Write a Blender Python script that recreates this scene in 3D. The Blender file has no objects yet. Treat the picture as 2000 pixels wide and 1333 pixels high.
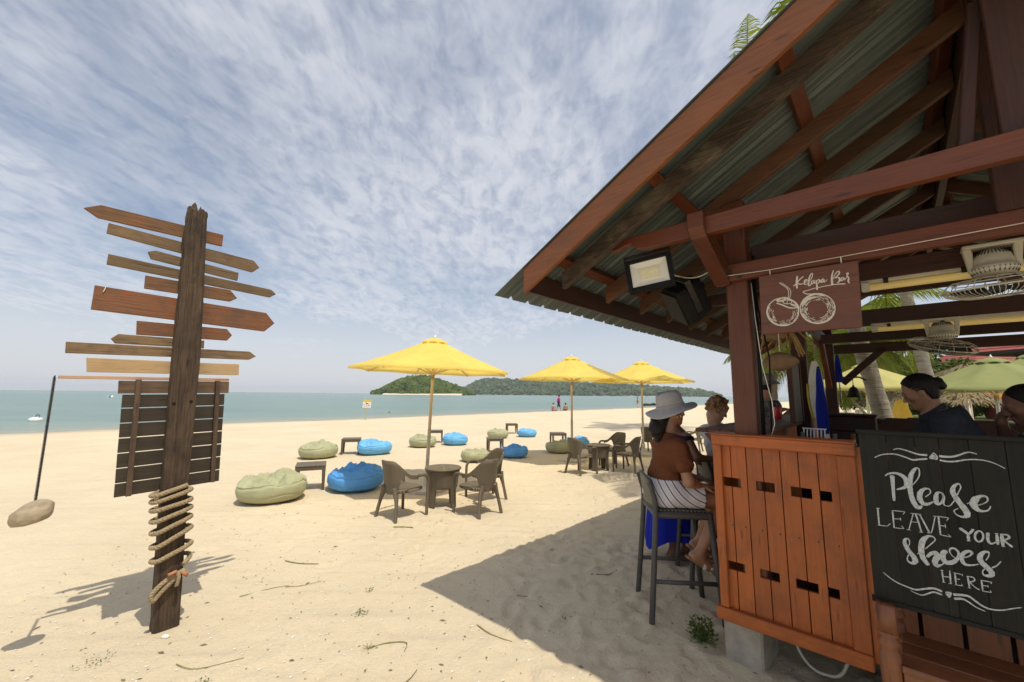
import bpy, math, random
import numpy as np
from mathutils import Vector, Matrix

random.seed(7)
RNG = np.random.RandomState(11)
SC = bpy.context.scene
COL = SC.collection
R = math.radians
PI = math.pi

# ------------------------------------------------------------------ camera
cam_d = bpy.data.cameras.new('camera')
cam_d.sensor_width = 36.0
cam_d.lens = 792.0 / 2000.0 * 36.0
cam_d.clip_start = 0.05
cam_d.clip_end = 20000
cam = bpy.data.objects.new('camera', cam_d)
COL.objects.link(cam)
pitch = math.atan(104.5 / 792.0)
roll = R(0.54)
cam.matrix_world = (Matrix.Translation((0, 0, 1.65)) @ Matrix.Rotation(PI / 2 + pitch, 4, 'X')
                    @ Matrix.Rotation(roll, 4, 'Z'))
SC.camera = cam

# ------------------------------------------------------------------ light
SUN = Vector((0.27, -0.32, 1.0)).normalized()
SUN_EL = math.asin(SUN.z)
SUN_ROT = math.atan2(SUN.x, SUN.y)
world = bpy.data.worlds.new('World')
SC.world = world
world.use_nodes = True
wn, wl = world.node_tree.nodes, world.node_tree.links
wn.clear()
w_out = wn.new('ShaderNodeOutputWorld')
w_bg = wn.new('ShaderNodeBackground')
w_bg.inputs['Strength'].default_value = 0.124
w_sky = wn.new('ShaderNodeTexSky')
w_sky.sky_type = 'NISHITA'
w_sky.sun_disc = False
w_sky.sun_elevation = SUN_EL
w_sky.sun_rotation = SUN_ROT
w_sky.air_density = 1.0
w_sky.dust_density = 2.0
w_sky.ozone_density = 2.2


def wmath(op, a, b=None, c=None):
    n = wn.new('ShaderNodeMath')
    n.operation = op
    for i, v in enumerate((a, b, c)):
        if v is None:
            continue
        if isinstance(v, (int, float)):
            n.inputs[i].default_value = v
        else:
            wl.new(v, n.inputs[i])
    return n.outputs[0]


w_tc = wn.new('ShaderNodeTexCoord')
w_sep = wn.new('ShaderNodeSeparateXYZ')
wl.new(w_tc.outputs['Generated'], w_sep.inputs[0])
zc = wmath('MAXIMUM', w_sep.outputs['Z'], 0.0)
zq = wmath('ADD', zc, 0.16)
w_uv = wn.new('ShaderNodeCombineXYZ')          # direction projected on a flat cloud deck
wl.new(wmath('DIVIDE', w_sep.outputs['X'], zq), w_uv.inputs['X'])
wl.new(wmath('DIVIDE', w_sep.outputs['Y'], zq), w_uv.inputs['Y'])


def wnoise(scale, detail, rough, dist=0.0, rot=0.0, stretch=(1, 1, 1), offs=(0, 0, 0)):
    m = wn.new('ShaderNodeMapping')
    m.inputs['Location'].default_value = offs
    m.inputs['Rotation'].default_value = (0, 0, rot)
    m.inputs['Scale'].default_value = stretch
    wl.new(w_uv.outputs[0], m.inputs['Vector'])
    n = wn.new('ShaderNodeTexNoise')
    n.inputs['Scale'].default_value = scale
    n.inputs['Detail'].default_value = detail
    n.inputs['Roughness'].default_value = rough
    n.inputs['Distortion'].default_value = dist
    wl.new(m.outputs[0], n.inputs['Vector'])
    return n.outputs['Fac']


def wramp(v, a, b, lo=0.0, hi=1.0):
    n = wn.new('ShaderNodeMapRange')
    n.interpolation_type = 'SMOOTHSTEP'
    n.inputs['From Min'].default_value = a
    n.inputs['From Max'].default_value = b
    n.inputs['To Min'].default_value = lo
    n.inputs['To Max'].default_value = hi
    wl.new(v, n.inputs['Value'])
    return n.outputs[0]


big = wnoise(0.9, 3.0, 0.55, 0.3, 0.3, (1, 1, 1), (3.1, 0.4, 0))
rip = wnoise(13.0, 3.0, 0.6, 0.6, R(-24), (1.0, 0.5, 1), (0.7, 2.2, 0))
rip2 = wnoise(22.0, 3.0, 0.6, 0.4, R(-24), (1.0, 0.6, 1), (1.7, 0.2, 0))
fil = wnoise(2.6, 6.0, 0.62, 0.8, R(35), (1.0, 0.35, 1), (5.7, 1.2, 0))
ripple = wmath('ADD', wmath('MULTIPLY', rip, 0.6), wmath('MULTIPLY', rip2, 0.4))
cover = wramp(wmath('ADD', wmath('MULTIPLY', big, 0.7), wmath('MULTIPLY', fil, 0.45)), 0.36, 0.68, 0.34, 1.0)
puff = wramp(ripple, 0.32, 0.62, 0.55, 1.0)
cfac = wmath('MULTIPLY', cover, puff)
haze_up = wramp(zc, 0.0, 0.40, 0.80, 0.0)      # the deck thickens towards the horizon
cfac = wmath('MAXIMUM', wmath('MULTIPLY', cfac, 0.80), haze_up)
w_mix = wn.new('ShaderNodeMix')
w_mix.data_type = 'RGBA'
wl.new(cfac, w_mix.inputs['Factor'])
wl.new(w_sky.outputs[0], w_mix.inputs['A'])
w_mix.inputs['B'].default_value = (6.35, 6.5, 6.9, 1)
wl.new(w_mix.outputs['Result'], w_bg.inputs['Color'])
wl.new(w_bg.outputs[0], w_out.inputs['Surface'])

sun_d = bpy.data.lights.new('sun', 'SUN')
sun_d.energy = 3.85
sun_d.angle = R(0.53)
sun_d.color = (1.0, 0.93, 0.80)
sun = bpy.data.objects.new('sun', sun_d)
sun.rotation_euler = (-SUN).to_track_quat('-Z', 'Y').to_euler()
sun.location = (10, -12, 40)
COL.objects.link(sun)

SC.view_settings.view_transform = 'Standard'
SC.view_settings.look = 'None'
SC.view_settings.exposure = 0.0
SC.view_settings.gamma = 1.0
SC.view_settings.use_curve_mapping = False
SC.cycles.use_denoising = True
SC.cycles.max_bounces = 8
SC.cycles.diffuse_bounces = 4
SC.cycles.glossy_bounces = 3
SC.cycles.transmission_bounces = 4
SC.cycles.transparent_max_bounces = 8
SC.cycles.caustics_reflective = False
SC.cycles.caustics_refractive = False


# ------------------------------------------------------------------ mesh builder
class MB:
    """collects primitives, links them as ONE mesh object; uv.x runs along the grain (metres)"""

    def __init__(self):
        self.v, self.f, self.uv, self.n = [], [], [], 0

    def add(self, vs, fs, uvs=None):
        o = self.n
        vs = [tuple(p) for p in vs]
        self.v += vs
        self.n += len(vs)
        for i, f in enumerate(fs):
            self.f.append(tuple(o + k for k in f))
            if uvs is not None:
                self.uv.append(uvs[i])
            else:
                self.uv.append([(vs[k][0] + vs[k][2] * 0.3, vs[k][1] + vs[k][2]) for k in f])
        return self

    def bar(self, p, q, w, h, up=(0, 0, 1), t0=1.0, t1=1.0, jit=0.0):
        """box from p to q, w across, h along up"""
        p, q = Vector(p), Vector(q)
        d = q - p
        L = d.length
        d.normalize()
        up = Vector(up)
        if abs(d.dot(up.normalized())) > 0.98:
            up = Vector((0, 1, 0)) if abs(d.y) < 0.9 else Vector((1, 0, 0))
        s = d.cross(up).normalized()
        u = s.cross(d).normalized()
        vs = []
        for e, t in ((p, t0), (q, t1)):
            for a, b in ((-1, -1), (1, -1), (1, 1), (-1, 1)):
                j = Vector([random.uniform(-jit, jit) for _ in range(3)]) if jit else Vector((0, 0, 0))
                vs.append(e + s * (a * w * t / 2) + u * (b * h * t / 2) + j)
        fs = [(3, 2, 1, 0), (4, 5, 6, 7), (0, 1, 5, 4), (1, 2, 6, 5), (2, 3, 7, 6), (3, 0, 4, 7)]
        o1, o2 = random.random() * 7, random.random() * 7
        ws = [w, h, w, h]
        uvs = [[(o1, o2), (o1, o2 + w), (o1 + h * .2, o2 + w), (o1 + h * .2, o2)]] * 2
        acc = o2
        for k in range(4):
            uvs.append([(o1, acc), (o1, acc + ws[k]), (o1 + L, acc + ws[k]), (o1 + L, acc)])
            acc += ws[k]
        return self.add(vs, fs, uvs)

    def box(self, c, s, rz=0.0):
        c = Vector(c)
        k = max(range(3), key=lambda i: s[i])
        ax = [Vector((math.cos(rz), math.sin(rz), 0)), Vector((-math.sin(rz), math.cos(rz), 0)), Vector((0, 0, 1))]
        h = ax[k] * (s[k] / 2)
        if k == 2:
            return self.bar(c - h, c + h, s[0], s[1], up=ax[1])
        o = 1 - k
        return self.bar(c - h, c + h, s[o], s[2], up=(0, 0, 1))

    def prism(self, pts, o, ux, uy, th):
        """polygon pts (x,y) in frame o,ux,uy, extruded by th along ux x uy"""
        o, ux, uy = Vector(o), Vector(ux).normalized(), Vector(uy).normalized()
        n = ux.cross(uy)
        m = len(pts)
        a = [o + ux * x + uy * y for x, y in pts]
        vs = a + [p + n * th for p in a]
        r1, r2 = random.random() * 7, random.random() * 7
        fs = [tuple(range(m - 1, -1, -1)), tuple(range(m, 2 * m))]
        uvs = [[(r1 + pts[i][0], r2 + pts[i][1]) for i in range(m - 1, -1, -1)], [(r1 + x, r2 + y) for x, y in pts]]
        for i in range(m):
            j = (i + 1) % m
            fs.append((i, j, j + m, i + m))
            x0, y0 = pts[i]
            x1, y1 = pts[j]
            uvs.append([(r1 + x0, r2 + y0), (r1 + x1, r2 + y1), (r1 + x1, r2 + y1 + th), (r1 + x0, r2 + y0 + th)])
        return self.add(vs, fs, uvs)

    def tube(self, path, r, n=8, closed=False, cap=True, flat=1.0, up=None):
        P = [Vector(p) for p in path]
        m = len(P)
        rr = r if isinstance(r, (list, tuple)) else [r] * m
        T = []
        for i in range(m):
            if closed:
                t = P[(i + 1) % m] - P[i - 1]
            else:
                t = P[min(i + 1, m - 1)] - P[max(i - 1, 0)]
            T.append(t.normalized() if t.length > 1e-9 else Vector((0, 0, 1)))
        u = Vector(up) if up else (Vector((0, 0, 1)) if abs(T[0].z) < 0.9 else Vector((1, 0, 0)))
        vs, L = [], 0.0
        lens = []
        for i in range(m):
            if i:
                L += (P[i] - P[i - 1]).length
            lens.append(L)
            u = (u - T[i] * u.dot(T[i]))
            u = u.normalized() if u.length > 1e-6 else T[i].orthogonal().normalized()
            s = T[i].cross(u)
            for k in range(n):
                a = 2 * PI * k / n
                vs.append(P[i] + (u * math.cos(a) * flat + s * math.sin(a)) * rr[i])
        fs, uvs = [], []
        o1 = random.random() * 5
        for i in range(m if closed else m - 1):
            j = (i + 1) % m
            for k in range(n):
                k2 = (k + 1) % n
                fs.append((i * n + k, i * n + k2, j * n + k2, j * n + k))
                l1 = lens[j] if j else L + 0.05
                c = 6.28 * rr[i] / n
                uvs.append([(o1 + lens[i], k * c), (o1 + lens[i], (k + 1) * c), (o1 + l1, (k + 1) * c), (o1 + l1, k * c)])
        if cap and not closed:
            fs += [tuple(range(n - 1, -1, -1)), tuple(range((m - 1) * n, m * n))]
            uvs += [[(0, 0)] * n] * 2
        return self.add(vs, fs, uvs)

    def lathe(self, prof, n=24, c=(0, 0, 0), cap=True):
        c = Vector(c)
        vs, fs, uvs = [], [], []
        m = len(prof)
        for r, z in prof:
            for k in range(n):
                a = 2 * PI * k / n
                vs.append(c + Vector((r * math.cos(a), r * math.sin(a), z)))
        for i in range(m - 1):
            for k in range(n):
                k2 = (k + 1) % n
                fs.append((i * n + k, i * n + k2, (i + 1) * n + k2, (i + 1) * n + k))
                uvs.append([(prof[i][1], k / n), (prof[i][1], (k + 1) / n), (prof[i + 1][1], (k + 1) / n), (prof[i + 1][1], k / n)])
        if cap:
            fs += [tuple(range(n - 1, -1, -1)), tuple(range((m - 1) * n, m * n))]
            uvs += [[(0, 0)] * n] * 2
        return self.add(vs, fs, uvs)

    def grid(self, P, closed_u=False, uvscale=(1, 1)):
        """P[i][j] points"""
        m, n = len(P), len(P[0])
        vs = [p for row in P for p in row]
        fs, uvs = [], []
        for i in range(m if closed_u else m - 1):
            i2 = (i + 1) % m
            for j in range(n - 1):
                fs.append((i * n + j, i2 * n + j, i2 * n + j + 1, i * n + j + 1))
                a, b = uvscale
                uvs.append([(i * a, j * b), ((i + 1) * a, j * b), ((i + 1) * a, (j + 1) * b), (i * a, (j + 1) * b)])
        return self.add(vs, fs, uvs)

    def blob(self, c, r, n=10, m=7, jit=0.0):
        c = Vector(c)
        rx, ry, rz = r if isinstance(r, (tuple, list)) else (r, r, r)
        rows = []
        for j in range(m):
            t = PI * (j + 0.0) / (m - 1)
            row = []
            for i in range(n):
                a = 2 * PI * i / n
                k = 1 + random.uniform(-jit, jit)
                row.append(c + Vector((rx * math.sin(t) * math.cos(a) * k, ry * math.sin(t) * math.sin(a) * k, rz * math.cos(t) * k)))
            rows.append(row)
        cols = [[rows[j][i] for j in range(m)] for i in range(n)]
        return self.grid(cols, closed_u=True)

    def mesh(self, name, smooth=False):
        me = bpy.data.meshes.new(name)
        me.from_pydata(self.v, [], self.f)
        if self.uv:
            ul = me.uv_layers.new(name='uv')
            flat = [c for f in self.uv for p in f for c in p]
            ul.data.foreach_set('uv', flat)
        if smooth:
            me.polygons.foreach_set('use_smooth', [True] * len(me.polygons))
        me.validate(clean_customdata=False)
        me.update()
        return me

    def build(self, name, m, parent=None, smooth=False, bevel=0.0, **tags):
        return link(name, self.mesh(name, smooth), m, parent, bevel, **tags)


def link(name, me, m=None, parent=None, bevel=0.0, loc=None, rot=None, **tags):
    if m is not None and not me.materials:
        for mm in (m if isinstance(m, (list, tuple)) else [m]):
            me.materials.append(mm)
    o = bpy.data.objects.new(name, me)
    COL.objects.link(o)
    o.parent = parent
    if loc is not None:
        o.location = loc
    if rot is not None:
        o.rotation_euler = rot
    if bevel:
        b = o.modifiers.new('bevel', 'BEVEL')
        b.width = bevel
        b.segments = 1
        b.limit_method = 'ANGLE'
    for k, v in tags.items():
        o[k] = v
    return o


def np_obj(name, V, F, m, parent=None, smooth=True, **tags):
    me = bpy.data.meshes.new(name)
    V = np.asarray(V, float)
    F = np.asarray(F)
    me.vertices.add(len(V))
    me.vertices.foreach_set('co', V.ravel())
    k = F.shape[1]
    me.loops.add(F.size)
    me.loops.foreach_set('vertex_index', F.ravel().astype(np.int32))
    me.polygons.add(len(F))
    me.polygons.foreach_set('loop_start', np.arange(0, F.size, k, dtype=np.int32))
    me.polygons.foreach_set('use_smooth', np.full(len(F), smooth))
    me.update(calc_edges=True)
    me.validate()
    return link(name, me, m, parent, **tags)


def thing(name, label, cat, loc=(0, 0, 0), rz=0.0, group=None, rot=None):
    o = bpy.data.objects.new(name, None)
    o.empty_display_size = 0.2
    COL.objects.link(o)
    o.location = loc
    o.rotation_euler = rot if rot else (0, 0, rz)
    o['label'] = label
    o['category'] = cat
    if group:
        o['group'] = group
    return o


def copy_thing(src, loc, rz=None, label=None, scale=None, rot=None):
    r = src.copy()
    COL.objects.link(r)
    r.location = loc
    if rot is not None:
        r.rotation_euler = rot
    elif rz is not None:
        r.rotation_euler = (0, 0, rz)
    if scale:
        r.scale = scale if isinstance(scale, (tuple, list)) else (scale,) * 3
    if label:
        r['label'] = label

    def rec(s, d):
        for ch in s.children:
            if ch.name == d.name:
                continue
            c = ch.copy()
            COL.objects.link(c)
            c.parent = d
            rec(ch, c)
    rec(src, r)
    return r


# ------------------------------------------------------------------ materials
def new_mat(name):
    m = bpy.data.materials.new(name)
    m.use_nodes = True
    nt = m.node_tree
    b = nt.nodes['Principled BSDF']
    return m, nt, nt.nodes, nt.links, b


def _noise(nt, vec, scale, detail=4, rough=0.55, dist=0.0):
    n = nt.nodes.new('ShaderNodeTexNoise')
    n.inputs['Scale'].default_value = scale
    n.inputs['Detail'].default_value = detail
    n.inputs['Roughness'].default_value = rough
    n.inputs['Distortion'].default_value = dist
    if vec is not None:
        nt.links.new(vec, n.inputs['Vector'])
    return n.outputs['Fac']


def _map(nt, vec, scale=(1, 1, 1), rot=(0, 0, 0), loc=(0, 0, 0)):
    n = nt.nodes.new('ShaderNodeMapping')
    n.inputs['Scale'].default_value = scale
    n.inputs['Rotation'].default_value = rot
    n.inputs['Location'].default_value = loc
    nt.links.new(vec, n.inputs['Vector'])
    return n.outputs[0]


def _ramp(nt, fac, stops):
    n = nt.nodes.new('ShaderNodeValToRGB')
    cr = n.color_ramp
    while len(cr.elements) < len(stops):
        cr.elements.new(0.5)
    for e, (p, c) in zip(cr.elements, stops):
        e.position = p
        e.color = (c, c, c, 1) if isinstance(c, (int, float)) else (c[0], c[1], c[2], 1)
    nt.links.new(fac, n.inputs['Fac'])
    return n.outputs['Color']


def _mix(nt, f, a, b, mode='MIX'):
    n = nt.nodes.new('ShaderNodeMix')
    n.data_type = 'RGBA'
    n.blend_type = mode
    for k, v in (('Factor', f), ('A', a), ('B', b)):
        if isinstance(v, (int, float)):
            n.inputs[k].default_value = v
        elif isinstance(v, tuple):
            n.inputs[k].default_value = (v[0], v[1], v[2], 1)
        else:
            nt.links.new(v, n.inputs[k])
    return n.outputs['Result']


def _bump(nt, b, h, strength=0.3, dist=0.01, prev=None):
    n = nt.nodes.new('ShaderNodeBump')
    n.inputs['Strength'].default_value = strength
    n.inputs['Distance'].default_value = dist
    nt.links.new(h, n.inputs['Height'])
    if prev is not None:
        nt.links.new(prev, n.inputs['Normal'])
    nt.links.new(n.outputs[0], b.inputs['Normal'])
    return n.outputs[0]


def _coord(nt, kind='Object'):
    n = nt.nodes.new('ShaderNodeTexCoord')
    return n.outputs[kind]


def wood(name, c0, c1, dirt=None, rough=0.6, grain=1.0, bump=0.35, dirt_amt=0.5, vary=0.25, stain=None, wear=0.25, crack=0.0):
    m, nt, N, L, b = new_mat(name)
    uv = _coord(nt, 'UV')
    g = _noise(nt, _map(nt, uv, (3.0 * grain, 70 * grain, 1)), 1.0, 6, 0.6, 0.6)
    g2 = _noise(nt, _map(nt, uv, (1.2, 9, 1)), 1.0, 3, 0.5, 0.4)
    f = _mix(nt, 0.45, g, g2)
    col = _ramp(nt, f, [(0.32, c0), (0.68, c1)])
    oi = N.new('ShaderNodeObjectInfo')
    mr = N.new('ShaderNodeMapRange')
    mr.inputs['To Min'].default_value = 1 - vary
    mr.inputs['To Max'].default_value = 1 + vary
    L.new(oi.outputs['Random'], mr.inputs['Value'])
    hsv = N.new('ShaderNodeHueSaturation')
    L.new(col, hsv.inputs['Color'])
    L.new(mr.outputs[0], hsv.inputs['Value'])
    col = hsv.outputs[0]
    if dirt:
        d = _noise(nt, _coord(nt, 'Object'), 5.5, 6, 0.65)
        col = _mix(nt, _ramp(nt, d, [(0.48, 0.0), (0.68, dirt_amt)]), col, dirt)
    if stain:
        d = _noise(nt, _coord(nt, 'Object'), 3.1, 4, 0.6, 0.8)
        col = _mix(nt, _ramp(nt, d, [(0.50, 0.0), (0.66, 0.75)]), col, stain)
    # knots, worn pale streaks and fine dark checks along the grain
    vo = N.new('ShaderNodeTexVoronoi')
    vo.inputs['Scale'].default_value = 1.0
    L.new(_map(nt, uv, (2.6, 13, 1)), vo.inputs['Vector'])
    col = _mix(nt, _ramp(nt, vo.outputs['Distance'], [(0.05, 0.75), (0.13, 0.0)]), col, tuple(x * 0.35 for x in c0))
    st = _noise(nt, _map(nt, uv, (2.2, 150, 1)), 1.0, 4, 0.7, 0.2)
    col = _mix(nt, _ramp(nt, st, [(0.60, 0.0), (0.74, wear)]), col, tuple(min(1, x * 1.7 + 0.03) for x in c1))
    ck = _noise(nt, _map(nt, uv, (3.2, 95, 1), loc=(3.3, 1.7, 0)), 1.0, 5, 0.65, 0.3)
    col = _mix(nt, _ramp(nt, ck, [(0.30, 0.9), (0.40 + 0.06 * crack, 0.0)]), col, tuple(x * 0.3 for x in c0))
    L.new(col, b.inputs['Base Color'])
    rr = N.new('ShaderNodeMapRange')
    rr.inputs['To Min'].default_value = rough - 0.12
    rr.inputs['To Max'].default_value = rough + 0.15
    L.new(g2, rr.inputs['Value'])
    L.new(rr.outputs[0], b.inputs['Roughness'])
    b1 = _bump(nt, b, g, bump, 0.004)
    _bump(nt, b, ck, min(1.0, bump + 0.2 * crack), 0.004 + 0.012 * crack, b1)
    return m


def plain(name, c, rough=0.5, metal=0.0, var=0.12, scale=8.0, bump=0.0, bscale=40.0, spec=None, obj_vary=0.0):
    m, nt, N, L, b = new_mat(name)
    co = _coord(nt, 'Object')
    n = _noise(nt, co, scale, 5, 0.6)
    lo = tuple(x * (1 - var) for x in c)
    hi = tuple(min(1, x * (1 + var)) for x in c)
    col = _ramp(nt, n, [(0.3, lo), (0.7, hi)])
    if obj_vary:
        oi = N.new('ShaderNodeObjectInfo')
        mr = N.new('ShaderNodeMapRange')
        mr.inputs['To Min'].default_value = 1 - obj_vary
        mr.inputs['To Max'].default_value = 1 + obj_vary
        L.new(oi.outputs['Random'], mr.inputs['Value'])
        hsv = N.new('ShaderNodeHueSaturation')
        L.new(col, hsv.inputs['Color'])
        L.new(mr.outputs[0], hsv.inputs['Value'])
        col = hsv.outputs[0]
    L.new(col, b.inputs['Base Color'])
    b.inputs['Roughness'].default_value = rough
    b.inputs['Metallic'].default_value = metal
    if spec is not None:
        b.inputs['Specular IOR Level'].default_value = spec
    if bump:
        _bump(nt, b, _noise(nt, co, bscale, 4, 0.6), bump, 0.01)
    return m


def leafy(name, c0, c1, trans=0.35, scale=1.2, rough=0.6):
    """leaf: diffuse + translucent"""
    m, nt, N, L, b = new_mat(name)
    n = _noise(nt, _coord(nt, 'Object'), scale, 4, 0.6)
    oi = N.new('ShaderNodeObjectInfo')
    col = _ramp(nt, n, [(0.3, c0), (0.7, c1)])
    L.new(col, b.inputs['Base Color'])
    b.inputs['Roughness'].default_value = rough
    b.inputs['Specular IOR Level'].default_value = 0.25
    t = N.new('ShaderNodeBsdfTranslucent')
    L.new(_mix(nt, 1.0, col, (1.5, 1.45, 0.6), 'MULTIPLY'), t.inputs['Color'])
    mx = N.new('ShaderNodeMixShader')
    mx.inputs[0].default_value = trans
    L.new(b.outputs[0], mx.inputs[1])
    L.new(t.outputs[0], mx.inputs[2])
    L.new(mx.outputs[0], N['Material Output'].inputs['Surface'])
    return m


M = {}
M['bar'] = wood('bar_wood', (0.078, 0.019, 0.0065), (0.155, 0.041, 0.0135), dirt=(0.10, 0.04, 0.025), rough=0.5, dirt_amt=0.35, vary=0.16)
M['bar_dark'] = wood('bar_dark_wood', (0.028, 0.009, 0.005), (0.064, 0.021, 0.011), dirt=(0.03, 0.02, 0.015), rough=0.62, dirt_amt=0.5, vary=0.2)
M['barge'] = wood('barge_wood', (0.15, 0.050, 0.016), (0.26, 0.092, 0.030), dirt=(0.13, 0.06, 0.03), rough=0.55, dirt_amt=0.4, vary=0.05)
M['rough_rafter'] = wood('mouldy_wood', (0.022, 0.013, 0.009), (0.085, 0.055, 0.034), dirt=(0.20, 0.165, 0.115), rough=0.85, dirt_amt=0.6, bump=1.0, wear=0.7, crack=1.0)
M['rafter'] = wood('rafter_wood', (0.055, 0.021, 0.009), (0.125, 0.052, 0.022), dirt=(0.06, 0.04, 0.02), rough=0.7, dirt_amt=0.5)
M['panel'] = wood('orange_wood', (0.30, 0.068, 0.011), (0.43, 0.115, 0.021), dirt=(0.17, 0.05, 0.017), rough=0.42, dirt_amt=0.6, vary=0.14, bump=0.2, wear=0.35)
M['bench'] = wood('bench_wood', (0.13, 0.042, 0.016), (0.25, 0.088, 0.032), dirt=(0.09, 0.035, 0.018), rough=0.4, dirt_amt=0.5)
M['chalk_board'] = wood('black_board', (0.007, 0.0072, 0.006), (0.017, 0.0165, 0.013), dirt=(0.028, 0.024, 0.017), rough=0.7, dirt_amt=0.35, vary=0.25)
M['post_old'] = wood('old_post_wood', (0.022, 0.013, 0.008), (0.135, 0.086, 0.048), dirt=(0.035, 0.022, 0.014), rough=0.85, bump=1.0, dirt_amt=0.8, grain=0.7, wear=0.6, crack=1.0)
M['chalk_board'].node_tree.nodes['Principled BSDF'].inputs['Specular IOR Level'].default_value = 0.25
M['slat'] = wood('stained_slat', (0.026, 0.018, 0.010), (0.055, 0.038, 0.022), dirt=(0.07, 0.055, 0.03), rough=0.7, dirt_amt=0.25, vary=0.12)
M['batten'] = wood('batten_wood', (0.06, 0.036, 0.02), (0.15, 0.095, 0.055), dirt=(0.03, 0.02, 0.015), rough=0.8, dirt_amt=0.6)
M['sign_a'] = wood('weathered_brown', (0.13, 0.058, 0.020), (0.27, 0.130, 0.048), dirt=(0.10, 0.055, 0.028), rough=0.7, dirt_amt=0.6, stain=(0.25, 0.085, 0.022), crack=0.6)
M['sign_b'] = wood('weathered_grey', (0.13, 0.078, 0.036), (0.25, 0.160, 0.078), dirt=(0.085, 0.06, 0.035), rough=0.75, dirt_amt=0.7, crack=0.8)
M['sign_c'] = wood('red_brown', (0.125, 0.050, 0.020), (0.20, 0.080, 0.030), dirt=(0.11, 0.058, 0.032), rough=0.65, dirt_amt=0.8, stain=(0.24, 0.070, 0.016), crack=0.4)
M['sign_d'] = wood('pale_pine', (0.40, 0.265, 0.125), (0.52, 0.36, 0.19), dirt=(0.34, 0.20, 0.09), rough=0.6, dirt_amt=0.35, vary=0.08)
M['sign_e'] = wood('pinkish_batten', (0.34, 0.20, 0.115), (0.46, 0.28, 0.17), rough=0.6)
M['pole_wood'] = wood('varnished_pole', (0.58, 0.45, 0.28), (0.70, 0.56, 0.36), rough=0.45, vary=0.05)
M['pole_grey'] = wood('weathered_pole', (0.38, 0.33, 0.27), (0.52, 0.46, 0.38), rough=0.55, vary=0.05)
M['iron'] = plain('dark_iron', (0.05, 0.045, 0.042), 0.5, 0.7, 0.4, 30)
M['black'] = plain('black_plastic', (0.010, 0.010, 0.010), 0.7, 0, 0.3, 20, 0.1, spec=0.2)
M['grey_metal'] = plain('grey_metal', (0.42, 0.43, 0.44), 0.4, 0.8, 0.2, 15)
M['steel'] = plain('steel', (0.6, 0.6, 0.6), 0.25, 1.0, 0.15, 12)
M['white_plastic'] = plain('cream_plastic', (0.60, 0.57, 0.47), 0.45, 0, 0.10, 6)
M['white'] = plain('white_paint', (0.72, 0.70, 0.66), 0.5, 0, 0.1, 5)
M['concrete'] = plain('concrete', (0.36, 0.33, 0.27), 0.9, 0, 0.25, 9, 0.6, 60)
M['pale_concrete'] = plain('pale_concrete', (0.55, 0.50, 0.42), 0.9, 0, 0.15, 7, 0.4, 50)
M['chalk'] = plain('chalk', (0.40, 0.43, 0.42), 0.95, 0, 0.35, 130)
M['sign_paint'] = plain('cream_sign_paint', (0.66, 0.61, 0.50), 0.7, 0, 0.08, 60)
M['red'] = plain('red_plastic', (0.62, 0.035, 0.03), 0.35, 0, 0.08)
M['yellow_fabric'] = None
M['stool'] = plain('stool_resin', (0.062, 0.060, 0.056), 0.55, 0, 0.2, 14, 0.1)
M['stool_back'] = plain('stool_back_resin', (0.20, 0.185, 0.145), 0.6, 0, 0.15, 14)
M['glass'] = plain('lamp_glass', (0.78, 0.74, 0.62), 0.25, 0, 0.04, 4)
M['led'] = plain('led_panel', (0.80, 0.74, 0.45), 0.5, 0, 0.1, 60)

# ------------------------------------------------------------------ numpy noise
def _hash(ix, iy, seed):
    h = (ix.astype(np.int64) * 374761393 + iy.astype(np.int64) * 668265263 + seed * 1442695041) & 0x7fffffff
    h = (h ^ (h >> 13)) * 1274126177 & 0x7fffffff
    return ((h ^ (h >> 16)) & 0xffff) / 65535.0


def vnoise(x, y, seed=0):
    ix, iy = np.floor(x), np.floor(y)
    fx, fy = x - ix, y - iy
    fx = fx * fx * (3 - 2 * fx)
    fy = fy * fy * (3 - 2 * fy)
    a = _hash(ix, iy, seed)
    b = _hash(ix + 1, iy, seed)
    c = _hash(ix, iy + 1, seed)
    d = _hash(ix + 1, iy + 1, seed)
    return (a * (1 - fx) + b * fx) * (1 - fy) + (c * (1 - fx) + d * fx) * fy - 0.5


def fbm(x, y, oct=4, seed=0):
    s, a = 0.0, 1.0
    for o in range(oct):
        s = s + a * vnoise(x * 2 ** o, y * 2 ** o, seed + o)
        a *= 0.5
    return s


# ------------------------------------------------------------------ ground: sand
SHORE = np.array([(-80, -30), (-34, -4), (-24.6, 8.5), (-19.2, 15.6), (-17.4, 18.1), (-15.2, 21.9), (-11.2, 25.1), (-5.8, 31.6),
                  (4.3, 42.8), (17.7, 56.5), (42.5, 87), (110, 165), (260, 330), (600, 700)], float) * 1.073


def shore_dist(x, y):
    """signed distance to the waterline, land positive"""
    best = np.full(x.shape, 1e9)
    sgn = np.ones(x.shape)
    for (ax, ay), (bx, by) in zip(SHORE[:-1], SHORE[1:]):
        dx, dy = bx - ax, by - ay
        t = np.clip(((x - ax) * dx + (y - ay) * dy) / (dx * dx + dy * dy), 0, 1)
        px, py = ax + t * dx - x, ay + t * dy - y
        d = np.hypot(px, py)
        cr = dx * (y - ay) - dy * (x - ax)
        up = d < best
        best = np.where(up, d, best)
        sgn = np.where(up, np.where(cr < 0, 1, -1), sgn)
    return best * sgn


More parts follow.
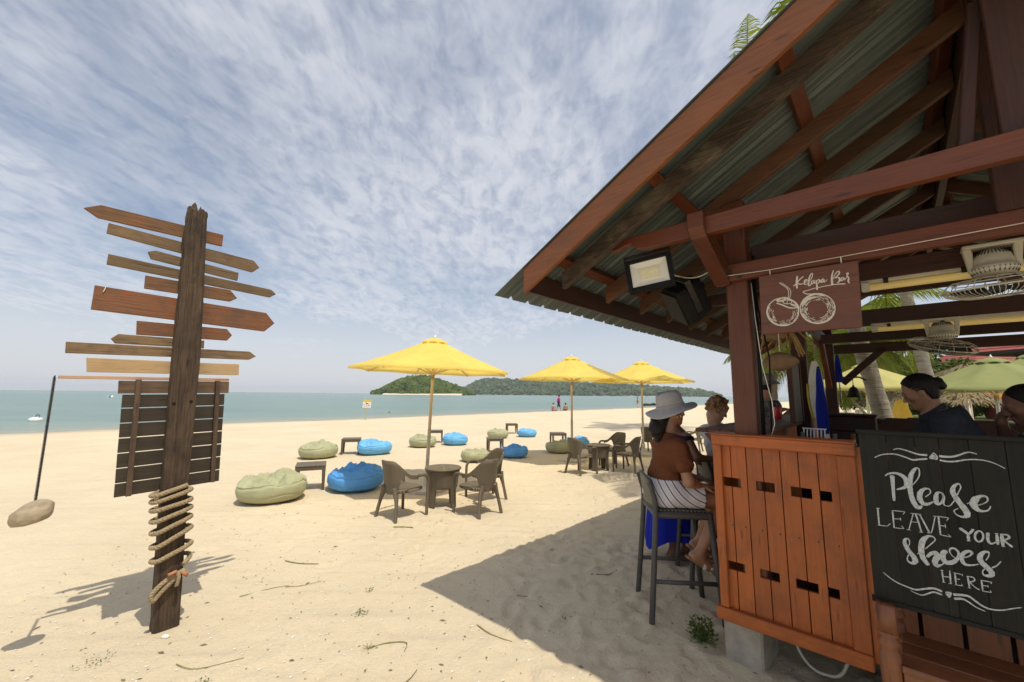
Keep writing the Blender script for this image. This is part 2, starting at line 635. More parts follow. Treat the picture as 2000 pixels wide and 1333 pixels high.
FOOT = []
for _ in range(330):
    FOOT.append((random.uniform(0.0, 2.6), random.uniform(1.6, 5.2), random.uniform(0, PI), random.uniform(0.007, 0.015)))
for _ in range(260):
    FOOT.append((random.uniform(-4.5, 4.5), random.uniform(4.4, 11), random.uniform(0, PI), random.uniform(0.008, 0.02)))
for _ in range(120):
    FOOT.append((random.uniform(-5.0, 1), random.uniform(1.6, 5), random.uniform(0, PI), random.uniform(0.004, 0.010)))


def sand_z(x, y, fine=True):
    d = shore_dist(x, y)
    z = np.where(d > 9, 0.0, np.where(d > 0, -0.12 * (1 - d / 9) ** 1.3, -0.12 + np.maximum(d, -40) * 0.06))
    r = np.hypot(x, y)
    f = np.clip(1.4 - r / 28, 0.0, 1.0)
    z = z + f * (0.026 * fbm(x * 0.55, y * 0.55, 3, 5) + 0.013 * fbm(x * 2.3, y * 2.3, 3, 9))
    z = z + f * 0.007 * fbm(x * 8, y * 8, 2, 21)
    u = 0.66 * x + 0.75 * y
    v = -0.75 * x + 0.66 * y
    rake = np.clip((y - 3) / 4, 0, 1) * f
    z = z + rake * 0.007 * fbm(u * 0.35, v * 6.0, 2, 33)
    return z


xs = np.concatenate([-12 - 0.4 * (1.19 ** np.arange(40)[::-1] - 1) / 0.19 - 0.4, np.arange(-12, -4, 0.08), np.arange(-4, 3.2, 0.028),
                     np.arange(3.2, 9, 0.1), 9 + 0.3 * (1.19 ** np.arange(42) - 1) / 0.19])
ys = np.concatenate([0.9 - 0.2 * (1.25 ** np.arange(24)[::-1]) , np.arange(0.9, 6.5, 0.028), np.arange(6.5, 14, 0.07),
                     14 + 0.12 * (1.115 ** np.arange(62) - 1) / 0.115])
xs = np.unique(np.round(xs, 4))
ys = np.unique(np.round(ys, 4))
GX, GY = np.meshgrid(xs, ys, indexing='ij')
GZ = sand_z(GX, GY)
for fx, fy, fa, fd in FOOT:
    i0, i1 = np.searchsorted(xs, (fx - 0.3, fx + 0.3))
    j0, j1 = np.searchsorted(ys, (fy - 0.3, fy + 0.3))
    X, Y = GX[i0:i1, j0:j1] - fx, GY[i0:i1, j0:j1] - fy
    u = X * math.cos(fa) + Y * math.sin(fa)
    v = -X * math.sin(fa) + Y * math.cos(fa)
    q = (u / 0.125) ** 2 + (v / 0.05) ** 2
    GZ[i0:i1, j0:j1] += fd * (-np.exp(-q ** 1.5) + 0.45 * np.exp(-(np.sqrt(q) - 1.5) ** 2 * 5))


def sand_at(x, y):
    i = int(np.clip(np.searchsorted(xs, x), 0, len(xs) - 1))
    j = int(np.clip(np.searchsorted(ys, y), 0, len(ys) - 1))
    return float(GZ[i, j])


nx, ny = len(xs), len(ys)
idx = np.arange(nx * ny).reshape(nx, ny)
SF = np.stack([idx[:-1, :-1], idx[1:, :-1], idx[1:, 1:], idx[:-1, 1:]], -1).reshape(-1, 4)

m, nt, N, L, b = new_mat('sand')
co = _coord(nt, 'Object')
n1 = _noise(nt, co, 0.45, 5, 0.6)
n2 = _noise(nt, co, 260, 2, 0.7)
n3 = _noise(nt, _map(nt, co, (0.5, 5.5, 1), (0, 0, R(-49))), 1.4, 5, 0.6)
n4 = _noise(nt, co, 7.0, 5, 0.65)
col = _ramp(nt, n1, [(0.3, (0.60, 0.50, 0.345)), (0.7, (0.69, 0.585, 0.415))])
col = _mix(nt, _ramp(nt, n3, [(0.52, 0.0), (0.72, 0.5)]), col, (0.52, 0.43, 0.30))
col = _mix(nt, _ramp(nt, n4, [(0.60, 0.0), (0.78, 0.45)]), col, (0.46, 0.37, 0.25))
col = _mix(nt, _ramp(nt, n2, [(0.30, 0.55), (0.42, 0.0)]), col, (0.34, 0.27, 0.18))
col = _mix(nt, _ramp(nt, n2, [(0.64, 0.0), (0.76, 0.5)]), col, (0.82, 0.76, 0.64))
# wet band at the waterline (height of the ground)
geo = N.new('ShaderNodeNewGeometry')
sp = N.new('ShaderNodeSeparateXYZ')
L.new(geo.outputs['Position'], sp.inputs[0])
wet = N.new('ShaderNodeMapRange')
wet.inputs['From Min'].default_value = -0.085
wet.inputs['From Max'].default_value = -0.118
L.new(sp.outputs['Z'], wet.inputs['Value'])
col = _mix(nt, wet.outputs[0], col, (0.42, 0.35, 0.25))
L.new(col, b.inputs['Base Color'])
b.inputs['Roughness'].default_value = 0.9
b.inputs['Specular IOR Level'].default_value = 0.2
n5 = _noise(nt, co, 38.0, 5, 0.7)
bm0 = _bump(nt, b, n4, 0.6, 0.045)
bm1 = _bump(nt, b, n5, 0.6, 0.02, bm0)
_bump(nt, b, n2, 0.6, 0.006, bm1)
M['sand'] = m
np_obj('sand', np.stack([GX, GY, GZ], -1).reshape(-1, 3), SF, M['sand'], kind='structure')

# ------------------------------------------------------------------ sea
m, nt, N, L, b = new_mat('sea_water')
co = _coord(nt, 'Object')
at = N.new('ShaderNodeAttribute')
at.attribute_name = 'shallow'
w1 = _noise(nt, _map(nt, co, (0.05, 0.35, 1), (0, 0, R(-12))), 1.0, 5, 0.6)
col = _ramp(nt, w1, [(0.35, (0.115, 0.205, 0.18)), (0.7, (0.19, 0.275, 0.24))])
col = _mix(nt, at.outputs['Fac'], col, (0.36, 0.33, 0.235))
L.new(col, b.inputs['Base Color'])
b.inputs['Roughness'].default_value = 0.22
b.inputs['IOR'].default_value = 1.33
b.inputs['Specular IOR Level'].default_value = 0.32
w2 = _noise(nt, _map(nt, co, (0.6, 1.9, 1), (0, 0, R(-15))), 1.0, 5, 0.65)
_bump(nt, b, w2, 0.9, 0.35)
M['sea'] = m
sx = np.concatenate([[-6000, -3000, -1200, -600, -300], np.arange(-160, 130, 1.6), [180, 300, 600, 1200, 3000, 6000]])
sy = np.concatenate([[-600, -100], np.arange(-40, 130, 1.6), [160, 220, 350, 700, 1500, 3500, 6500]])
X, Y = np.meshgrid(sx, sy, indexing='ij')
ii = np.arange(X.size).reshape(X.shape)
F4 = np.stack([ii[:-1, :-1], ii[1:, :-1], ii[1:, 1:], ii[:-1, 1:]], -1).reshape(-1, 4)
so = np_obj('sea', np.stack([X, Y, np.full(X.shape, -0.12)], -1).reshape(-1, 3), F4, M['sea'], kind='structure')
dsh = -shore_dist(X, Y)
sh = np.exp(-np.clip(dsh, 0, None) / 3.2) * 0.8
a = so.data.attributes.new('shallow', 'FLOAT', 'POINT')
a.data.foreach_set('value', sh.ravel().astype(np.float32))

# ------------------------------------------------------------------ islands
def ico():
    import bmesh
    bm = bmesh.new()
    bmesh.ops.create_icosphere(bm, subdivisions=2, radius=1)
    V = np.array([v.co[:] for v in bm.verts])
    F = np.array([[v.index for v in f.verts] for f in bm.faces])
    bm.free()
    return V, F


ICO_V, ICO_F = ico()
M['jungle'] = plain('jungle_canopy', (0.075, 0.105, 0.028), 0.9, 0, 0.6, 0.09, 0.8, 0.5, spec=0.1)
M['jungle_far'] = plain('hill_forest', (0.070, 0.098, 0.050), 0.9, 0, 0.5, 0.03, 0.8, 0.25, spec=0.1)
M['beach_far'] = plain('far_beach', (0.60, 0.53, 0.40), 0.9)
M['rock'] = plain('shore_rock', (0.10, 0.085, 0.07), 0.9, 0, 0.3, 0.3)


def island(name, ridge, y0, depth, n, size, mat_f, seed):
    """ridge: list (x, height); a hill with its long axis along x, forested with round crowns"""
    rng = np.random.RandomState(seed)
    rx = np.array([p[0] for p in ridge])
    rz = np.array([p[1] for p in ridge])
    gx = np.linspace(rx[0], rx[-1], 90)
    gv = np.linspace(-1, 1, 40)
    X, Vv = np.meshgrid(gx, gv, indexing='ij')
    H = np.interp(X, rx, rz)
    w = depth * (0.35 + 0.65 * np.sqrt(np.clip(H / rz.max(), 0, 1)))
    Y = y0 + Vv * w

    def prof(v):
        return np.clip(np.cos(v * PI / 2), 0, 1) ** 0.9
    Z = H * prof(Vv) * 0.93 - 1.2 + 0.05 * rz.max() * fbm(X / 25, Y / 25, 3, seed)
    ii = np.arange(X.size).reshape(X.shape)
    F4 = np.stack([ii[:-1, :-1], ii[1:, :-1], ii[1:, 1:], ii[:-1, 1:]], -1).reshape(-1, 4)
    np_obj(name, np.stack([X, Y, Z], -1).reshape(-1, 3), F4, M['rock'], kind='structure')
    Vs, Fs, o = [], [], 0
    for k in range(n):
        x = rng.uniform(rx[0], rx[-1])
        v = rng.uniform(-0.97, 0.55)
        h = np.interp(x, rx, rz)
        ww = depth * (0.35 + 0.65 * math.sqrt(max(0, h / rz.max())))
        y = y0 + v * ww
        z = h * max(0, math.cos(v * PI / 2)) ** 0.9 * 0.93 - 0.4
        if z < 0.6:
            continue
        s = size * rng.uniform(0.55, 1.35)
        P = ICO_V * np.array([s, s, s * rng.uniform(0.7, 1.3)]) * (1 + 0.30 * rng.uniform(-1, 1, (len(ICO_V), 1)))
        Vs.append(P + np.array([x, y, z]))
        Fs.append(ICO_F + o)
        o += len(ICO_V)
    np_obj(name.replace('island', 'forest'), np.concatenate(Vs), np.concatenate(Fs), mat_f, smooth=False, kind='stuff')


island('island', [(-208, 0.6), (-204, 2.2), (-196, 6), (-180, 16), (-166, 23), (-150, 27), (-132, 28), (-112, 23), (-92, 16), (-76, 9), (-64, 4), (-57, 0.6)],
       620, 58, 2000, 3.1, M['jungle'], 3)
island('far_island', [(-205, 1), (-177, 20), (-130, 44), (-93, 58), (-30, 56), (60, 52), (160, 47), (284, 45), (420, 40), (548, 32), (640, 26), (698, 20), (735, 8), (752, 1)],
       1540, 190, 3200, 8.0, M['jungle_far'], 4)
mb = MB()
P = []
for i in range(40):
    t = i / 39
    x = -176 + t * 108
    P.append([Vector((x, 553 + 1.2 * math.sin(i) + 5 * abs(t - .5), -0.2)), Vector((x, 562, 1.5)), Vector((x, 575, 2.2))])
mb.grid(P)
mb.build('island_beach', M['beach_far'], kind='structure')
mb = MB()
P = []
for i in range(40):
    t = i / 39
    x = 20 + t * 480
    P.append([Vector((x, 1372, -0.2)), Vector((x, 1386, 2.2)), Vector((x, 1400, 3.2))])
mb.grid(P)
mb.build('far_island_beach', M['beach_far'], kind='structure')

# ------------------------------------------------------------------ resort ground behind the bar
m, nt, N, L, b = new_mat('lawn')
co = _coord(nt, 'Object')
col = _ramp(nt, _noise(nt, co, 0.6, 6, 0.7), [(0.3, (0.055, 0.085, 0.014)), (0.7, (0.13, 0.16, 0.03))])
L.new(col, b.inputs['Base Color'])
b.inputs['Roughness'].default_value = 0.95
_bump(nt, b, _noise(nt, co, 30, 4, 0.7), 0.8, 0.05)
M['lawn'] = m
mb = MB()
lawn = [(27, 23), (60, 20), (140, 40), (140, 120), (70, 85), (38, 42)]
mb.add([(x, y, 0.05) for x, y in lawn], [tuple(range(len(lawn)))])
mb.build('lawn', M['lawn'], kind='structure')

M['palm_trunk'] = None
m, nt, N, L, b = new_mat('palm_bark')
co = _coord(nt, 'Object')
rg = _noise(nt, _map(nt, co, (3, 3, 34)), 1.0, 4, 0.6, 0.5)
col = _ramp(nt, rg, [(0.3, (0.17, 0.145, 0.11)), (0.6, (0.36, 0.325, 0.265)), (0.75, (0.26, 0.23, 0.18))])
col = _mix(nt, _ramp(nt, _noise(nt, co, 14, 5, 0.7), [(0.6, 0.0), (0.75, 0.6)]), col, (0.10, 0.085, 0.065))
L.new(col, b.inputs['Base Color'])
b.inputs['Roughness'].default_value = 0.9
_bump(nt, b, rg, 0.8, 0.02)
M['palm_trunk'] = m
M['frond'] = leafy('palm_frond', (0.085, 0.125, 0.014), (0.20, 0.225, 0.030), 0.45, 1.5)
M['frond_old'] = leafy('dry_frond', (0.20, 0.17, 0.04), (0.28, 0.25, 0.06), 0.35, 1.5)
M['bush'] = leafy('bush_leaf', (0.035, 0.060, 0.010), (0.095, 0.125, 0.022), 0.3, 0.8)
M['bush_b'] = leafy('pale_bush_leaf', (0.10, 0.115, 0.03), (0.18, 0.19, 0.055), 0.35, 0.8)
M['thatch'] = plain('thatch', (0.22, 0.175, 0.10), 0.95, 0, 0.4, 12, 1.0, 25)
M['trunk'] = plain('bush_stem', (0.14, 0.11, 0.08), 0.9, 0, 0.3, 8)


def palm(name, label, base, top, crown_n, flen, r0=0.17, r1=0.12, seed=1, bend=0.3, droop=1.0, gaz=(0, 2 * PI), trunk_from=0.0):
    rnd = random.Random(seed)
    t = thing(name, label, 'palm', base, group='coconut palms behind the bar')
    d = Vector(top) - Vector(base)
    mb = MB()
    path = []
    for i in range(22):
        k = i / 21
        path.append(Vector((d.x * (k + bend * k * (1 - k)), d.y * (k + bend * k * (1 - k)), d.z * k)))
    mb.tube(path, [r0 + (r1 - r0) * (i / 21) + (0.012 if i % 2 else 0) + 0.06 * math.exp(-i * 0.9) for i in range(22)], 14)
    mb.build('trunk', M['palm_trunk'], t, True)
    for k in range(crown_n):
        az = gaz[0] + (gaz[1] - gaz[0]) * (k + rnd.uniform(-.3, .3)) / crown_n
        el = rnd.uniform(-0.25, 0.95)
        mb = MB()
        P = Vector(d)
        dirh = Vector((math.cos(az), math.sin(az), 0))
        ln = flen * rnd.uniform(0.8, 1.1)
        ns = 34
        spine = []
        e = el
        for s in range(ns + 1):
            spine.append(P.copy())
            P = P + (dirh * math.cos(e) + Vector((0, 0, 1)) * math.sin(e)) * (ln / ns)
            e -= droop * 1.9 / ns * (0.5 + s / ns)
        mb.tube(spine, [0.025 * (1 - s / (ns + 3)) + 0.004 for s in range(ns + 1)], 5)
        side = dirh.cross(Vector((0, 0, 1)))
        for s in range(4, ns + 1):
            k2 = s / ns
            L0 = flen * 0.26 * (math.sin(PI * min(1, 0.12 + k2 * 0.9)) ** 0.7 + 0.08)
            tan = (spine[s] - spine[s - 1]).normalized()
            for sg in (-1, 1):
                for sub in (0, 0.5):
                    b0 = spine[s] - tan * sub * ln / ns
                    dv = (side * sg * 0.8 + tan * 0.75 + Vector((0, 0, -0.22 - rnd.random() * 0.5))).normalized()
                    q = b0 + dv * L0 * 0.55 * rnd.uniform(.85, 1.1)
                    q2 = q + (dv + Vector((0, 0, -0.75))).normalized() * L0 * 0.45
                    w = tan * 0.022
                    mb.add([b0 - w, b0 + w, q + w, q - w, q2], [(0, 1, 2, 3), (3, 2, 4)])
        mb.build('frond', M['frond_old'] if rnd.random() < 0.12 else M['frond'], t)
    return t


def leaf_cluster(mb, c, r, n, rnd, ls=0.1, flat=0.8):
    for _ in range(n):
        u = Vector((rnd.gauss(0, 1), rnd.gauss(0, 1), rnd.gauss(0, 1))).normalized()
        p = Vector(c) + Vector((u.x * r[0], u.y * r[1], u.z * r[2])) * (rnd.random() ** 0.35)
        a = Vector((rnd.gauss(0, 1), rnd.gauss(0, 1), rnd.gauss(0, .5))).normalized()
        bq = a.cross(u).normalized() if a.cross(u).length > .1 else a.orthogonal()
        s = ls * rnd.uniform(.6, 1.3)
        mb.add([p - a * s, p + bq * s * .42, p + a * s, p - bq * s * .42], [(0, 1, 2, 3)])


def bush(name, label, cat, loc, clumps, n, ls, mt, seed, trunk=None, group=None):
    rnd = random.Random(seed)
    t = thing(name, label, cat, loc, group=group)
    mb = MB()
    for c, r in clumps:
        for _ in range(7):
            cc = Vector(c) + Vector((rnd.uniform(-r[0], r[0]), rnd.uniform(-r[1], r[1]), rnd.uniform(-r[2], r[2]))) * 0.62
            leaf_cluster(mb, cc, [x * rnd.uniform(0.32, 0.6) for x in r], n // 7, rnd, ls)
    mb.build('crown', mt, t)
    mb = MB()
    for c, r in clumps:
        b0 = Vector((c[0] * 0.15, c[1] * 0.15, 0))
        mb.tube([b0, (b0 + Vector(c)) * 0.5 + Vector((.05, 0, 0)), Vector(c)], [0.05, 0.035, 0.015] if trunk is None else [trunk, trunk * .7, trunk * .3], 6)
    mb.build('stem' if trunk is None else 'trunk', M['trunk'], t)
    return t


palm('palm_tree', 'thick grey leaning palm trunk just behind the bar, beside the yellow parasol', (6.62, 7.0, 0), (5.47, 7.15, 6.6), 11, 3.6, 0.125, 0.11, 3, 0.15)
palm('palm_tree', 'palm with speckled trunk seen below the rear fan', (11.25, 10.7, 0), (10.7, 11.0, 6.5), 12, 3.8, 0.145, 0.12, 5, 0.1)
palm('palm_tree', 'thin pale palm trunk in the distance behind the bell', (15.2, 16.5, 0), (14.2, 16.8, 4.9), 14, 3.6, 0.15, 0.12, 8, 0.1)
palm('palm_tree', 'short bright green palm whose fronds hang behind the yellow parasol', (11.2, 14.5, 0), (10.9, 14.4, 3.5), 17, 3.4, 0.15, 0.12, 12, 0.1, 1.1)
palm('palm_tree', 'tall palm with a frond tip showing above the barge board', (11.5, 18.0, 0), (11.0, 17.4, 15.5), 15, 4.1, 0.2, 0.14, 21, 0.1, 0.7)
palm('palm_tree', 'bushy green palm behind the left bar posts', (12.6, 17.2, 0), (12.4, 17.2, 3.3), 18, 3.5, 0.15, 0.12, 14, 0.1, 1.0)
palm('palm_tree', 'low palm with drooping yellow green fronds between the two trunks', (13.2, 14.8, 0), (13.0, 14.7, 3.5), 15, 2.5, 0.15, 0.12, 17, 0.1, 1.2)

bush('broadleaf_tree', 'broad green tree beyond the rear fan, in front of the red roofs', 'tree', (31.0, 30.0, 0), [((0, 0, 3.9), (2.6, 2.2, 1.3)), ((2.4, -0.5, 3.1), (1.9, 1.6, 1.2)), ((-2.6, .3, 3.0), (2.0, 1.6, 1.2))], 2300, 0.20, M['bush'], 4, 0.12)
bush('broadleaf_tree', 'pale feathery tree behind the palms, mid distance', 'tree', (33.5, 38.0, 0), [((0, 0, 4.6), (3.0, 2.0, 1.7)), ((-4.0, 0, 3.8), (3.0, 1.8, 1.6))], 1500, 0.18, M['bush_b'], 6, 0.14)
bush('broadleaf_tree', 'dark green tree mass at the far end of the garden', 'tree', (40, 41, 0), [((0, 0, 2.6), (4.5, 3, 2.2)), ((-4.5, 3, 2.4), (3.6, 3, 2.0)), ((7, -5, 3.4), (4, 3, 2.8))], 1900, 0.30, M['bush'], 9, 0.2)
bush('hedge', 'clipped dark green hedge on the lawn beside the planter', 'hedge', (38.0, 34.0, 0.05), [((0, 0, .7), (1.9, 1.2, .8)), ((-3.2, 1.6, .7), (1.9, 1.2, .8))], 1700, 0.14, M['bush'], 10)
bush('shrub', 'yellow green shrub growing out of the red planter', 'shrub', (40.8, 33.0, 0.05), [((0, 0, 1.5), (1.6, 1.2, .9))], 1900, 0.16, M['bush_b'], 13)

# red planter
t = thing('planter', 'angular red planter box with a yellow green shrub on the lawn', 'planter', (40.2, 33.0, 0.05), R(0))
M['planter'] = plain('red_planter', (0.24, 0.045, 0.035), 0.7)
mb = MB()
mb.prism([(-1.3, 0), (1.3, 0), (1.7, 1.05), (-1.7, 1.05)], (0, .7, 0), (1, 0, 0), (0, 0, 1), 1.4)
mb.build('trough', M['planter'], t)
mb = MB()
mb.box((0, 0, 1.08), (3.5, 1.55, .06))
mb.build('rim', M['planter'], t)

# houses with red roofs
M['roof_tile'] = None
m, nt, N, L, b = new_mat('red_roof_tile')
co = _coord(nt, 'Object')
col = _ramp(nt, _noise(nt, co, 3, 6, 0.7), [(0.3, (0.20, 0.045, 0.035)), (0.7, (0.34, 0.085, 0.065))])
L.new(col, b.inputs['Base Color'])
b.inputs['Roughness'].default_value = 0.85
M['roof_tile'] = m
M['dark_wall'] = plain('dark_timber_wall', (0.030, 0.022, 0.017), 0.8, 0, 0.3)
M['dark_wood'] = plain('dark_timber', (0.035, 0.022, 0.016), 0.7, 0, 0.3)


def hip_roof(cx, sx, sy, z0, z1, ridge, ov, t, courses=9):
    mb = MB()
    hx, hy = sx / 2 + ov, sy / 2 + ov
    rx = ridge / 2
    for k in range(courses):                    # stepped courses of tiles
        a, c = k / courses, (k + 1) / courses + 0.02

        def ring(f, dz):
            x, y = hx + (rx - hx) * f, hy * (1 - f) + 0.02
            z = z0 + (z1 - z0) * f + dz
            return [(cx - x, -y, z), (cx + x, -y, z), (cx + x, y, z), (cx - x, y, z)]
        lo, hi = ring(a, 0.05), ring(min(c, 1), 0)
        mb.add(lo + hi, [(0, 1, 5, 4), (1, 2, 6, 5), (2, 3, 7, 6), (3, 0, 4, 7)])
    mb.build('roof', M['roof_tile'], t)
    mb = MB()
    mb.box((cx, 0, z0 - .06), (2 * hx - .06, 2 * hy - .06, .16))
    mb.build('eaves', M['dark_wood'], t)


t = thing('garden_pavilion', 'open pavilion with a red hipped roof on dark posts, uppermost red roof', 'pavilion', (42.2, 30.0, 0), R(8))
hip_roof(0, 5.6, 5.6, 5.35, 7.6, 0.4, 1.3, t)
for px in (-2, 2):
    for py in (-2, 2):
        MB().bar((px, py, 0), (px, py, 5.3), .30, .30).build('post', M['dark_wood'], t)
t = thing('bungalow', 'dark timber bungalow with a long red tiled roof behind the hedge', 'house', (64.0, 50.0, 0), R(0))
hip_roof(0, 24, 9, 4.3, 8.3, 13, 1.2, t, 14)
MB().box((0, 0, 2.1), (23.4, 8.6, 4.2)).build('wall', M['dark_wall'], t)
for k in range(6):
    fx = -9.5 + k * 3.8
    f = MB()
    for dx in (-.62, .62):
        f.bar((fx + dx, -4.34, .8), (fx + dx, -4.34, 2.2), .07, .07)
    for zz in (.8, 2.2):
        f.bar((fx - .62, -4.34, zz), (fx + .62, -4.34, zz), .07, .07)
    f = f.build('window', M['dark_wood'], t)
    MB().box((fx, -4.325, 1.5), (1.18, .03, 1.34)).build('pane', M['black'], f)

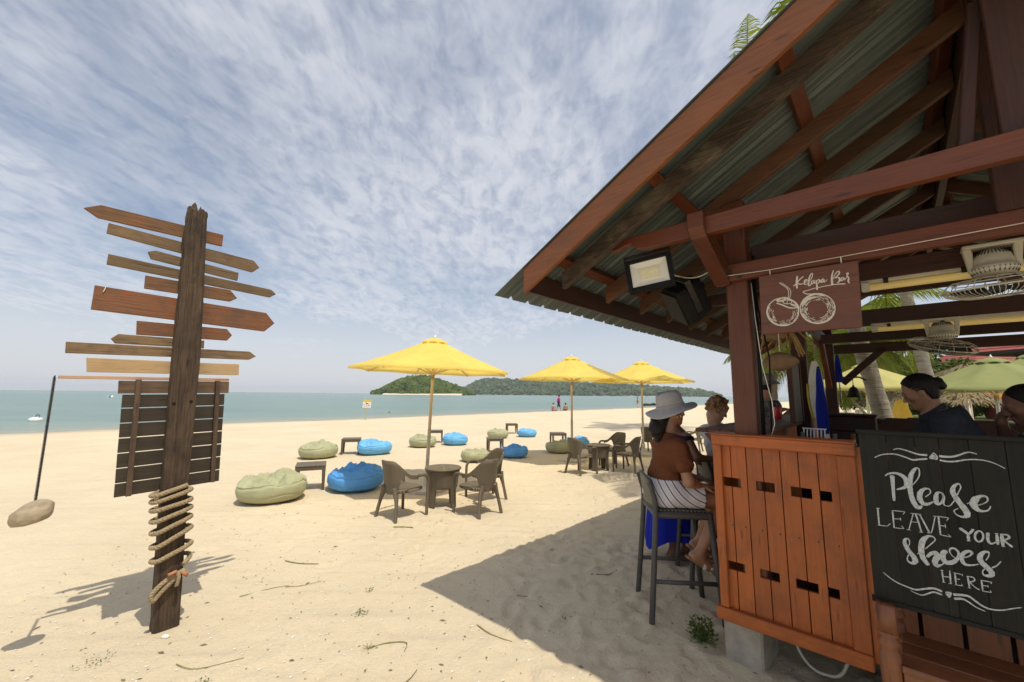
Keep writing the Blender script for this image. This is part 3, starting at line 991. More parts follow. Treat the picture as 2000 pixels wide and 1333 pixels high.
# brush strokes of the two painted signs: (along the board, height, stroke width) in metres
KELAPA = [
[(-0.4071,2.31,0.0052),(-0.3944,2.318,0.0052),(-0.3882,2.328,0.0052)],
[(-0.3827,2.368,0.0082),(-0.3895,2.326,0.0089),(-0.3894,2.292,0.0096)],
[(-0.3538,2.359,0.0059),(-0.3712,2.345,0.0059),(-0.3894,2.324,0.006)],
[(-0.3892,2.326,0.0067),(-0.3748,2.316,0.0067),(-0.3607,2.315,0.0066)],
[(-0.3607,2.315,0.0037),(-0.3491,2.319,0.0044),(-0.338,2.329,0.0044),(-0.3389,2.337,0.0051),(-0.3488,2.332,0.0074),(-0.3516,2.317,0.0074),(-0.3469,2.308,0.0059),(-0.3364,2.311,0.0037)],
[(-0.3364,2.311,0.0037),(-0.3168,2.338,0.004),(-0.3084,2.362,0.0044),(-0.3126,2.369,0.0051),(-0.3224,2.354,0.0066),(-0.3303,2.326,0.0081),(-0.3321,2.301,0.008),(-0.3255,2.299,0.0051),(-0.3167,2.311,0.0036)],
[(-0.3037,2.327,0.0044),(-0.3141,2.322,0.0058),(-0.3187,2.311,0.0066),(-0.3132,2.306,0.0051),(-0.3034,2.322,0.0044),(-0.3043,2.309,0.0065),(-0.297,2.311,0.0036)],
[(-0.2959,2.326,0.0058),(-0.2939,2.297,0.0072),(-0.2944,2.267,0.0086)],
[(-0.2938,2.316,0.0036),(-0.2844,2.327,0.0051),(-0.2787,2.318,0.0072),(-0.2844,2.307,0.005),(-0.2917,2.305,0.0036)],
[(-0.2583,2.325,0.0043),(-0.268,2.324,0.0058),(-0.2734,2.312,0.0065),(-0.2687,2.307,0.005),(-0.2586,2.321,0.0043),(-0.2601,2.308,0.0057),(-0.2514,2.311,0.0036),(-0.2438,2.32,0.0029)],
[(-0.2126,2.367,0.0043),(-0.2227,2.331,0.0075),(-0.224,2.284,0.0106)],
[(-0.2206,2.314,0.0035),(-0.2076,2.342,0.0042),(-0.1928,2.357,0.0056),(-0.1874,2.348,0.007),(-0.1968,2.332,0.0056),(-0.2113,2.321,0.0042),(-0.1948,2.322,0.0056),(-0.1895,2.309,0.0077),(-0.1954,2.293,0.0063),(-0.2029,2.294,0.0042)],
[(-0.1709,2.317,0.0042),(-0.1802,2.316,0.0056),(-0.1853,2.305,0.0063),(-0.1794,2.3,0.0049),(-0.1701,2.314,0.0042),(-0.1699,2.303,0.0056),(-0.1638,2.306,0.0035)],
[(-0.1638,2.306,0.0035),(-0.1565,2.321,0.0042),(-0.15,2.337,0.0063),(-0.1562,2.336,0.0049),(-0.1539,2.321,0.0049),(-0.1505,2.306,0.0069),(-0.1533,2.29,0.0069),(-0.1478,2.279,0.0041)],
[(-0.1663,2.28,0.0063),(-0.2092,2.284,0.0049),(-0.2563,2.283,0.0043),(-0.308,2.278,0.0043),(-0.3376,2.272,0.0044),(-0.3611,2.267,0.0044),(-0.3478,2.253,0.0051),(-0.3219,2.247,0.0058)],
[(-0.4755,2.341,0.0034),(-0.4333,2.288,0.0034),(-0.4461,2.209,0.0034)],
[(-0.4674,2.343,0.0034),(-0.4229,2.287,0.0034),(-0.4345,2.224,0.0034)],
[(-0.4755,2.341,0.0034),(-0.4674,2.343,0.0034)],
[(-0.4461,2.209,0.0034),(-0.4388,2.207,0.0034)],
[(-0.3913,2.15,0.0055),(-0.3945,2.132,0.0055),(-0.4014,2.115,0.0055),(-0.4117,2.1,0.0055),(-0.4249,2.089,0.0055),(-0.4405,2.08,0.0055),(-0.4576,2.076,0.0056),(-0.4755,2.076,0.0056),(-0.4934,2.08,0.0056),(-0.5102,2.088,0.0057),(-0.5251,2.1,0.0057),(-0.5374,2.115,0.0057),(-0.5463,2.133,0.0057),(-0.5514,2.152,0.0058),(-0.5523,2.172,0.0058),(-0.549,2.191,0.0058),(-0.5416,2.208,0.0058),(-0.5306,2.223,0.0058),(-0.5165,2.235,0.0057),(-0.5002,2.243,0.0057),(-0.4825,2.246,0.0057),(-0.4643,2.246,0.0057),(-0.4466,2.241,0.0056),(-0.4303,2.232,0.0056),(-0.4161,2.22,0.0056),(-0.4046,2.204,0.0055),(-0.3965,2.187,0.0055),(-0.392,2.169,0.0055),(-0.3913,2.15,0.0055)],
[(-0.448,2.081,0.0059),(-0.4587,2.079,0.0059),(-0.4696,2.079,0.006),(-0.4806,2.08,0.006),(-0.4915,2.083,0.006),(-0.502,2.087,0.006),(-0.5119,2.093,0.006),(-0.521,2.101,0.0061),(-0.529,2.11,0.0061),(-0.536,2.119,0.0061),(-0.5415,2.13,0.0061),(-0.5456,2.142,0.0061),(-0.5482,2.154,0.0061),(-0.5491,2.166,0.0061),(-0.5484,2.178,0.0061),(-0.5461,2.189,0.0061),(-0.5422,2.2,0.0061)],
[(-0.4985,2.234,0.0069),(-0.4804,2.243,0.0083),(-0.4548,2.247,0.0083),(-0.4307,2.235,0.0067),(-0.4047,2.21,0.0081),(-0.3914,2.184,0.0081),(-0.3903,2.166,0.0059)],
[(-0.4995,2.22,0.0061),(-0.4702,2.204,0.0068),(-0.4403,2.184,0.0075),(-0.4161,2.177,0.0067),(-0.3949,2.177,0.0052)],
[(-0.4206,2.215,0.0045),(-0.4222,2.212,0.0045),(-0.4262,2.208,0.0045),(-0.4323,2.207,0.0045),(-0.4396,2.206,0.0045),(-0.4473,2.208,0.0045),(-0.4544,2.21,0.0045),(-0.4602,2.214,0.0045),(-0.4639,2.218,0.0045),(-0.4649,2.222,0.0045),(-0.4633,2.226,0.0045),(-0.4592,2.229,0.0045),(-0.4531,2.231,0.0045),(-0.4457,2.231,0.0045),(-0.438,2.23,0.0045),(-0.4309,2.227,0.0045),(-0.4252,2.224,0.0045),(-0.4216,2.22,0.0045),(-0.4206,2.215,0.0045)],
[(-0.4956,2.23,0.0099),(-0.4686,2.23,0.0098),(-0.449,2.24,0.0098)],
[(-0.4267,2.202,0.0097),(-0.4061,2.19,0.0096),(-0.3946,2.181,0.0096)],
[(-0.2219,2.146,0.0049),(-0.2252,2.128,0.0049),(-0.2322,2.11,0.0049),(-0.2426,2.095,0.0049),(-0.2559,2.083,0.0049),(-0.2715,2.075,0.0049),(-0.2886,2.071,0.0049),(-0.3065,2.07,0.005),(-0.3243,2.075,0.005),(-0.3411,2.083,0.005),(-0.3559,2.095,0.0051),(-0.3681,2.111,0.0051),(-0.3769,2.129,0.0051),(-0.3818,2.149,0.0051),(-0.3825,2.169,0.0051),(-0.379,2.188,0.0051),(-0.3715,2.206,0.0051),(-0.3604,2.222,0.0051),(-0.3462,2.234,0.0051),(-0.3298,2.242,0.0051),(-0.3121,2.245,0.0051),(-0.294,2.245,0.005),(-0.2763,2.24,0.005),(-0.2601,2.23,0.005),(-0.246,2.218,0.005),(-0.2347,2.202,0.0049),(-0.2267,2.184,0.0049),(-0.2224,2.166,0.0049),(-0.2219,2.146,0.0049)],
[(-0.2327,2.119,0.0056),(-0.2369,2.11,0.0056),(-0.2421,2.102,0.0056),(-0.2481,2.095,0.0056),(-0.2549,2.089,0.0056),(-0.2624,2.083,0.0056),(-0.2704,2.079,0.0056),(-0.279,2.076,0.0056),(-0.2879,2.074,0.0057),(-0.297,2.073,0.0057),(-0.3063,2.074,0.0057),(-0.3155,2.076,0.0057),(-0.3245,2.078,0.0057),(-0.3332,2.083,0.0057),(-0.3415,2.088,0.0058),(-0.3492,2.094,0.0058),(-0.3562,2.101,0.0058),(-0.3624,2.109,0.0058),(-0.3676,2.118,0.0058),(-0.3719,2.127,0.0058),(-0.3751,2.137,0.0058)],
[(-0.3731,2.189,0.0183),(-0.3566,2.212,0.0168),(-0.3294,2.223,0.0123),(-0.3028,2.229,0.005)],
[(-0.3529,2.223,0.0073),(-0.3281,2.241,0.0123),(-0.3046,2.244,0.0108),(-0.2823,2.237,0.0079),(-0.2607,2.223,0.005)],
[(-0.5419,2.187,0.0027),(-0.54,2.191,0.0027),(-0.5379,2.196,0.0027),(-0.5354,2.2,0.0027)],
[(-0.4156,2.123,0.003),(-0.4165,2.122,0.003),(-0.4174,2.12,0.003),(-0.4184,2.118,0.003)],
[(-0.468,2.08,0.0024),(-0.4774,2.081,0.0024),(-0.4867,2.083,0.0024),(-0.4958,2.086,0.0024)],
[(-0.5251,2.155,0.0018),(-0.5253,2.16,0.0018),(-0.525,2.165,0.0018),(-0.5243,2.17,0.0018)],
[(-0.4168,2.124,0.0026),(-0.4199,2.119,0.0026),(-0.4235,2.114,0.0026),(-0.4277,2.11,0.0026)],
[(-0.4013,2.132,0.0023),(-0.4038,2.124,0.0023),(-0.4072,2.117,0.0023),(-0.4114,2.11,0.0023)],
[(-0.4301,2.12,0.0019),(-0.4315,2.118,0.0019),(-0.4329,2.117,0.0019),(-0.4345,2.115,0.0019)],
[(-0.5166,2.142,0.0021),(-0.5179,2.147,0.0021),(-0.5188,2.151,0.0021),(-0.5193,2.156,0.0021)],
[(-0.5242,2.117,0.0026),(-0.5267,2.121,0.0026),(-0.529,2.125,0.0026),(-0.5311,2.129,0.0026)],
[(-0.4177,2.152,0.0018),(-0.418,2.147,0.0018),(-0.4188,2.142,0.0018),(-0.42,2.137,0.0018)],
[(-0.4185,2.161,0.0025),(-0.4179,2.154,0.0025),(-0.4181,2.148,0.0025),(-0.419,2.142,0.0025)],
[(-0.4599,2.096,0.0026),(-0.4664,2.095,0.0026),(-0.473,2.095,0.0026),(-0.4795,2.096,0.0026)],
[(-0.406,2.119,0.0033),(-0.4101,2.111,0.0033),(-0.4149,2.105,0.0033),(-0.4204,2.099,0.0033)],
[(-0.4339,2.093,0.0029),(-0.4373,2.091,0.0029),(-0.4409,2.09,0.0029),(-0.4445,2.088,0.0029)],
[(-0.4215,2.135,0.0016),(-0.4232,2.13,0.0016),(-0.4254,2.126,0.0016),(-0.4278,2.122,0.0016)],
[(-0.5027,2.107,0.0034),(-0.5083,2.111,0.0034),(-0.5134,2.116,0.0034),(-0.518,2.122,0.0034)],
[(-0.4047,2.148,0.0016),(-0.4051,2.144,0.0016),(-0.4057,2.14,0.0016),(-0.4065,2.136,0.0016)],
[(-0.41,2.135,0.0022),(-0.4108,2.132,0.0022),(-0.4118,2.129,0.0022),(-0.413,2.127,0.0022)],
[(-0.4391,2.098,0.0031),(-0.4409,2.097,0.0031),(-0.4428,2.096,0.0031),(-0.4446,2.096,0.0031)],
[(-0.4003,2.165,0.0022),(-0.3993,2.157,0.0022),(-0.3992,2.148,0.0022),(-0.4,2.14,0.0022)],
[(-0.5387,2.174,0.0027),(-0.5372,2.18,0.0027),(-0.535,2.186,0.0027),(-0.5323,2.192,0.0027)],
[(-0.5203,2.165,0.0029),(-0.5198,2.168,0.0029),(-0.519,2.172,0.0029),(-0.5179,2.175,0.0029)],
[(-0.4986,2.087,0.0025),(-0.5072,2.091,0.0025),(-0.5152,2.097,0.0025),(-0.5225,2.103,0.0025)],
[(-0.4067,2.143,0.0025),(-0.4075,2.138,0.0025),(-0.4085,2.134,0.0025),(-0.4099,2.129,0.0025)],
[(-0.4149,2.125,0.0023),(-0.4175,2.12,0.0023),(-0.4205,2.116,0.0023),(-0.424,2.111,0.0023)],
[(-0.5102,2.111,0.0029),(-0.5147,2.115,0.0029),(-0.5187,2.12,0.0029),(-0.5222,2.126,0.0029)],
[(-0.4014,2.118,0.0032),(-0.4049,2.111,0.0032),(-0.4089,2.105,0.0032),(-0.4135,2.099,0.0032)],
[(-0.5443,2.145,0.0021),(-0.5455,2.151,0.0021),(-0.546,2.158,0.0021),(-0.5459,2.165,0.0021)],
[(-0.5021,2.092,0.0026),(-0.5063,2.095,0.0026),(-0.5104,2.097,0.0026),(-0.5142,2.1,0.0026)],
[(-0.5266,2.11,0.0016),(-0.5314,2.117,0.0016),(-0.5356,2.124,0.0016),(-0.539,2.131,0.0016)],
[(-0.4627,2.082,0.0019),(-0.4705,2.082,0.0019),(-0.4784,2.082,0.0019),(-0.4862,2.084,0.0019)],
[(-0.5429,2.134,0.0017),(-0.5451,2.142,0.0017),(-0.5466,2.149,0.0017),(-0.5474,2.157,0.0017)],
[(-0.5111,2.096,0.0023),(-0.5177,2.102,0.0023),(-0.5237,2.108,0.0023),(-0.5291,2.114,0.0024)],
[(-0.4477,2.105,0.0027),(-0.4508,2.104,0.0027),(-0.4538,2.103,0.0027),(-0.457,2.102,0.0027)],
[(-0.5216,2.146,0.0018),(-0.5222,2.149,0.0018),(-0.5226,2.152,0.0018),(-0.5229,2.155,0.0018)],
[(-0.4506,2.091,0.003),(-0.4575,2.089,0.003),(-0.4646,2.088,0.003),(-0.4717,2.088,0.0031)],
[(-0.4888,2.082,0.0027),(-0.4967,2.084,0.0027),(-0.5044,2.088,0.0027),(-0.5117,2.093,0.0027)],
[(-0.5048,2.113,0.0021),(-0.5066,2.115,0.0021),(-0.5084,2.116,0.0021),(-0.5101,2.118,0.0021)],
[(-0.4814,2.1,0.0023),(-0.4849,2.101,0.0023),(-0.4883,2.102,0.0023),(-0.4917,2.104,0.0023)],
[(-0.5323,2.125,0.0018),(-0.536,2.133,0.0018),(-0.5388,2.141,0.0018),(-0.5405,2.15,0.0018)],
[(-0.4187,2.153,0.0032),(-0.4188,2.149,0.0032),(-0.4191,2.146,0.0032),(-0.4198,2.142,0.0032)],
[(-0.4649,2.104,0.0031),(-0.47,2.104,0.0031),(-0.4752,2.105,0.0031),(-0.4803,2.106,0.0031)],
[(-0.5315,2.172,0.0022),(-0.5308,2.175,0.0022),(-0.5298,2.179,0.0022),(-0.5286,2.182,0.0022)],
[(-0.4058,2.116,0.002),(-0.4091,2.111,0.002),(-0.4128,2.105,0.002),(-0.4169,2.101,0.002)],
[(-0.4191,2.133,0.0028),(-0.4217,2.127,0.0028),(-0.4249,2.122,0.0028),(-0.4287,2.117,0.0028)],
[(-0.4986,2.085,0.0025),(-0.5052,2.088,0.0025),(-0.5116,2.092,0.0025),(-0.5176,2.097,0.0025)],
[(-0.5083,2.106,0.0031),(-0.5111,2.108,0.0031),(-0.5137,2.111,0.0031),(-0.5162,2.113,0.0031)],
[(-0.4518,2.084,0.003),(-0.4574,2.083,0.003),(-0.4632,2.083,0.003),(-0.469,2.083,0.003)],
[(-0.4167,2.146,0.0031),(-0.4175,2.141,0.0031),(-0.4187,2.136,0.0031),(-0.4203,2.132,0.0031)],
[(-0.4859,2.079,0.0025),(-0.4901,2.08,0.0025),(-0.4943,2.081,0.0025),(-0.4984,2.083,0.0025)],
[(-0.5408,2.153,0.0015),(-0.5412,2.16,0.0015),(-0.5408,2.168,0.0015),(-0.5396,2.176,0.0015)],
[(-0.4207,2.093,0.0016),(-0.4231,2.091,0.0016),(-0.4256,2.089,0.0016),(-0.4282,2.088,0.0016)],
[(-0.5491,2.167,0.0021),(-0.5486,2.172,0.0021),(-0.5478,2.177,0.0021),(-0.5467,2.182,0.0021)],
[(-0.515,2.111,0.0021),(-0.5173,2.113,0.0021),(-0.5194,2.116,0.0021),(-0.5214,2.118,0.0021)],
[(-0.542,2.193,0.0023),(-0.5385,2.2,0.0023),(-0.5342,2.206,0.0023),(-0.5293,2.212,0.0023)],
[(-0.4418,2.081,0.0026),(-0.4465,2.08,0.0026),(-0.4513,2.078,0.0026),(-0.4563,2.078,0.0026)],
[(-0.5145,2.122,0.0027),(-0.5182,2.127,0.0027),(-0.5213,2.133,0.0027),(-0.5239,2.139,0.0027)],
[(-0.5223,2.111,0.0028),(-0.5259,2.115,0.0029),(-0.5291,2.12,0.0029),(-0.532,2.125,0.0029)],
[(-0.4727,2.086,0.0028),(-0.4783,2.087,0.0028),(-0.4839,2.088,0.0028),(-0.4894,2.09,0.0028)],
[(-0.5429,2.129,0.0032),(-0.545,2.134,0.0032),(-0.5467,2.14,0.0032),(-0.548,2.145,0.0032)],
[(-0.5079,2.124,0.003),(-0.5116,2.129,0.003),(-0.5148,2.135,0.003),(-0.5173,2.14,0.003)],
[(-0.5448,2.148,0.0031),(-0.5452,2.152,0.0031),(-0.5455,2.155,0.0031),(-0.5457,2.158,0.0031)],
[(-0.4267,2.088,0.0016),(-0.4336,2.084,0.0016),(-0.4409,2.081,0.0016),(-0.4486,2.078,0.0016)],
[(-0.4119,2.103,0.0018),(-0.4178,2.096,0.0018),(-0.4244,2.091,0.0018),(-0.4317,2.086,0.0018)],
[(-0.4177,2.136,0.0024),(-0.4197,2.131,0.0024),(-0.4222,2.125,0.0024),(-0.4252,2.121,0.0024)],
[(-0.4271,2.113,0.0032),(-0.4313,2.109,0.0032),(-0.436,2.105,0.0032),(-0.441,2.102,0.0032)],
[(-0.5101,2.089,0.0031),(-0.5157,2.093,0.0031),(-0.5211,2.098,0.0031),(-0.526,2.103,0.0031)],
[(-0.4434,2.084,0.0026),(-0.4471,2.083,0.0026),(-0.4509,2.082,0.0026),(-0.4547,2.081,0.0026)],
[(-0.5184,2.125,0.0023),(-0.5205,2.128,0.0023),(-0.5224,2.132,0.0023),(-0.524,2.136,0.0023)],
[(-0.536,2.128,0.0025),(-0.5371,2.13,0.0025),(-0.5382,2.133,0.0025),(-0.5392,2.136,0.0025)],
[(-0.5134,2.135,0.0018),(-0.5155,2.14,0.0018),(-0.5172,2.145,0.0018),(-0.5183,2.15,0.0018)],
[(-0.5312,2.171,0.0028),(-0.5302,2.175,0.0028),(-0.5289,2.18,0.0028),(-0.5271,2.184,0.0028)],
[(-0.4429,2.11,0.0029),(-0.4446,2.109,0.0029),(-0.4463,2.108,0.0029),(-0.4481,2.107,0.0029)],
[(-0.5209,2.168,0.0029),(-0.5201,2.172,0.0029),(-0.5191,2.175,0.0029),(-0.5178,2.179,0.0029)],
[(-0.4835,2.08,0.0026),(-0.4872,2.081,0.0026),(-0.4908,2.082,0.0026),(-0.4943,2.084,0.0026)],
[(-0.4671,2.082,0.0033),(-0.4741,2.082,0.0033),(-0.4812,2.083,0.0033),(-0.4881,2.085,0.0033)],
[(-0.4814,2.092,0.0015),(-0.4846,2.093,0.0015),(-0.4878,2.094,0.0015),(-0.4909,2.095,0.0015)],
[(-0.5241,2.116,0.0022),(-0.526,2.118,0.0022),(-0.5278,2.121,0.0022),(-0.5296,2.124,0.0022)],
[(-0.3955,2.15,0.0026),(-0.3958,2.144,0.0026),(-0.3965,2.138,0.0026),(-0.3977,2.133,0.0026)],
[(-0.516,2.129,0.0033),(-0.5187,2.134,0.0033),(-0.5209,2.14,0.0033),(-0.5226,2.145,0.0033)],
[(-0.4661,2.086,0.0028),(-0.4697,2.086,0.0028),(-0.4732,2.086,0.0028),(-0.4768,2.087,0.0028)],
[(-0.4116,2.164,0.0019),(-0.4107,2.157,0.0019),(-0.4106,2.15,0.0019),(-0.4112,2.143,0.0019)],
[(-0.3102,2.075,0.0027),(-0.3137,2.076,0.0027),(-0.3172,2.077,0.0027),(-0.3207,2.078,0.0027)],
[(-0.2562,2.182,0.0029),(-0.2548,2.179,0.0029),(-0.2536,2.176,0.0029),(-0.2524,2.173,0.0029)],
[(-0.3675,2.127,0.0016),(-0.3702,2.135,0.0016),(-0.3721,2.143,0.0016),(-0.3733,2.151,0.0016)],
[(-0.2575,2.22,0.0021),(-0.254,2.217,0.0021),(-0.2507,2.213,0.002),(-0.2476,2.21,0.002)],
[(-0.3249,2.22,0.0021),(-0.3231,2.221,0.0021),(-0.3213,2.222,0.0021),(-0.3195,2.222,0.0021)],
[(-0.3701,2.158,0.0025),(-0.37,2.162,0.0025),(-0.3698,2.165,0.0025),(-0.3694,2.169,0.0025)],
[(-0.3405,2.127,0.0017),(-0.3427,2.131,0.0017),(-0.3446,2.135,0.0017),(-0.3462,2.139,0.0017)],
[(-0.3327,2.228,0.0031),(-0.33,2.229,0.0031),(-0.3273,2.23,0.0031),(-0.3245,2.231,0.0031)],
[(-0.262,2.119,0.0021),(-0.2661,2.114,0.0021),(-0.2707,2.11,0.0021),(-0.2757,2.107,0.0021)],
[(-0.2935,2.215,0.0026),(-0.2903,2.214,0.0026),(-0.2871,2.213,0.0026),(-0.284,2.212,0.0026)],
[(-0.2752,2.213,0.0028),(-0.2722,2.211,0.0028),(-0.2694,2.209,0.0028),(-0.2666,2.207,0.0028)],
[(-0.3196,2.204,0.0016),(-0.3159,2.205,0.0016),(-0.3121,2.206,0.0016),(-0.3082,2.207,0.0016)],
[(-0.3446,2.103,0.0027),(-0.3495,2.108,0.0027),(-0.354,2.114,0.0027),(-0.3579,2.12,0.0027)],
[(-0.2787,2.089,0.0025),(-0.2843,2.087,0.0025),(-0.2901,2.086,0.0025),(-0.2959,2.086,0.0025)],
[(-0.2403,2.197,0.0016),(-0.2367,2.191,0.0016),(-0.2336,2.184,0.0016),(-0.2311,2.177,0.0016)],
[(-0.2727,2.11,0.0027),(-0.2752,2.108,0.0027),(-0.2778,2.107,0.0027),(-0.2805,2.105,0.0027)],
[(-0.3589,2.187,0.0023),(-0.3561,2.192,0.0023),(-0.3529,2.197,0.0023),(-0.3493,2.202,0.0023)],
[(-0.2738,2.082,0.0027),(-0.2762,2.081,0.0027),(-0.2786,2.08,0.0027),(-0.281,2.08,0.0027)],
[(-0.3548,2.179,0.0021),(-0.3525,2.185,0.0021),(-0.3497,2.19,0.0021),(-0.3463,2.195,0.0021)],
[(-0.3591,2.109,0.0015),(-0.364,2.117,0.0015),(-0.3681,2.125,0.0015),(-0.3712,2.134,0.0015)],
[(-0.3044,2.084,0.0021),(-0.3113,2.085,0.0021),(-0.3181,2.087,0.0021),(-0.3247,2.089,0.0021)],
[(-0.3629,2.119,0.0029),(-0.3657,2.124,0.0029),(-0.3682,2.131,0.0029),(-0.3701,2.137,0.0029)],
[(-0.2561,2.211,0.0019),(-0.254,2.209,0.0019),(-0.252,2.207,0.0019),(-0.2501,2.204,0.0019)],
[(-0.2476,2.095,0.0027),(-0.2535,2.089,0.0027),(-0.2598,2.084,0.0027),(-0.2667,2.08,0.0027)],
[(-0.2783,2.077,0.0027),(-0.2833,2.076,0.0027),(-0.2883,2.075,0.0027),(-0.2935,2.074,0.0027)],
[(-0.2967,2.213,0.0017),(-0.2919,2.212,0.0017),(-0.2873,2.211,0.0017),(-0.2828,2.209,0.0017)],
[(-0.2817,2.082,0.0024),(-0.2871,2.081,0.0024),(-0.2926,2.08,0.0024),(-0.2982,2.08,0.0024)],
[(-0.3062,2.075,0.0015),(-0.3141,2.076,0.0015),(-0.3218,2.079,0.0015),(-0.3293,2.082,0.0015)],
[(-0.2558,2.186,0.0021),(-0.2524,2.179,0.0021),(-0.2498,2.173,0.0021),(-0.2479,2.166,0.0021)],
[(-0.3546,2.198,0.0032),(-0.351,2.203,0.0032),(-0.3469,2.207,0.0032),(-0.3424,2.212,0.0032)],
[(-0.323,2.096,0.0023),(-0.3293,2.099,0.0023),(-0.3351,2.104,0.0023),(-0.3405,2.108,0.0023)],
[(-0.3047,2.223,0.0028),(-0.3029,2.223,0.0028),(-0.301,2.223,0.0028),(-0.2992,2.223,0.0028)],
[(-0.362,2.16,0.0023),(-0.3617,2.165,0.0023),(-0.361,2.171,0.0023),(-0.3598,2.176,0.0023)],
[(-0.374,2.18,0.0024),(-0.3733,2.183,0.0024),(-0.3725,2.185,0.0024),(-0.3717,2.188,0.0024)],
[(-0.3603,2.14,0.0032),(-0.3615,2.146,0.0032),(-0.3623,2.151,0.0032),(-0.3626,2.157,0.0032)],
[(-0.2702,2.109,0.0025),(-0.2747,2.106,0.0025),(-0.2795,2.104,0.0025),(-0.2845,2.102,0.0025)],
[(-0.3544,2.097,0.0016),(-0.3573,2.1,0.0016),(-0.3601,2.104,0.0016),(-0.3627,2.107,0.0016)],
[(-0.2408,2.176,0.0029),(-0.2395,2.172,0.0029),(-0.2385,2.168,0.0029),(-0.2377,2.164,0.0029)],
[(-0.2651,2.102,0.0025),(-0.2706,2.099,0.0025),(-0.2765,2.095,0.0025),(-0.2827,2.093,0.0025)],
[(-0.3072,2.209,0.0021),(-0.3021,2.209,0.0021),(-0.2971,2.208,0.0021),(-0.292,2.207,0.002)],
[(-0.2497,2.172,0.0022),(-0.248,2.166,0.0022),(-0.2469,2.159,0.0022),(-0.2466,2.152,0.0022)],
[(-0.3582,2.157,0.0015),(-0.3582,2.159,0.0015),(-0.3581,2.162,0.0015),(-0.3579,2.164,0.0015)],
[(-0.2828,2.074,0.0023),(-0.2861,2.073,0.0023),(-0.2895,2.073,0.0023),(-0.2929,2.073,0.0023)],
[(-0.3577,2.178,0.0026),(-0.3562,2.182,0.0026),(-0.3545,2.186,0.0026),(-0.3524,2.19,0.0026)],
[(-0.3731,2.147,0.0022),(-0.3738,2.155,0.0022),(-0.3738,2.164,0.0022),(-0.373,2.172,0.0022)],
[(-0.2379,2.193,0.0021),(-0.2345,2.186,0.0021),(-0.2317,2.179,0.002),(-0.2295,2.171,0.002)],
[(-0.3697,2.179,0.0019),(-0.3677,2.185,0.0019),(-0.3653,2.191,0.0019),(-0.3623,2.197,0.0019)],
[(-0.2867,2.073,0.0017),(-0.2948,2.072,0.0017),(-0.303,2.072,0.0017),(-0.3111,2.073,0.0017)],
[(-0.2829,2.084,0.0017),(-0.2861,2.083,0.0017),(-0.2893,2.083,0.0017),(-0.2926,2.082,0.0017)],
[(-0.2716,2.086,0.0016),(-0.2736,2.085,0.0016),(-0.2755,2.084,0.0016),(-0.2776,2.084,0.0016)],
[(-0.3771,2.16,0.0015),(-0.377,2.163,0.0015),(-0.3769,2.166,0.0015),(-0.3766,2.169,0.0015)],
[(-0.3609,2.122,0.0015),(-0.3639,2.129,0.0015),(-0.3664,2.136,0.0015),(-0.3681,2.143,0.0015)],
[(-0.3595,2.117,0.0032),(-0.3607,2.119,0.0032),(-0.3619,2.121,0.0032),(-0.3629,2.123,0.0032)],
[(-0.2436,2.103,0.0017),(-0.2471,2.099,0.0017),(-0.251,2.094,0.0017),(-0.2551,2.091,0.0017)],
[(-0.3399,2.104,0.0015),(-0.3419,2.106,0.0015),(-0.3438,2.108,0.0015),(-0.3457,2.11,0.0015)],
[(-0.314,2.095,0.0023),(-0.3199,2.097,0.0023),(-0.3257,2.099,0.0023),(-0.3312,2.103,0.0023)],
[(-0.3195,2.106,0.0019),(-0.3219,2.108,0.0019),(-0.3243,2.109,0.0019),(-0.3266,2.111,0.0019)],
[(-0.3352,2.203,0.0016),(-0.3324,2.205,0.0016),(-0.3295,2.207,0.0016),(-0.3265,2.209,0.0016)],
[(-0.2421,2.159,0.0014),(-0.2418,2.153,0.0014),(-0.2419,2.148,0.0014),(-0.2424,2.142,0.0014)],
[(-0.2403,2.102,0.0015),(-0.2424,2.099,0.0015),(-0.2446,2.097,0.0015),(-0.247,2.094,0.0015)],
[(-0.3394,2.23,0.0018),(-0.3311,2.234,0.0018),(-0.3224,2.236,0.0018),(-0.3135,2.238,0.0018)],
[(-0.3485,2.154,0.0031),(-0.3486,2.16,0.0031),(-0.3481,2.165,0.0031),(-0.347,2.171,0.0031)],
[(-0.2542,2.137,0.0025),(-0.2551,2.134,0.0025),(-0.2562,2.131,0.0025),(-0.2574,2.129,0.0025)],
[(-0.2616,2.122,0.0029),(-0.2633,2.12,0.0029),(-0.2651,2.118,0.0029),(-0.267,2.115,0.0029)],
[(-0.3635,2.11,0.0027),(-0.3662,2.115,0.0027),(-0.3686,2.119,0.0027),(-0.3708,2.124,0.0027)],
[(-0.2815,2.105,0.0027),(-0.2862,2.103,0.0027),(-0.2911,2.102,0.0027),(-0.296,2.101,0.0027)],
[(-0.3503,2.181,0.0021),(-0.3473,2.187,0.0021),(-0.3436,2.193,0.0021),(-0.3393,2.198,0.0021)],
[(-0.2969,2.08,0.0023),(-0.3042,2.081,0.0023),(-0.3114,2.082,0.0023),(-0.3186,2.084,0.0023)],
[(-0.2707,2.082,0.0025),(-0.2774,2.08,0.0025),(-0.2843,2.078,0.0025),(-0.2914,2.077,0.0025)],
[(-0.3483,2.119,0.0017),(-0.3509,2.124,0.0017),(-0.3532,2.128,0.0017),(-0.3552,2.133,0.0017)],
[(-0.2442,2.138,0.0027),(-0.2454,2.134,0.0027),(-0.2468,2.129,0.0027),(-0.2485,2.125,0.0027)],
[(-0.2549,2.112,0.0029),(-0.2569,2.109,0.0029),(-0.259,2.107,0.0029),(-0.2613,2.105,0.0029)],
[(-0.2536,2.194,0.0022),(-0.2496,2.187,0.0022),(-0.2462,2.18,0.0022),(-0.2436,2.173,0.0022)],
[(-0.302,2.21,0.0021),(-0.2988,2.21,0.0021),(-0.2957,2.209,0.0021),(-0.2925,2.209,0.0021)],
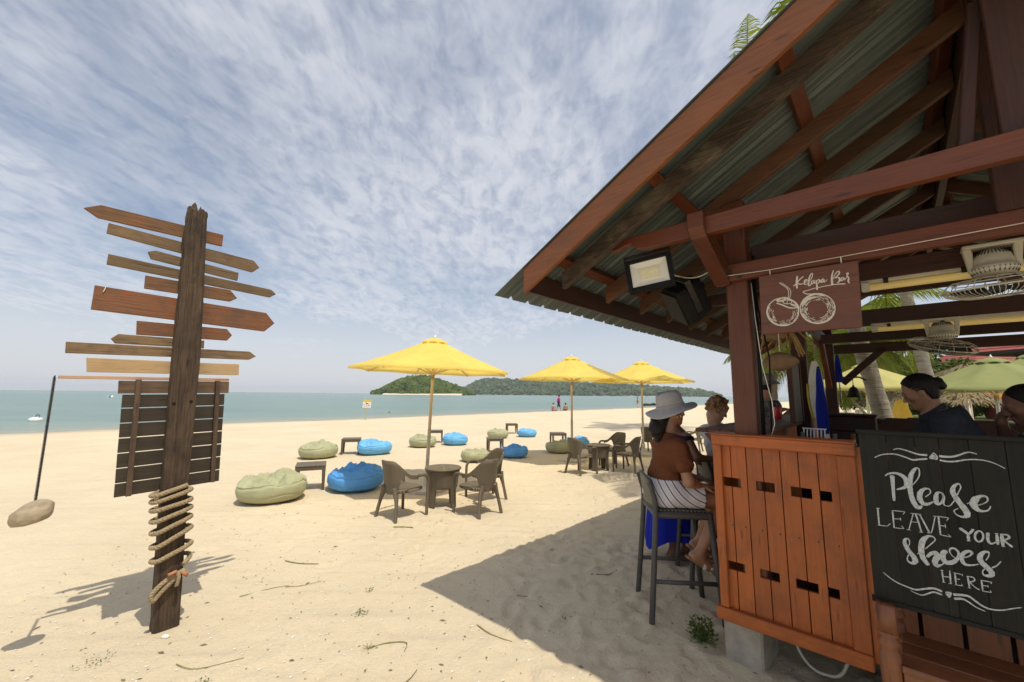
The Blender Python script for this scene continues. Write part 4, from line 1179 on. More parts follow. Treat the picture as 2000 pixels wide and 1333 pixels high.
[(-0.3666,2.114,0.0016),(-0.3713,2.123,0.0016),(-0.3749,2.133,0.0016),(-0.3773,2.143,0.0017)],
[(-0.2553,2.105,0.0025),(-0.2569,2.103,0.0025),(-0.2586,2.102,0.0025),(-0.2604,2.1,0.0025)],
[(-0.2338,2.122,0.0025),(-0.235,2.119,0.0025),(-0.2364,2.116,0.0025),(-0.2379,2.113,0.0025)],
[(-0.239,2.141,0.0031),(-0.2396,2.138,0.0031),(-0.2403,2.135,0.0031),(-0.2412,2.131,0.0031)],
[(-0.3678,2.196,0.0029),(-0.3652,2.2,0.0029),(-0.3623,2.205,0.0029),(-0.359,2.209,0.0029)],
[(-0.2808,2.218,0.0018),(-0.276,2.216,0.0018),(-0.2714,2.213,0.0018),(-0.2671,2.21,0.0018)],
[(-0.239,2.108,0.0016),(-0.2437,2.101,0.0016),(-0.2491,2.095,0.0016),(-0.2551,2.09,0.0016)],
[(-0.2258,2.162,0.003),(-0.2254,2.158,0.003),(-0.2252,2.154,0.003),(-0.2252,2.15,0.003)],
[(-0.3777,2.147,0.003),(-0.3782,2.151,0.003),(-0.3785,2.156,0.003),(-0.3785,2.16,0.003)],
[(-0.3362,2.213,0.003),(-0.3305,2.216,0.003),(-0.3246,2.219,0.003),(-0.3183,2.221,0.003)],
[(-0.3544,2.21,0.0017),(-0.3508,2.213,0.0017),(-0.3468,2.217,0.0017),(-0.3426,2.22,0.0017)],
[(-0.343,2.194,0.0018),(-0.339,2.198,0.0018),(-0.3346,2.202,0.0018),(-0.3297,2.206,0.0018)],
[(-0.3658,2.148,0.0016),(-0.3665,2.155,0.0016),(-0.3665,2.162,0.0016),(-0.3658,2.17,0.0016)],
[(-0.3728,2.157,0.0025),(-0.3728,2.16,0.0025),(-0.3727,2.163,0.0025),(-0.3725,2.166,0.0025)],
[(-0.3542,2.133,0.0025),(-0.3561,2.138,0.0025),(-0.3576,2.144,0.0026),(-0.3586,2.15,0.0026)],
[(-0.3492,2.096,0.002),(-0.3562,2.103,0.0021),(-0.3622,2.112,0.0021),(-0.3673,2.121,0.0021)],
[(-0.2453,2.11,0.0017),(-0.2473,2.107,0.0017),(-0.2494,2.105,0.0017),(-0.2517,2.102,0.0017)],
[(-0.304,2.208,0.0032),(-0.2982,2.208,0.0032),(-0.2926,2.207,0.0032),(-0.287,2.205,0.0032)],
[(-0.2429,2.175,0.0021),(-0.2414,2.169,0.0021),(-0.2403,2.164,0.0021),(-0.2396,2.159,0.0021)],
[(-0.259,2.179,0.0023),(-0.2563,2.173,0.0023),(-0.2544,2.167,0.0023),(-0.2531,2.16,0.0023)],
[(-0.3501,2.128,0.0031),(-0.3533,2.135,0.0031),(-0.3556,2.143,0.0031),(-0.357,2.15,0.0031)],
[(-0.2335,2.176,0.0016),(-0.2325,2.173,0.0016),(-0.2317,2.169,0.0016),(-0.231,2.166,0.0016)],
[(-0.3208,2.097,0.0026),(-0.3251,2.099,0.0026),(-0.3293,2.101,0.0026),(-0.3334,2.104,0.0026)],
[(-0.2968,2.238,0.0022),(-0.2925,2.237,0.0022),(-0.2882,2.236,0.0022),(-0.284,2.235,0.0022)],
[(-0.2985,2.232,0.002),(-0.2912,2.231,0.002),(-0.2841,2.228,0.0019),(-0.2771,2.226,0.0019)],
[(-0.3293,2.08,0.0016),(-0.3342,2.082,0.0016),(-0.339,2.085,0.0016),(-0.3436,2.088,0.0016)],
[(-0.2886,2.235,0.0032),(-0.2814,2.232,0.0032),(-0.2744,2.229,0.0032),(-0.2677,2.226,0.0032)],
[(-0.2647,2.186,0.0017),(-0.2628,2.183,0.0017),(-0.2611,2.18,0.0017),(-0.2595,2.177,0.0017)],
[(-0.3728,2.147,0.0024),(-0.3735,2.153,0.0024),(-0.3737,2.159,0.0025),(-0.3735,2.166,0.0025)],
[(-0.2543,2.209,0.0022),(-0.2515,2.206,0.0022),(-0.2488,2.202,0.0022),(-0.2462,2.199,0.0022)],
[(-0.2788,2.204,0.0019),(-0.2762,2.202,0.0019),(-0.2736,2.2,0.0019),(-0.2711,2.198,0.0019)],
[(-0.2471,2.144,0.0023),(-0.2475,2.141,0.0023),(-0.2479,2.139,0.0023),(-0.2485,2.136,0.0023)],
[(-0.2724,2.091,0.0018),(-0.2744,2.09,0.0018),(-0.2764,2.089,0.0018),(-0.2784,2.088,0.0018)],
[(-0.3571,2.149,0.0029),(-0.3577,2.157,0.0029),(-0.3573,2.165,0.0029),(-0.356,2.173,0.0029)],
[(-0.2559,2.138,0.0014),(-0.2566,2.135,0.0014),(-0.2574,2.133,0.0014),(-0.2583,2.131,0.0014)],
[(-0.3412,2.097,0.0024),(-0.3431,2.098,0.0024),(-0.3449,2.1,0.0024),(-0.3467,2.102,0.0024)],
[(-0.3348,2.083,0.0029),(-0.3385,2.085,0.0029),(-0.342,2.087,0.0029),(-0.3455,2.09,0.0029)],
[(-0.3102,2.082,0.0022),(-0.3125,2.082,0.0022),(-0.3147,2.083,0.0022),(-0.317,2.083,0.0022)],
[(-0.3243,2.219,0.0029),(-0.3172,2.221,0.0029),(-0.31,2.222,0.0029),(-0.3026,2.222,0.0029)],
[(-0.2573,2.09,0.0028),(-0.2635,2.086,0.0028),(-0.2701,2.082,0.0028),(-0.277,2.079,0.0028)],
[(-0.2642,2.212,0.0019),(-0.2599,2.208,0.0019),(-0.2558,2.204,0.0019),(-0.2521,2.199,0.0019)],
[(-0.2284,2.136,0.003),(-0.2299,2.129,0.003),(-0.2321,2.122,0.003),(-0.2348,2.116,0.003)],
[(-0.3513,2.151,0.0031),(-0.3517,2.156,0.0031),(-0.3516,2.161,0.0031),(-0.3511,2.166,0.0031)],
[(-0.3419,2.197,0.0024),(-0.3392,2.2,0.0024),(-0.3363,2.202,0.0024),(-0.3333,2.204,0.0024)],
[(-0.2755,2.078,0.0032),(-0.2823,2.076,0.0032),(-0.2893,2.075,0.0032),(-0.2964,2.074,0.0032)],
[(-0.358,2.124,0.0023),(-0.36,2.128,0.0023),(-0.3617,2.132,0.0023),(-0.3631,2.137,0.0023)],
[(-0.3548,2.145,0.0017),(-0.356,2.152,0.0017),(-0.3563,2.159,0.0017),(-0.3556,2.167,0.0017)],
[(-0.372,2.176,0.003),(-0.3707,2.181,0.003),(-0.3691,2.186,0.003),(-0.3671,2.191,0.003)],
[(-0.2506,2.172,0.0015),(-0.2492,2.167,0.0015),(-0.2482,2.162,0.0015),(-0.2476,2.157,0.0015)],
[(-0.3605,2.185,0.002),(-0.3584,2.19,0.002),(-0.3559,2.194,0.002),(-0.3531,2.199,0.002)],
[(-0.249,2.181,0.0026),(-0.2481,2.179,0.0026),(-0.2472,2.176,0.0026),(-0.2463,2.174,0.0026)],
[(-0.371,2.172,0.0032),(-0.3691,2.181,0.0032),(-0.3662,2.189,0.0032),(-0.3624,2.197,0.0032)],
[(-0.2844,2.091,0.0017),(-0.2915,2.089,0.0017),(-0.2988,2.089,0.0017),(-0.3061,2.089,0.0017)],
[(-0.2631,2.216,0.0019),(-0.2597,2.213,0.0019),(-0.2565,2.21,0.0019),(-0.2534,2.207,0.0019)],
[(-0.2543,2.166,0.0021),(-0.2536,2.163,0.0021),(-0.2531,2.16,0.0021),(-0.2528,2.157,0.0021)],
[(-0.2563,2.092,0.0031),(-0.2594,2.089,0.0031),(-0.2626,2.087,0.0031),(-0.2658,2.085,0.0031)],
[(-0.2967,2.072,0.0016),(-0.3004,2.072,0.0016),(-0.3041,2.073,0.0016),(-0.3078,2.073,0.0016)],
[(-0.2982,2.226,0.0026),(-0.291,2.224,0.0026),(-0.2838,2.222,0.0026),(-0.2769,2.219,0.0026)],
[(-0.2474,2.145,0.0031),(-0.2478,2.142,0.0031),(-0.2484,2.139,0.0031),(-0.2491,2.136,0.0031)],
[(-0.3148,2.074,0.0019),(-0.3205,2.076,0.0019),(-0.3262,2.078,0.0019),(-0.3317,2.08,0.0019)],
[(-0.2414,2.126,0.0031),(-0.2427,2.123,0.0031),(-0.2441,2.12,0.0031),(-0.2457,2.117,0.0031)],
[(-0.236,2.191,0.0032),(-0.2344,2.187,0.0032),(-0.2329,2.184,0.0031),(-0.2316,2.18,0.0031)],
[(-0.3333,2.212,0.0015),(-0.331,2.213,0.0015),(-0.3287,2.215,0.0015),(-0.3263,2.216,0.0015)],
[(-0.2793,2.097,0.0029),(-0.2818,2.096,0.0029),(-0.2843,2.095,0.0029),(-0.2869,2.095,0.0029)],
[(-0.2531,2.131,0.0023),(-0.2558,2.125,0.0023),(-0.2592,2.12,0.0023),(-0.2632,2.115,0.0024)],
[(-0.2503,2.101,0.0031),(-0.2535,2.098,0.0031),(-0.257,2.095,0.0031),(-0.2606,2.092,0.0031)],
[(-0.2562,2.092,0.0016),(-0.2587,2.09,0.0016),(-0.2612,2.088,0.0016),(-0.2638,2.086,0.0016)],
[(-0.2381,2.184,0.0017),(-0.237,2.182,0.0017),(-0.2361,2.179,0.0017),(-0.2352,2.177,0.0017)],
[(-0.2522,2.149,0.0018),(-0.2529,2.143,0.0018),(-0.2544,2.136,0.0018),(-0.2566,2.13,0.0018)],
[(-0.233,2.168,0.0026),(-0.2321,2.163,0.0026),(-0.2315,2.157,0.0026),(-0.2313,2.151,0.0026)],
[(-0.2318,2.135,0.0027),(-0.2329,2.13,0.0027),(-0.2342,2.126,0.0027),(-0.2358,2.122,0.0027)],
[(-0.3499,2.188,0.0024),(-0.3477,2.191,0.0024),(-0.3452,2.195,0.0024),(-0.3424,2.198,0.0024)],
[(-0.3669,2.18,0.0018),(-0.3643,2.188,0.0018),(-0.3608,2.195,0.0018),(-0.3565,2.202,0.0018)],
[(-0.2421,2.174,0.0017),(-0.2402,2.167,0.0017),(-0.239,2.159,0.0017),(-0.2386,2.152,0.0017)],
[(-0.2719,2.195,0.0019),(-0.2702,2.193,0.0019),(-0.2685,2.191,0.0019),(-0.267,2.189,0.0019)],
[(-0.2338,2.12,0.0021),(-0.2379,2.111,0.0021),(-0.243,2.103,0.0021),(-0.249,2.096,0.0021)],
[(-0.2646,2.113,0.0029),(-0.2657,2.112,0.0029),(-0.2669,2.111,0.0029),(-0.2681,2.11,0.0029)],
[(-0.2461,2.15,0.0023),(-0.2465,2.145,0.0023),(-0.2474,2.139,0.0023),(-0.2487,2.134,0.0023)],
[(-0.2565,2.115,0.0022),(-0.2594,2.112,0.0022),(-0.2626,2.108,0.0022),(-0.2661,2.105,0.0022)],
[(-0.3589,2.212,0.0024),(-0.3557,2.216,0.0024),(-0.3523,2.219,0.0024),(-0.3487,2.222,0.0024)],
[(-0.3346,2.09,0.0025),(-0.3385,2.092,0.0025),(-0.3424,2.095,0.0025),(-0.346,2.099,0.0025)],
[(-0.2563,2.168,0.0029),(-0.2549,2.163,0.0029),(-0.2541,2.157,0.0029),(-0.2539,2.151,0.0029)],
[(-0.2297,2.156,0.0016),(-0.2296,2.152,0.0016),(-0.2297,2.148,0.0016),(-0.23,2.143,0.0016)],
[(-0.3027,2.227,0.0026),(-0.2986,2.227,0.0026),(-0.2944,2.226,0.0026),(-0.2903,2.225,0.0026)],
[(-0.23,2.161,0.0022),(-0.2296,2.155,0.0022),(-0.2295,2.15,0.0022),(-0.2298,2.144,0.0022)],
[(-0.2516,2.197,0.0023),(-0.2468,2.19,0.0023),(-0.2428,2.182,0.0023),(-0.2398,2.174,0.0023)],
[(-0.3478,2.212,0.0022),(-0.3459,2.214,0.0022),(-0.344,2.215,0.0022),(-0.342,2.217,0.0022)],
[(-0.2874,2.21,0.003),(-0.2856,2.209,0.003),(-0.2838,2.208,0.003),(-0.2821,2.208,0.003)],
[(-0.2321,2.154,0.0018),(-0.2321,2.149,0.0018),(-0.2324,2.144,0.0018),(-0.2329,2.139,0.0018)],
[(-0.2498,2.194,0.0029),(-0.2472,2.19,0.0029),(-0.2449,2.185,0.0029),(-0.2428,2.181,0.0029)],
[(-0.342,2.111,0.0024),(-0.3444,2.114,0.0024),(-0.3467,2.117,0.0024),(-0.3489,2.12,0.0024)],
[(-0.3531,2.107,0.003),(-0.3573,2.113,0.003),(-0.361,2.119,0.003),(-0.3642,2.126,0.003)],
[(-0.2665,2.096,0.0021),(-0.2692,2.094,0.0021),(-0.2719,2.093,0.0021),(-0.2748,2.091,0.0021)],
[(-0.2649,2.099,0.002),(-0.2668,2.097,0.002),(-0.2687,2.096,0.002),(-0.2707,2.095,0.002)],
[(-0.232,2.131,0.003),(-0.2337,2.125,0.003),(-0.2359,2.119,0.003),(-0.2385,2.114,0.003)],
[(-0.3006,2.225,0.0029),(-0.2933,2.224,0.0029),(-0.2862,2.223,0.0029),(-0.2793,2.22,0.0029)]]
SHOES = [
[(-0.1022,1.389,0.0033),(-0.0818,1.402,0.0038),(-0.0567,1.409,0.0044),(-0.0299,1.41,0.0049),(-0.0019,1.401,0.0054),(0.0179,1.393,0.0059),(0.0383,1.397,0.0064),(0.0623,1.402,0.0069)],
[(-0.0389,1.429,0.0029),(-0.0226,1.435,0.0038),(-0.002,1.431,0.0048),(0.0204,1.423,0.0057),(0.0401,1.417,0.0067),(0.0636,1.417,0.0076)],
[(0.0975,1.417,0.0095),(0.1152,1.416,0.0083),(0.1364,1.419,0.0072),(0.1555,1.428,0.0061),(0.1747,1.439,0.005),(0.1881,1.44,0.004),(0.202,1.435,0.0029)],
[(0.0972,1.401,0.0068),(0.1183,1.398,0.0062),(0.1417,1.401,0.0056),(0.1652,1.409,0.0051),(0.1902,1.414,0.0046),(0.2142,1.414,0.004),(0.2351,1.409,0.0035),(0.2531,1.4,0.003),(0.2687,1.389,0.0025)],
[(0.0825,1.429,0.0034),(0.0729,1.411,0.0068),(0.073,1.405,0.0102)],
[(0.0825,1.429,0.0034),(0.0903,1.417,0.0044),(0.0909,1.405,0.0054)],
[(0.0711,1.405,0.0048),(0.0808,1.405,0.0048),(0.0915,1.403,0.0047)],
[(0.0796,1.419,0.0136),(0.0822,1.407,0.0136)],
[(-0.0511,1.32,0.0163),(-0.052,1.282,0.0127),(-0.0537,1.214,0.0091)],
[(-0.0738,1.315,0.0036),(-0.0608,1.326,0.0071),(-0.0365,1.331,0.0092),(-0.0165,1.32,0.014),(-0.0075,1.299,0.0167),(-0.015,1.277,0.0118),(-0.0422,1.263,0.0042)],
[(0.0034,1.283,0.0035),(0.0205,1.306,0.0034),(0.0327,1.332,0.0041),(0.0337,1.357,0.0048),(0.0237,1.358,0.0087),(0.0088,1.332,0.0146),(0.0012,1.293,0.016),(0.0008,1.252,0.0159),(0.0078,1.216,0.0171),(0.0189,1.201,0.0157),(0.0309,1.21,0.0047)],
[(0.0427,1.247,0.0034),(0.0588,1.265,0.0034),(0.0577,1.28,0.0047),(0.0443,1.28,0.0085),(0.0306,1.264,0.0154),(0.026,1.24,0.0164),(0.0331,1.221,0.0149),(0.0476,1.22,0.0101),(0.0657,1.233,0.004)],
[(0.0929,1.272,0.004),(0.0797,1.27,0.0087),(0.0737,1.251,0.0141),(0.0741,1.229,0.014),(0.0844,1.229,0.0073),(0.0942,1.255,0.0033),(0.0925,1.273,0.0033),(0.0961,1.255,0.008),(0.0929,1.233,0.006),(0.0967,1.224,0.0033),(0.1071,1.223,0.0033),(0.1173,1.233,0.0033)],
[(0.1135,1.229,0.0033),(0.1257,1.25,0.0033),(0.1388,1.282,0.0033),(0.1464,1.302,0.0039),(0.1419,1.315,0.0059),(0.1287,1.303,0.0112),(0.1229,1.282,0.0152),(0.1289,1.261,0.017),(0.1404,1.237,0.0182),(0.1518,1.215,0.0194),(0.1543,1.198,0.0167),(0.1427,1.189,0.0084),(0.1273,1.193,0.0046),(0.1196,1.207,0.0033),(0.1332,1.22,0.0033)],
[(0.1575,1.24,0.0032),(0.1683,1.25,0.0032)],
[(0.1849,1.24,0.0026),(0.2032,1.251,0.0032),(0.2134,1.264,0.0044),(0.2099,1.277,0.007),(0.1959,1.276,0.0096),(0.1802,1.26,0.0205),(0.1751,1.24,0.0212),(0.1835,1.224,0.0159),(0.1982,1.221,0.007),(0.2117,1.228,0.0044),(0.219,1.244,0.0031)],
[(-0.1092,1.175,0.0064),(-0.1097,1.139,0.0057),(-0.1098,1.103,0.005)],
[(-0.1156,1.103,0.0032),(-0.0844,1.105,0.0032)],
[(-0.0844,1.105,0.0032),(-0.0732,1.118,0.0031)],
[(-0.114,1.173,0.0029),(-0.1024,1.175,0.0028)],
[(-0.0621,1.172,0.0056),(-0.0626,1.138,0.0049),(-0.0628,1.103,0.0042)],
[(-0.0642,1.173,0.0032),(-0.0236,1.176,0.0031)],
[(-0.0236,1.176,0.0028),(-0.0302,1.164,0.0028)],
[(-0.0616,1.14,0.0031),(-0.0392,1.143,0.0031)],
[(-0.04,1.149,0.0028),(-0.0397,1.137,0.0028)],
[(-0.0665,1.103,0.0031),(-0.032,1.106,0.0031)],
[(-0.032,1.106,0.0027),(-0.0388,1.117,0.0028)],
[(0.001,1.173,0.0034),(-0.0084,1.139,0.0034),(-0.0179,1.105,0.0034)],
[(-0.0085,1.173,0.0027),(0.0254,1.175,0.0027)],
[(0.0083,1.173,0.0055),(0.0142,1.14,0.0054),(0.0193,1.105,0.0054)],
[(-0.0084,1.139,0.0027),(0.0138,1.141,0.0027)],
[(-0.0245,1.105,0.0027),(-0.0118,1.105,0.0027)],
[(0.013,1.103,0.0027),(0.0244,1.105,0.0027)],
[(0.0199,1.175,0.0054),(0.0314,1.141,0.0054),(0.0425,1.107,0.0053)],
[(0.0645,1.174,0.0033),(0.0564,1.139,0.0033),(0.0479,1.107,0.0033)],
[(0.0356,1.105,0.0027),(0.0498,1.107,0.0027)],
[(0.0586,1.175,0.0027),(0.0697,1.176,0.0027)],
[(0.0742,1.176,0.006),(0.0739,1.143,0.0053),(0.0739,1.106,0.0046)],
[(0.0698,1.177,0.003),(0.103,1.177,0.003)],
[(0.103,1.177,0.0026),(0.0959,1.165,0.0026)],
[(0.0742,1.142,0.003),(0.0907,1.143,0.003)],
[(0.0905,1.151,0.0026),(0.0905,1.136,0.0026)],
[(0.0722,1.106,0.003),(0.1029,1.104,0.0029)],
[(0.1029,1.104,0.0026),(0.095,1.113,0.0026)],
[(0.1293,1.144,0.0092),(0.1407,1.135,0.0091),(0.1513,1.125,0.0091)],
[(0.1658,1.147,0.0069),(0.1513,1.125,0.007)],
[(0.15,1.126,0.0091),(0.1492,1.102,0.009)],
[(0.1268,1.144,0.0028),(0.1367,1.145,0.0028)],
[(0.1587,1.147,0.0028),(0.1682,1.147,0.0028)],
[(0.1436,1.1,0.0028),(0.1545,1.102,0.0028)],
[(0.1891,1.127,0.0055),(0.1882,1.121,0.0055),(0.1867,1.117,0.0055),(0.1846,1.112,0.0055),(0.182,1.108,0.0055),(0.1792,1.106,0.0055),(0.1763,1.104,0.0055),(0.1735,1.104,0.0055),(0.171,1.106,0.0055),(0.169,1.108,0.0055),(0.1676,1.112,0.0055),(0.1669,1.117,0.0055),(0.167,1.122,0.0055),(0.1679,1.127,0.0055),(0.1695,1.132,0.0055),(0.1716,1.137,0.0055),(0.1742,1.14,0.0055),(0.1771,1.143,0.0055),(0.18,1.144,0.0055),(0.1828,1.144,0.0055),(0.1852,1.143,0.0055),(0.1872,1.14,0.0055),(0.1886,1.136,0.0055),(0.1892,1.132,0.0055),(0.1891,1.127,0.0055)],
[(0.1743,1.106,0.0062),(0.1721,1.106,0.0062),(0.1702,1.107,0.0062),(0.1686,1.11,0.0062),(0.1676,1.113,0.0062),(0.1671,1.117,0.0062),(0.1673,1.122,0.0062),(0.168,1.126,0.0062),(0.1693,1.131,0.0062),(0.171,1.135,0.0062),(0.1731,1.138,0.0062),(0.1753,1.141,0.0062),(0.1776,1.142,0.0062)],
[(0.2022,1.143,0.0089),(0.1997,1.119,0.0089),(0.204,1.106,0.0075),(0.2133,1.108,0.0047),(0.2227,1.117,0.0034)],
[(0.2241,1.145,0.0088),(0.2234,1.105,0.0087)],
[(0.1977,1.142,0.0027),(0.2063,1.143,0.0027)],
[(0.2191,1.145,0.0027),(0.2282,1.146,0.0027)],
[(0.2362,1.147,0.0101),(0.2358,1.103,0.01)],
[(0.2371,1.145,0.0047),(0.2505,1.146,0.006),(0.2533,1.136,0.0067),(0.2401,1.125,0.004)],
[(0.2397,1.125,0.004),(0.2476,1.116,0.0057),(0.2586,1.105,0.0073)],
[(0.2318,1.101,0.0027),(0.2408,1.103,0.0027)],
[(-0.0277,1.031,0.003),(-0.0198,1.052,0.003),(-0.0226,1.068,0.0052),(-0.0327,1.063,0.009),(-0.0345,1.045,0.0134),(-0.0246,1.019,0.0155),(-0.0125,1,0.0169),(-0.0091,0.9832,0.0168),(-0.0203,0.973,0.0095),(-0.032,0.9806,0.0044),(-0.029,1,0.0037),(-0.0172,1.009,0.0029)],
[(-0.0005,1.014,0.0037),(0.0055,1.021,0.0037)],
[(0.0244,1.04,0.0036),(0.0436,1.064,0.0036),(0.0561,1.082,0.004),(0.0527,1.093,0.0051),(0.0383,1.093,0.0087),(0.0212,1.073,0.0168),(0.0129,1.039,0.0175),(0.0152,1.004,0.0167),(0.0288,0.9784,0.0122)],
[(0.027,1.009,0.008),(0.0403,1.026,0.0115),(0.0538,1.032,0.0151),(0.0574,1.02,0.0172),(0.0488,0.9989,0.0172),(0.0521,0.9841,0.015),(0.0654,0.9896,0.005),(0.0793,1.004,0.0035)],
[(0.087,1.047,0.0106),(0.0762,1.039,0.0164),(0.0724,1.019,0.0171),(0.0794,1.004,0.0163),(0.0972,1.008,0.0148),(0.1132,1.027,0.0098),(0.1181,1.048,0.0077),(0.1095,1.062,0.007),(0.0982,1.06,0.0064),(0.0934,1.049,0.0042),(0.0995,1.033,0.0028),(0.1088,1.027,0.0028)],
[(0.129,1.034,0.0035),(0.1443,1.043,0.0041),(0.154,1.058,0.0076),(0.1448,1.062,0.0097),(0.1304,1.05,0.0111),(0.1242,1.03,0.0125),(0.1294,1.012,0.0111),(0.1461,1.011,0.0062),(0.1683,1.021,0.0034)],
[(0.1874,1.04,0.0034),(0.1965,1.059,0.0034),(0.1962,1.072,0.0061),(0.1855,1.069,0.0095),(0.174,1.052,0.0143),(0.1745,1.033,0.0164),(0.1864,1.016,0.0176),(0.1965,1.003,0.0161),(0.1973,0.9917,0.0148),(0.1879,0.984,0.0108),(0.1765,0.9856,0.0054),(0.1761,1,0.0034),(0.1885,1.014,0.0027)],
[(0.2001,1.017,0.0047),(0.2124,1.027,0.0039),(0.2255,1.047,0.003)],
[(0.0653,0.9688,0.005),(0.0663,0.9261,0.0049)],
[(0.0873,0.975,0.0049),(0.0856,0.9261,0.0049)],
[(0.0646,0.9462,0.0032),(0.086,0.9497,0.0032)],
[(0.061,0.9689,0.0025),(0.07,0.9701,0.0025)],
[(0.0622,0.9248,0.0025),(0.0711,0.9258,0.0025)],
[(0.0785,0.9246,0.0025),(0.0898,0.9267,0.0024)],
[(0.1005,0.9703,0.0049),(0.1001,0.9262,0.0049)],
[(0.0962,0.9701,0.0031),(0.1206,0.9694,0.0031)],
[(0.1209,0.9718,0.0024),(0.1197,0.964,0.0024)],
[(0.1004,0.9482,0.0031),(0.1127,0.9492,0.0031)],
[(0.0971,0.9252,0.0031),(0.118,0.9273,0.0031)],
[(0.118,0.9273,0.0024),(0.1145,0.9339,0.0024)],
[(0.1341,0.9666,0.0048),(0.1352,0.9269,0.0048)],
[(0.1312,0.9668,0.0038),(0.148,0.9673,0.0038),(0.151,0.9573,0.0038),(0.1358,0.9461,0.0038)],
[(0.1378,0.9477,0.0031),(0.1484,0.9343,0.0034),(0.1617,0.9263,0.0037)],
[(0.1305,0.9251,0.0024),(0.1394,0.9266,0.0024)],
[(0.169,0.962,0.0047),(0.1691,0.926,0.0047)],
[(0.1663,0.9628,0.0031),(0.1951,0.964,0.003)],
[(0.1952,0.965,0.0023),(0.1917,0.9574,0.0023)],
[(0.1693,0.9457,0.003),(0.1843,0.9464,0.003)],
[(0.1836,0.9507,0.0024),(0.1839,0.942,0.0023)],
[(0.1674,0.9248,0.003),(0.1904,0.9269,0.003)],
[(0.1904,0.9269,0.0023),(0.1881,0.9336,0.0023)],
[(-0.1129,0.9106,0.003),(-0.0967,0.897,0.0038),(-0.075,0.8834,0.0045),(-0.0478,0.8755,0.0051),(-0.0182,0.8712,0.0058),(0.0094,0.8826,0.0065),(0.0363,0.8928,0.0071),(0.0589,0.8878,0.0077)],
[(-0.0337,0.8639,0.0018),(-0.022,0.8587,0.0028),(-0.0009,0.8557,0.0037),(0.0186,0.8682,0.0046),(0.0351,0.8786,0.0055),(0.0578,0.8755,0.0063)],
[(0.0678,0.8889,0.0056),(0.0854,0.8912,0.0056)],
[(0.0841,0.8907,0.0049),(0.0769,0.8715,0.0049)],
[(0.0684,0.8874,0.0049),(0.0762,0.8713,0.0049)],
[(0.075,0.8862,0.0105),(0.0768,0.8783,0.0105)],
[(0.0887,0.8872,0.009),(0.1112,0.8927,0.0082),(0.1305,0.8939,0.0074),(0.146,0.8825,0.0066),(0.1634,0.8703,0.0059),(0.1835,0.8659,0.0051),(0.2109,0.8721,0.0044),(0.234,0.8847,0.0036),(0.26,0.8982,0.0029)],
[(0.0898,0.8713,0.0083),(0.1123,0.878,0.0069),(0.1284,0.8717,0.0054),(0.1462,0.8596,0.004),(0.1686,0.8527,0.0027)]]

# ------------------------------------------------------------------ the beach bar
# bar frame: x = along the gable wall, y = away along the eaves, z up
BAZ = R(43.5)
EU = Vector((math.cos(BAZ), -math.sin(BAZ), 0))
EV = Vector((math.sin(BAZ), math.cos(BAZ), 0))


def wor(a, b, z=0.0):
    return EU * a + EV * b + Vector((0, 0, z))


def bthing(name, label, cat, a, b, z, group=None, drz=0.0):
    return thing(name, label, cat, wor(a, b, z), -BAZ + drz, group)


B0 = 3.0
bar = bthing('beach_bar', 'open timber beach bar with a corrugated metal gable roof and orange plank front', 'bar', 0, B0, 0)


def A(a, b, z):
    return Vector((a, b - B0, z))


EAVE_A, RIDGE_A, SL = -2.17, 0.45, 0.553


def roof_z(a):
    if a > RIDGE_A:
        a = 2 * RIDGE_A - a
    return 2.395 + SL * (a - EAVE_A)


# corrugated sheets, each one a part
m, nt, N, L, b = new_mat('corrugated_metal')
co = _coord(nt, 'Object')
n1 = _noise(nt, _map(nt, co, (1.5, 14, 1)), 1.0, 5, 0.65)
col = _ramp(nt, n1, [(0.3, (0.085, 0.108, 0.10)), (0.7, (0.15, 0.18, 0.168))])
col = _mix(nt, _ramp(nt, _noise(nt, _map(nt, co, (2, 6, 2)), 2.0, 6, 0.7), [(0.6, 0.0), (0.8, 0.5)]), col, (0.17, 0.135, 0.10))
L.new(col, b.inputs['Base Color'])
b.inputs['Metallic'].default_value = 0.35
b.inputs['Roughness'].default_value = 0.5
M['corrugated'] = m


def sheet_profile(b0, b1):
    pts = []
    x = b0
    while x < b1 - 1e-6:
        for dx, dz in ((0, 0), (0.055, 0), (0.06, 0.004), (0.065, 0), (0.115, 0), (0.12, 0.004), (0.125, 0), (0.150, 0), (0.166, 0.028), (0.184, 0.028)):
            if x + dx <= b1:
                pts.append((x + dx, dz))
        x += 0.2
    pts.append((b1, 0))
    return pts


BEND = 8.7
for side in (0, 1):
    for k in range(8):
        b0, b1 = 2.09 + k * 0.8, 2.09 + (k + 1) * 0.8 + 0.02
        mb = MB()
        a0 = EAVE_A if side == 0 else 2 * RIDGE_A - EAVE_A
        cols = []
        for bb, dz in sheet_profile(b0, b1):
            row = []
            for t in (0, 0.25, 0.5, 0.75, 1):
                a = a0 + (RIDGE_A - a0) * t
                row.append(A(a, bb, roof_z(a) + dz + 0.004 * (k % 2)))
            cols.append(row)
        mb.grid(cols)
        o = mb.build('roof_sheet', M['corrugated'], bar)
        s = o.modifiers.new('thick', 'SOLIDIFY')
        s.thickness = 0.003
mb = MB()
mb.grid([[A(RIDGE_A + d, bb, roof_z(RIDGE_A + d) + 0.036) for d in (-0.22, 0, 0.22)] for bb in (2.05, 5, BEND)])
mb.build('ridge_cap', M['corrugated'], bar)

EA = -1.89                                # fascia line


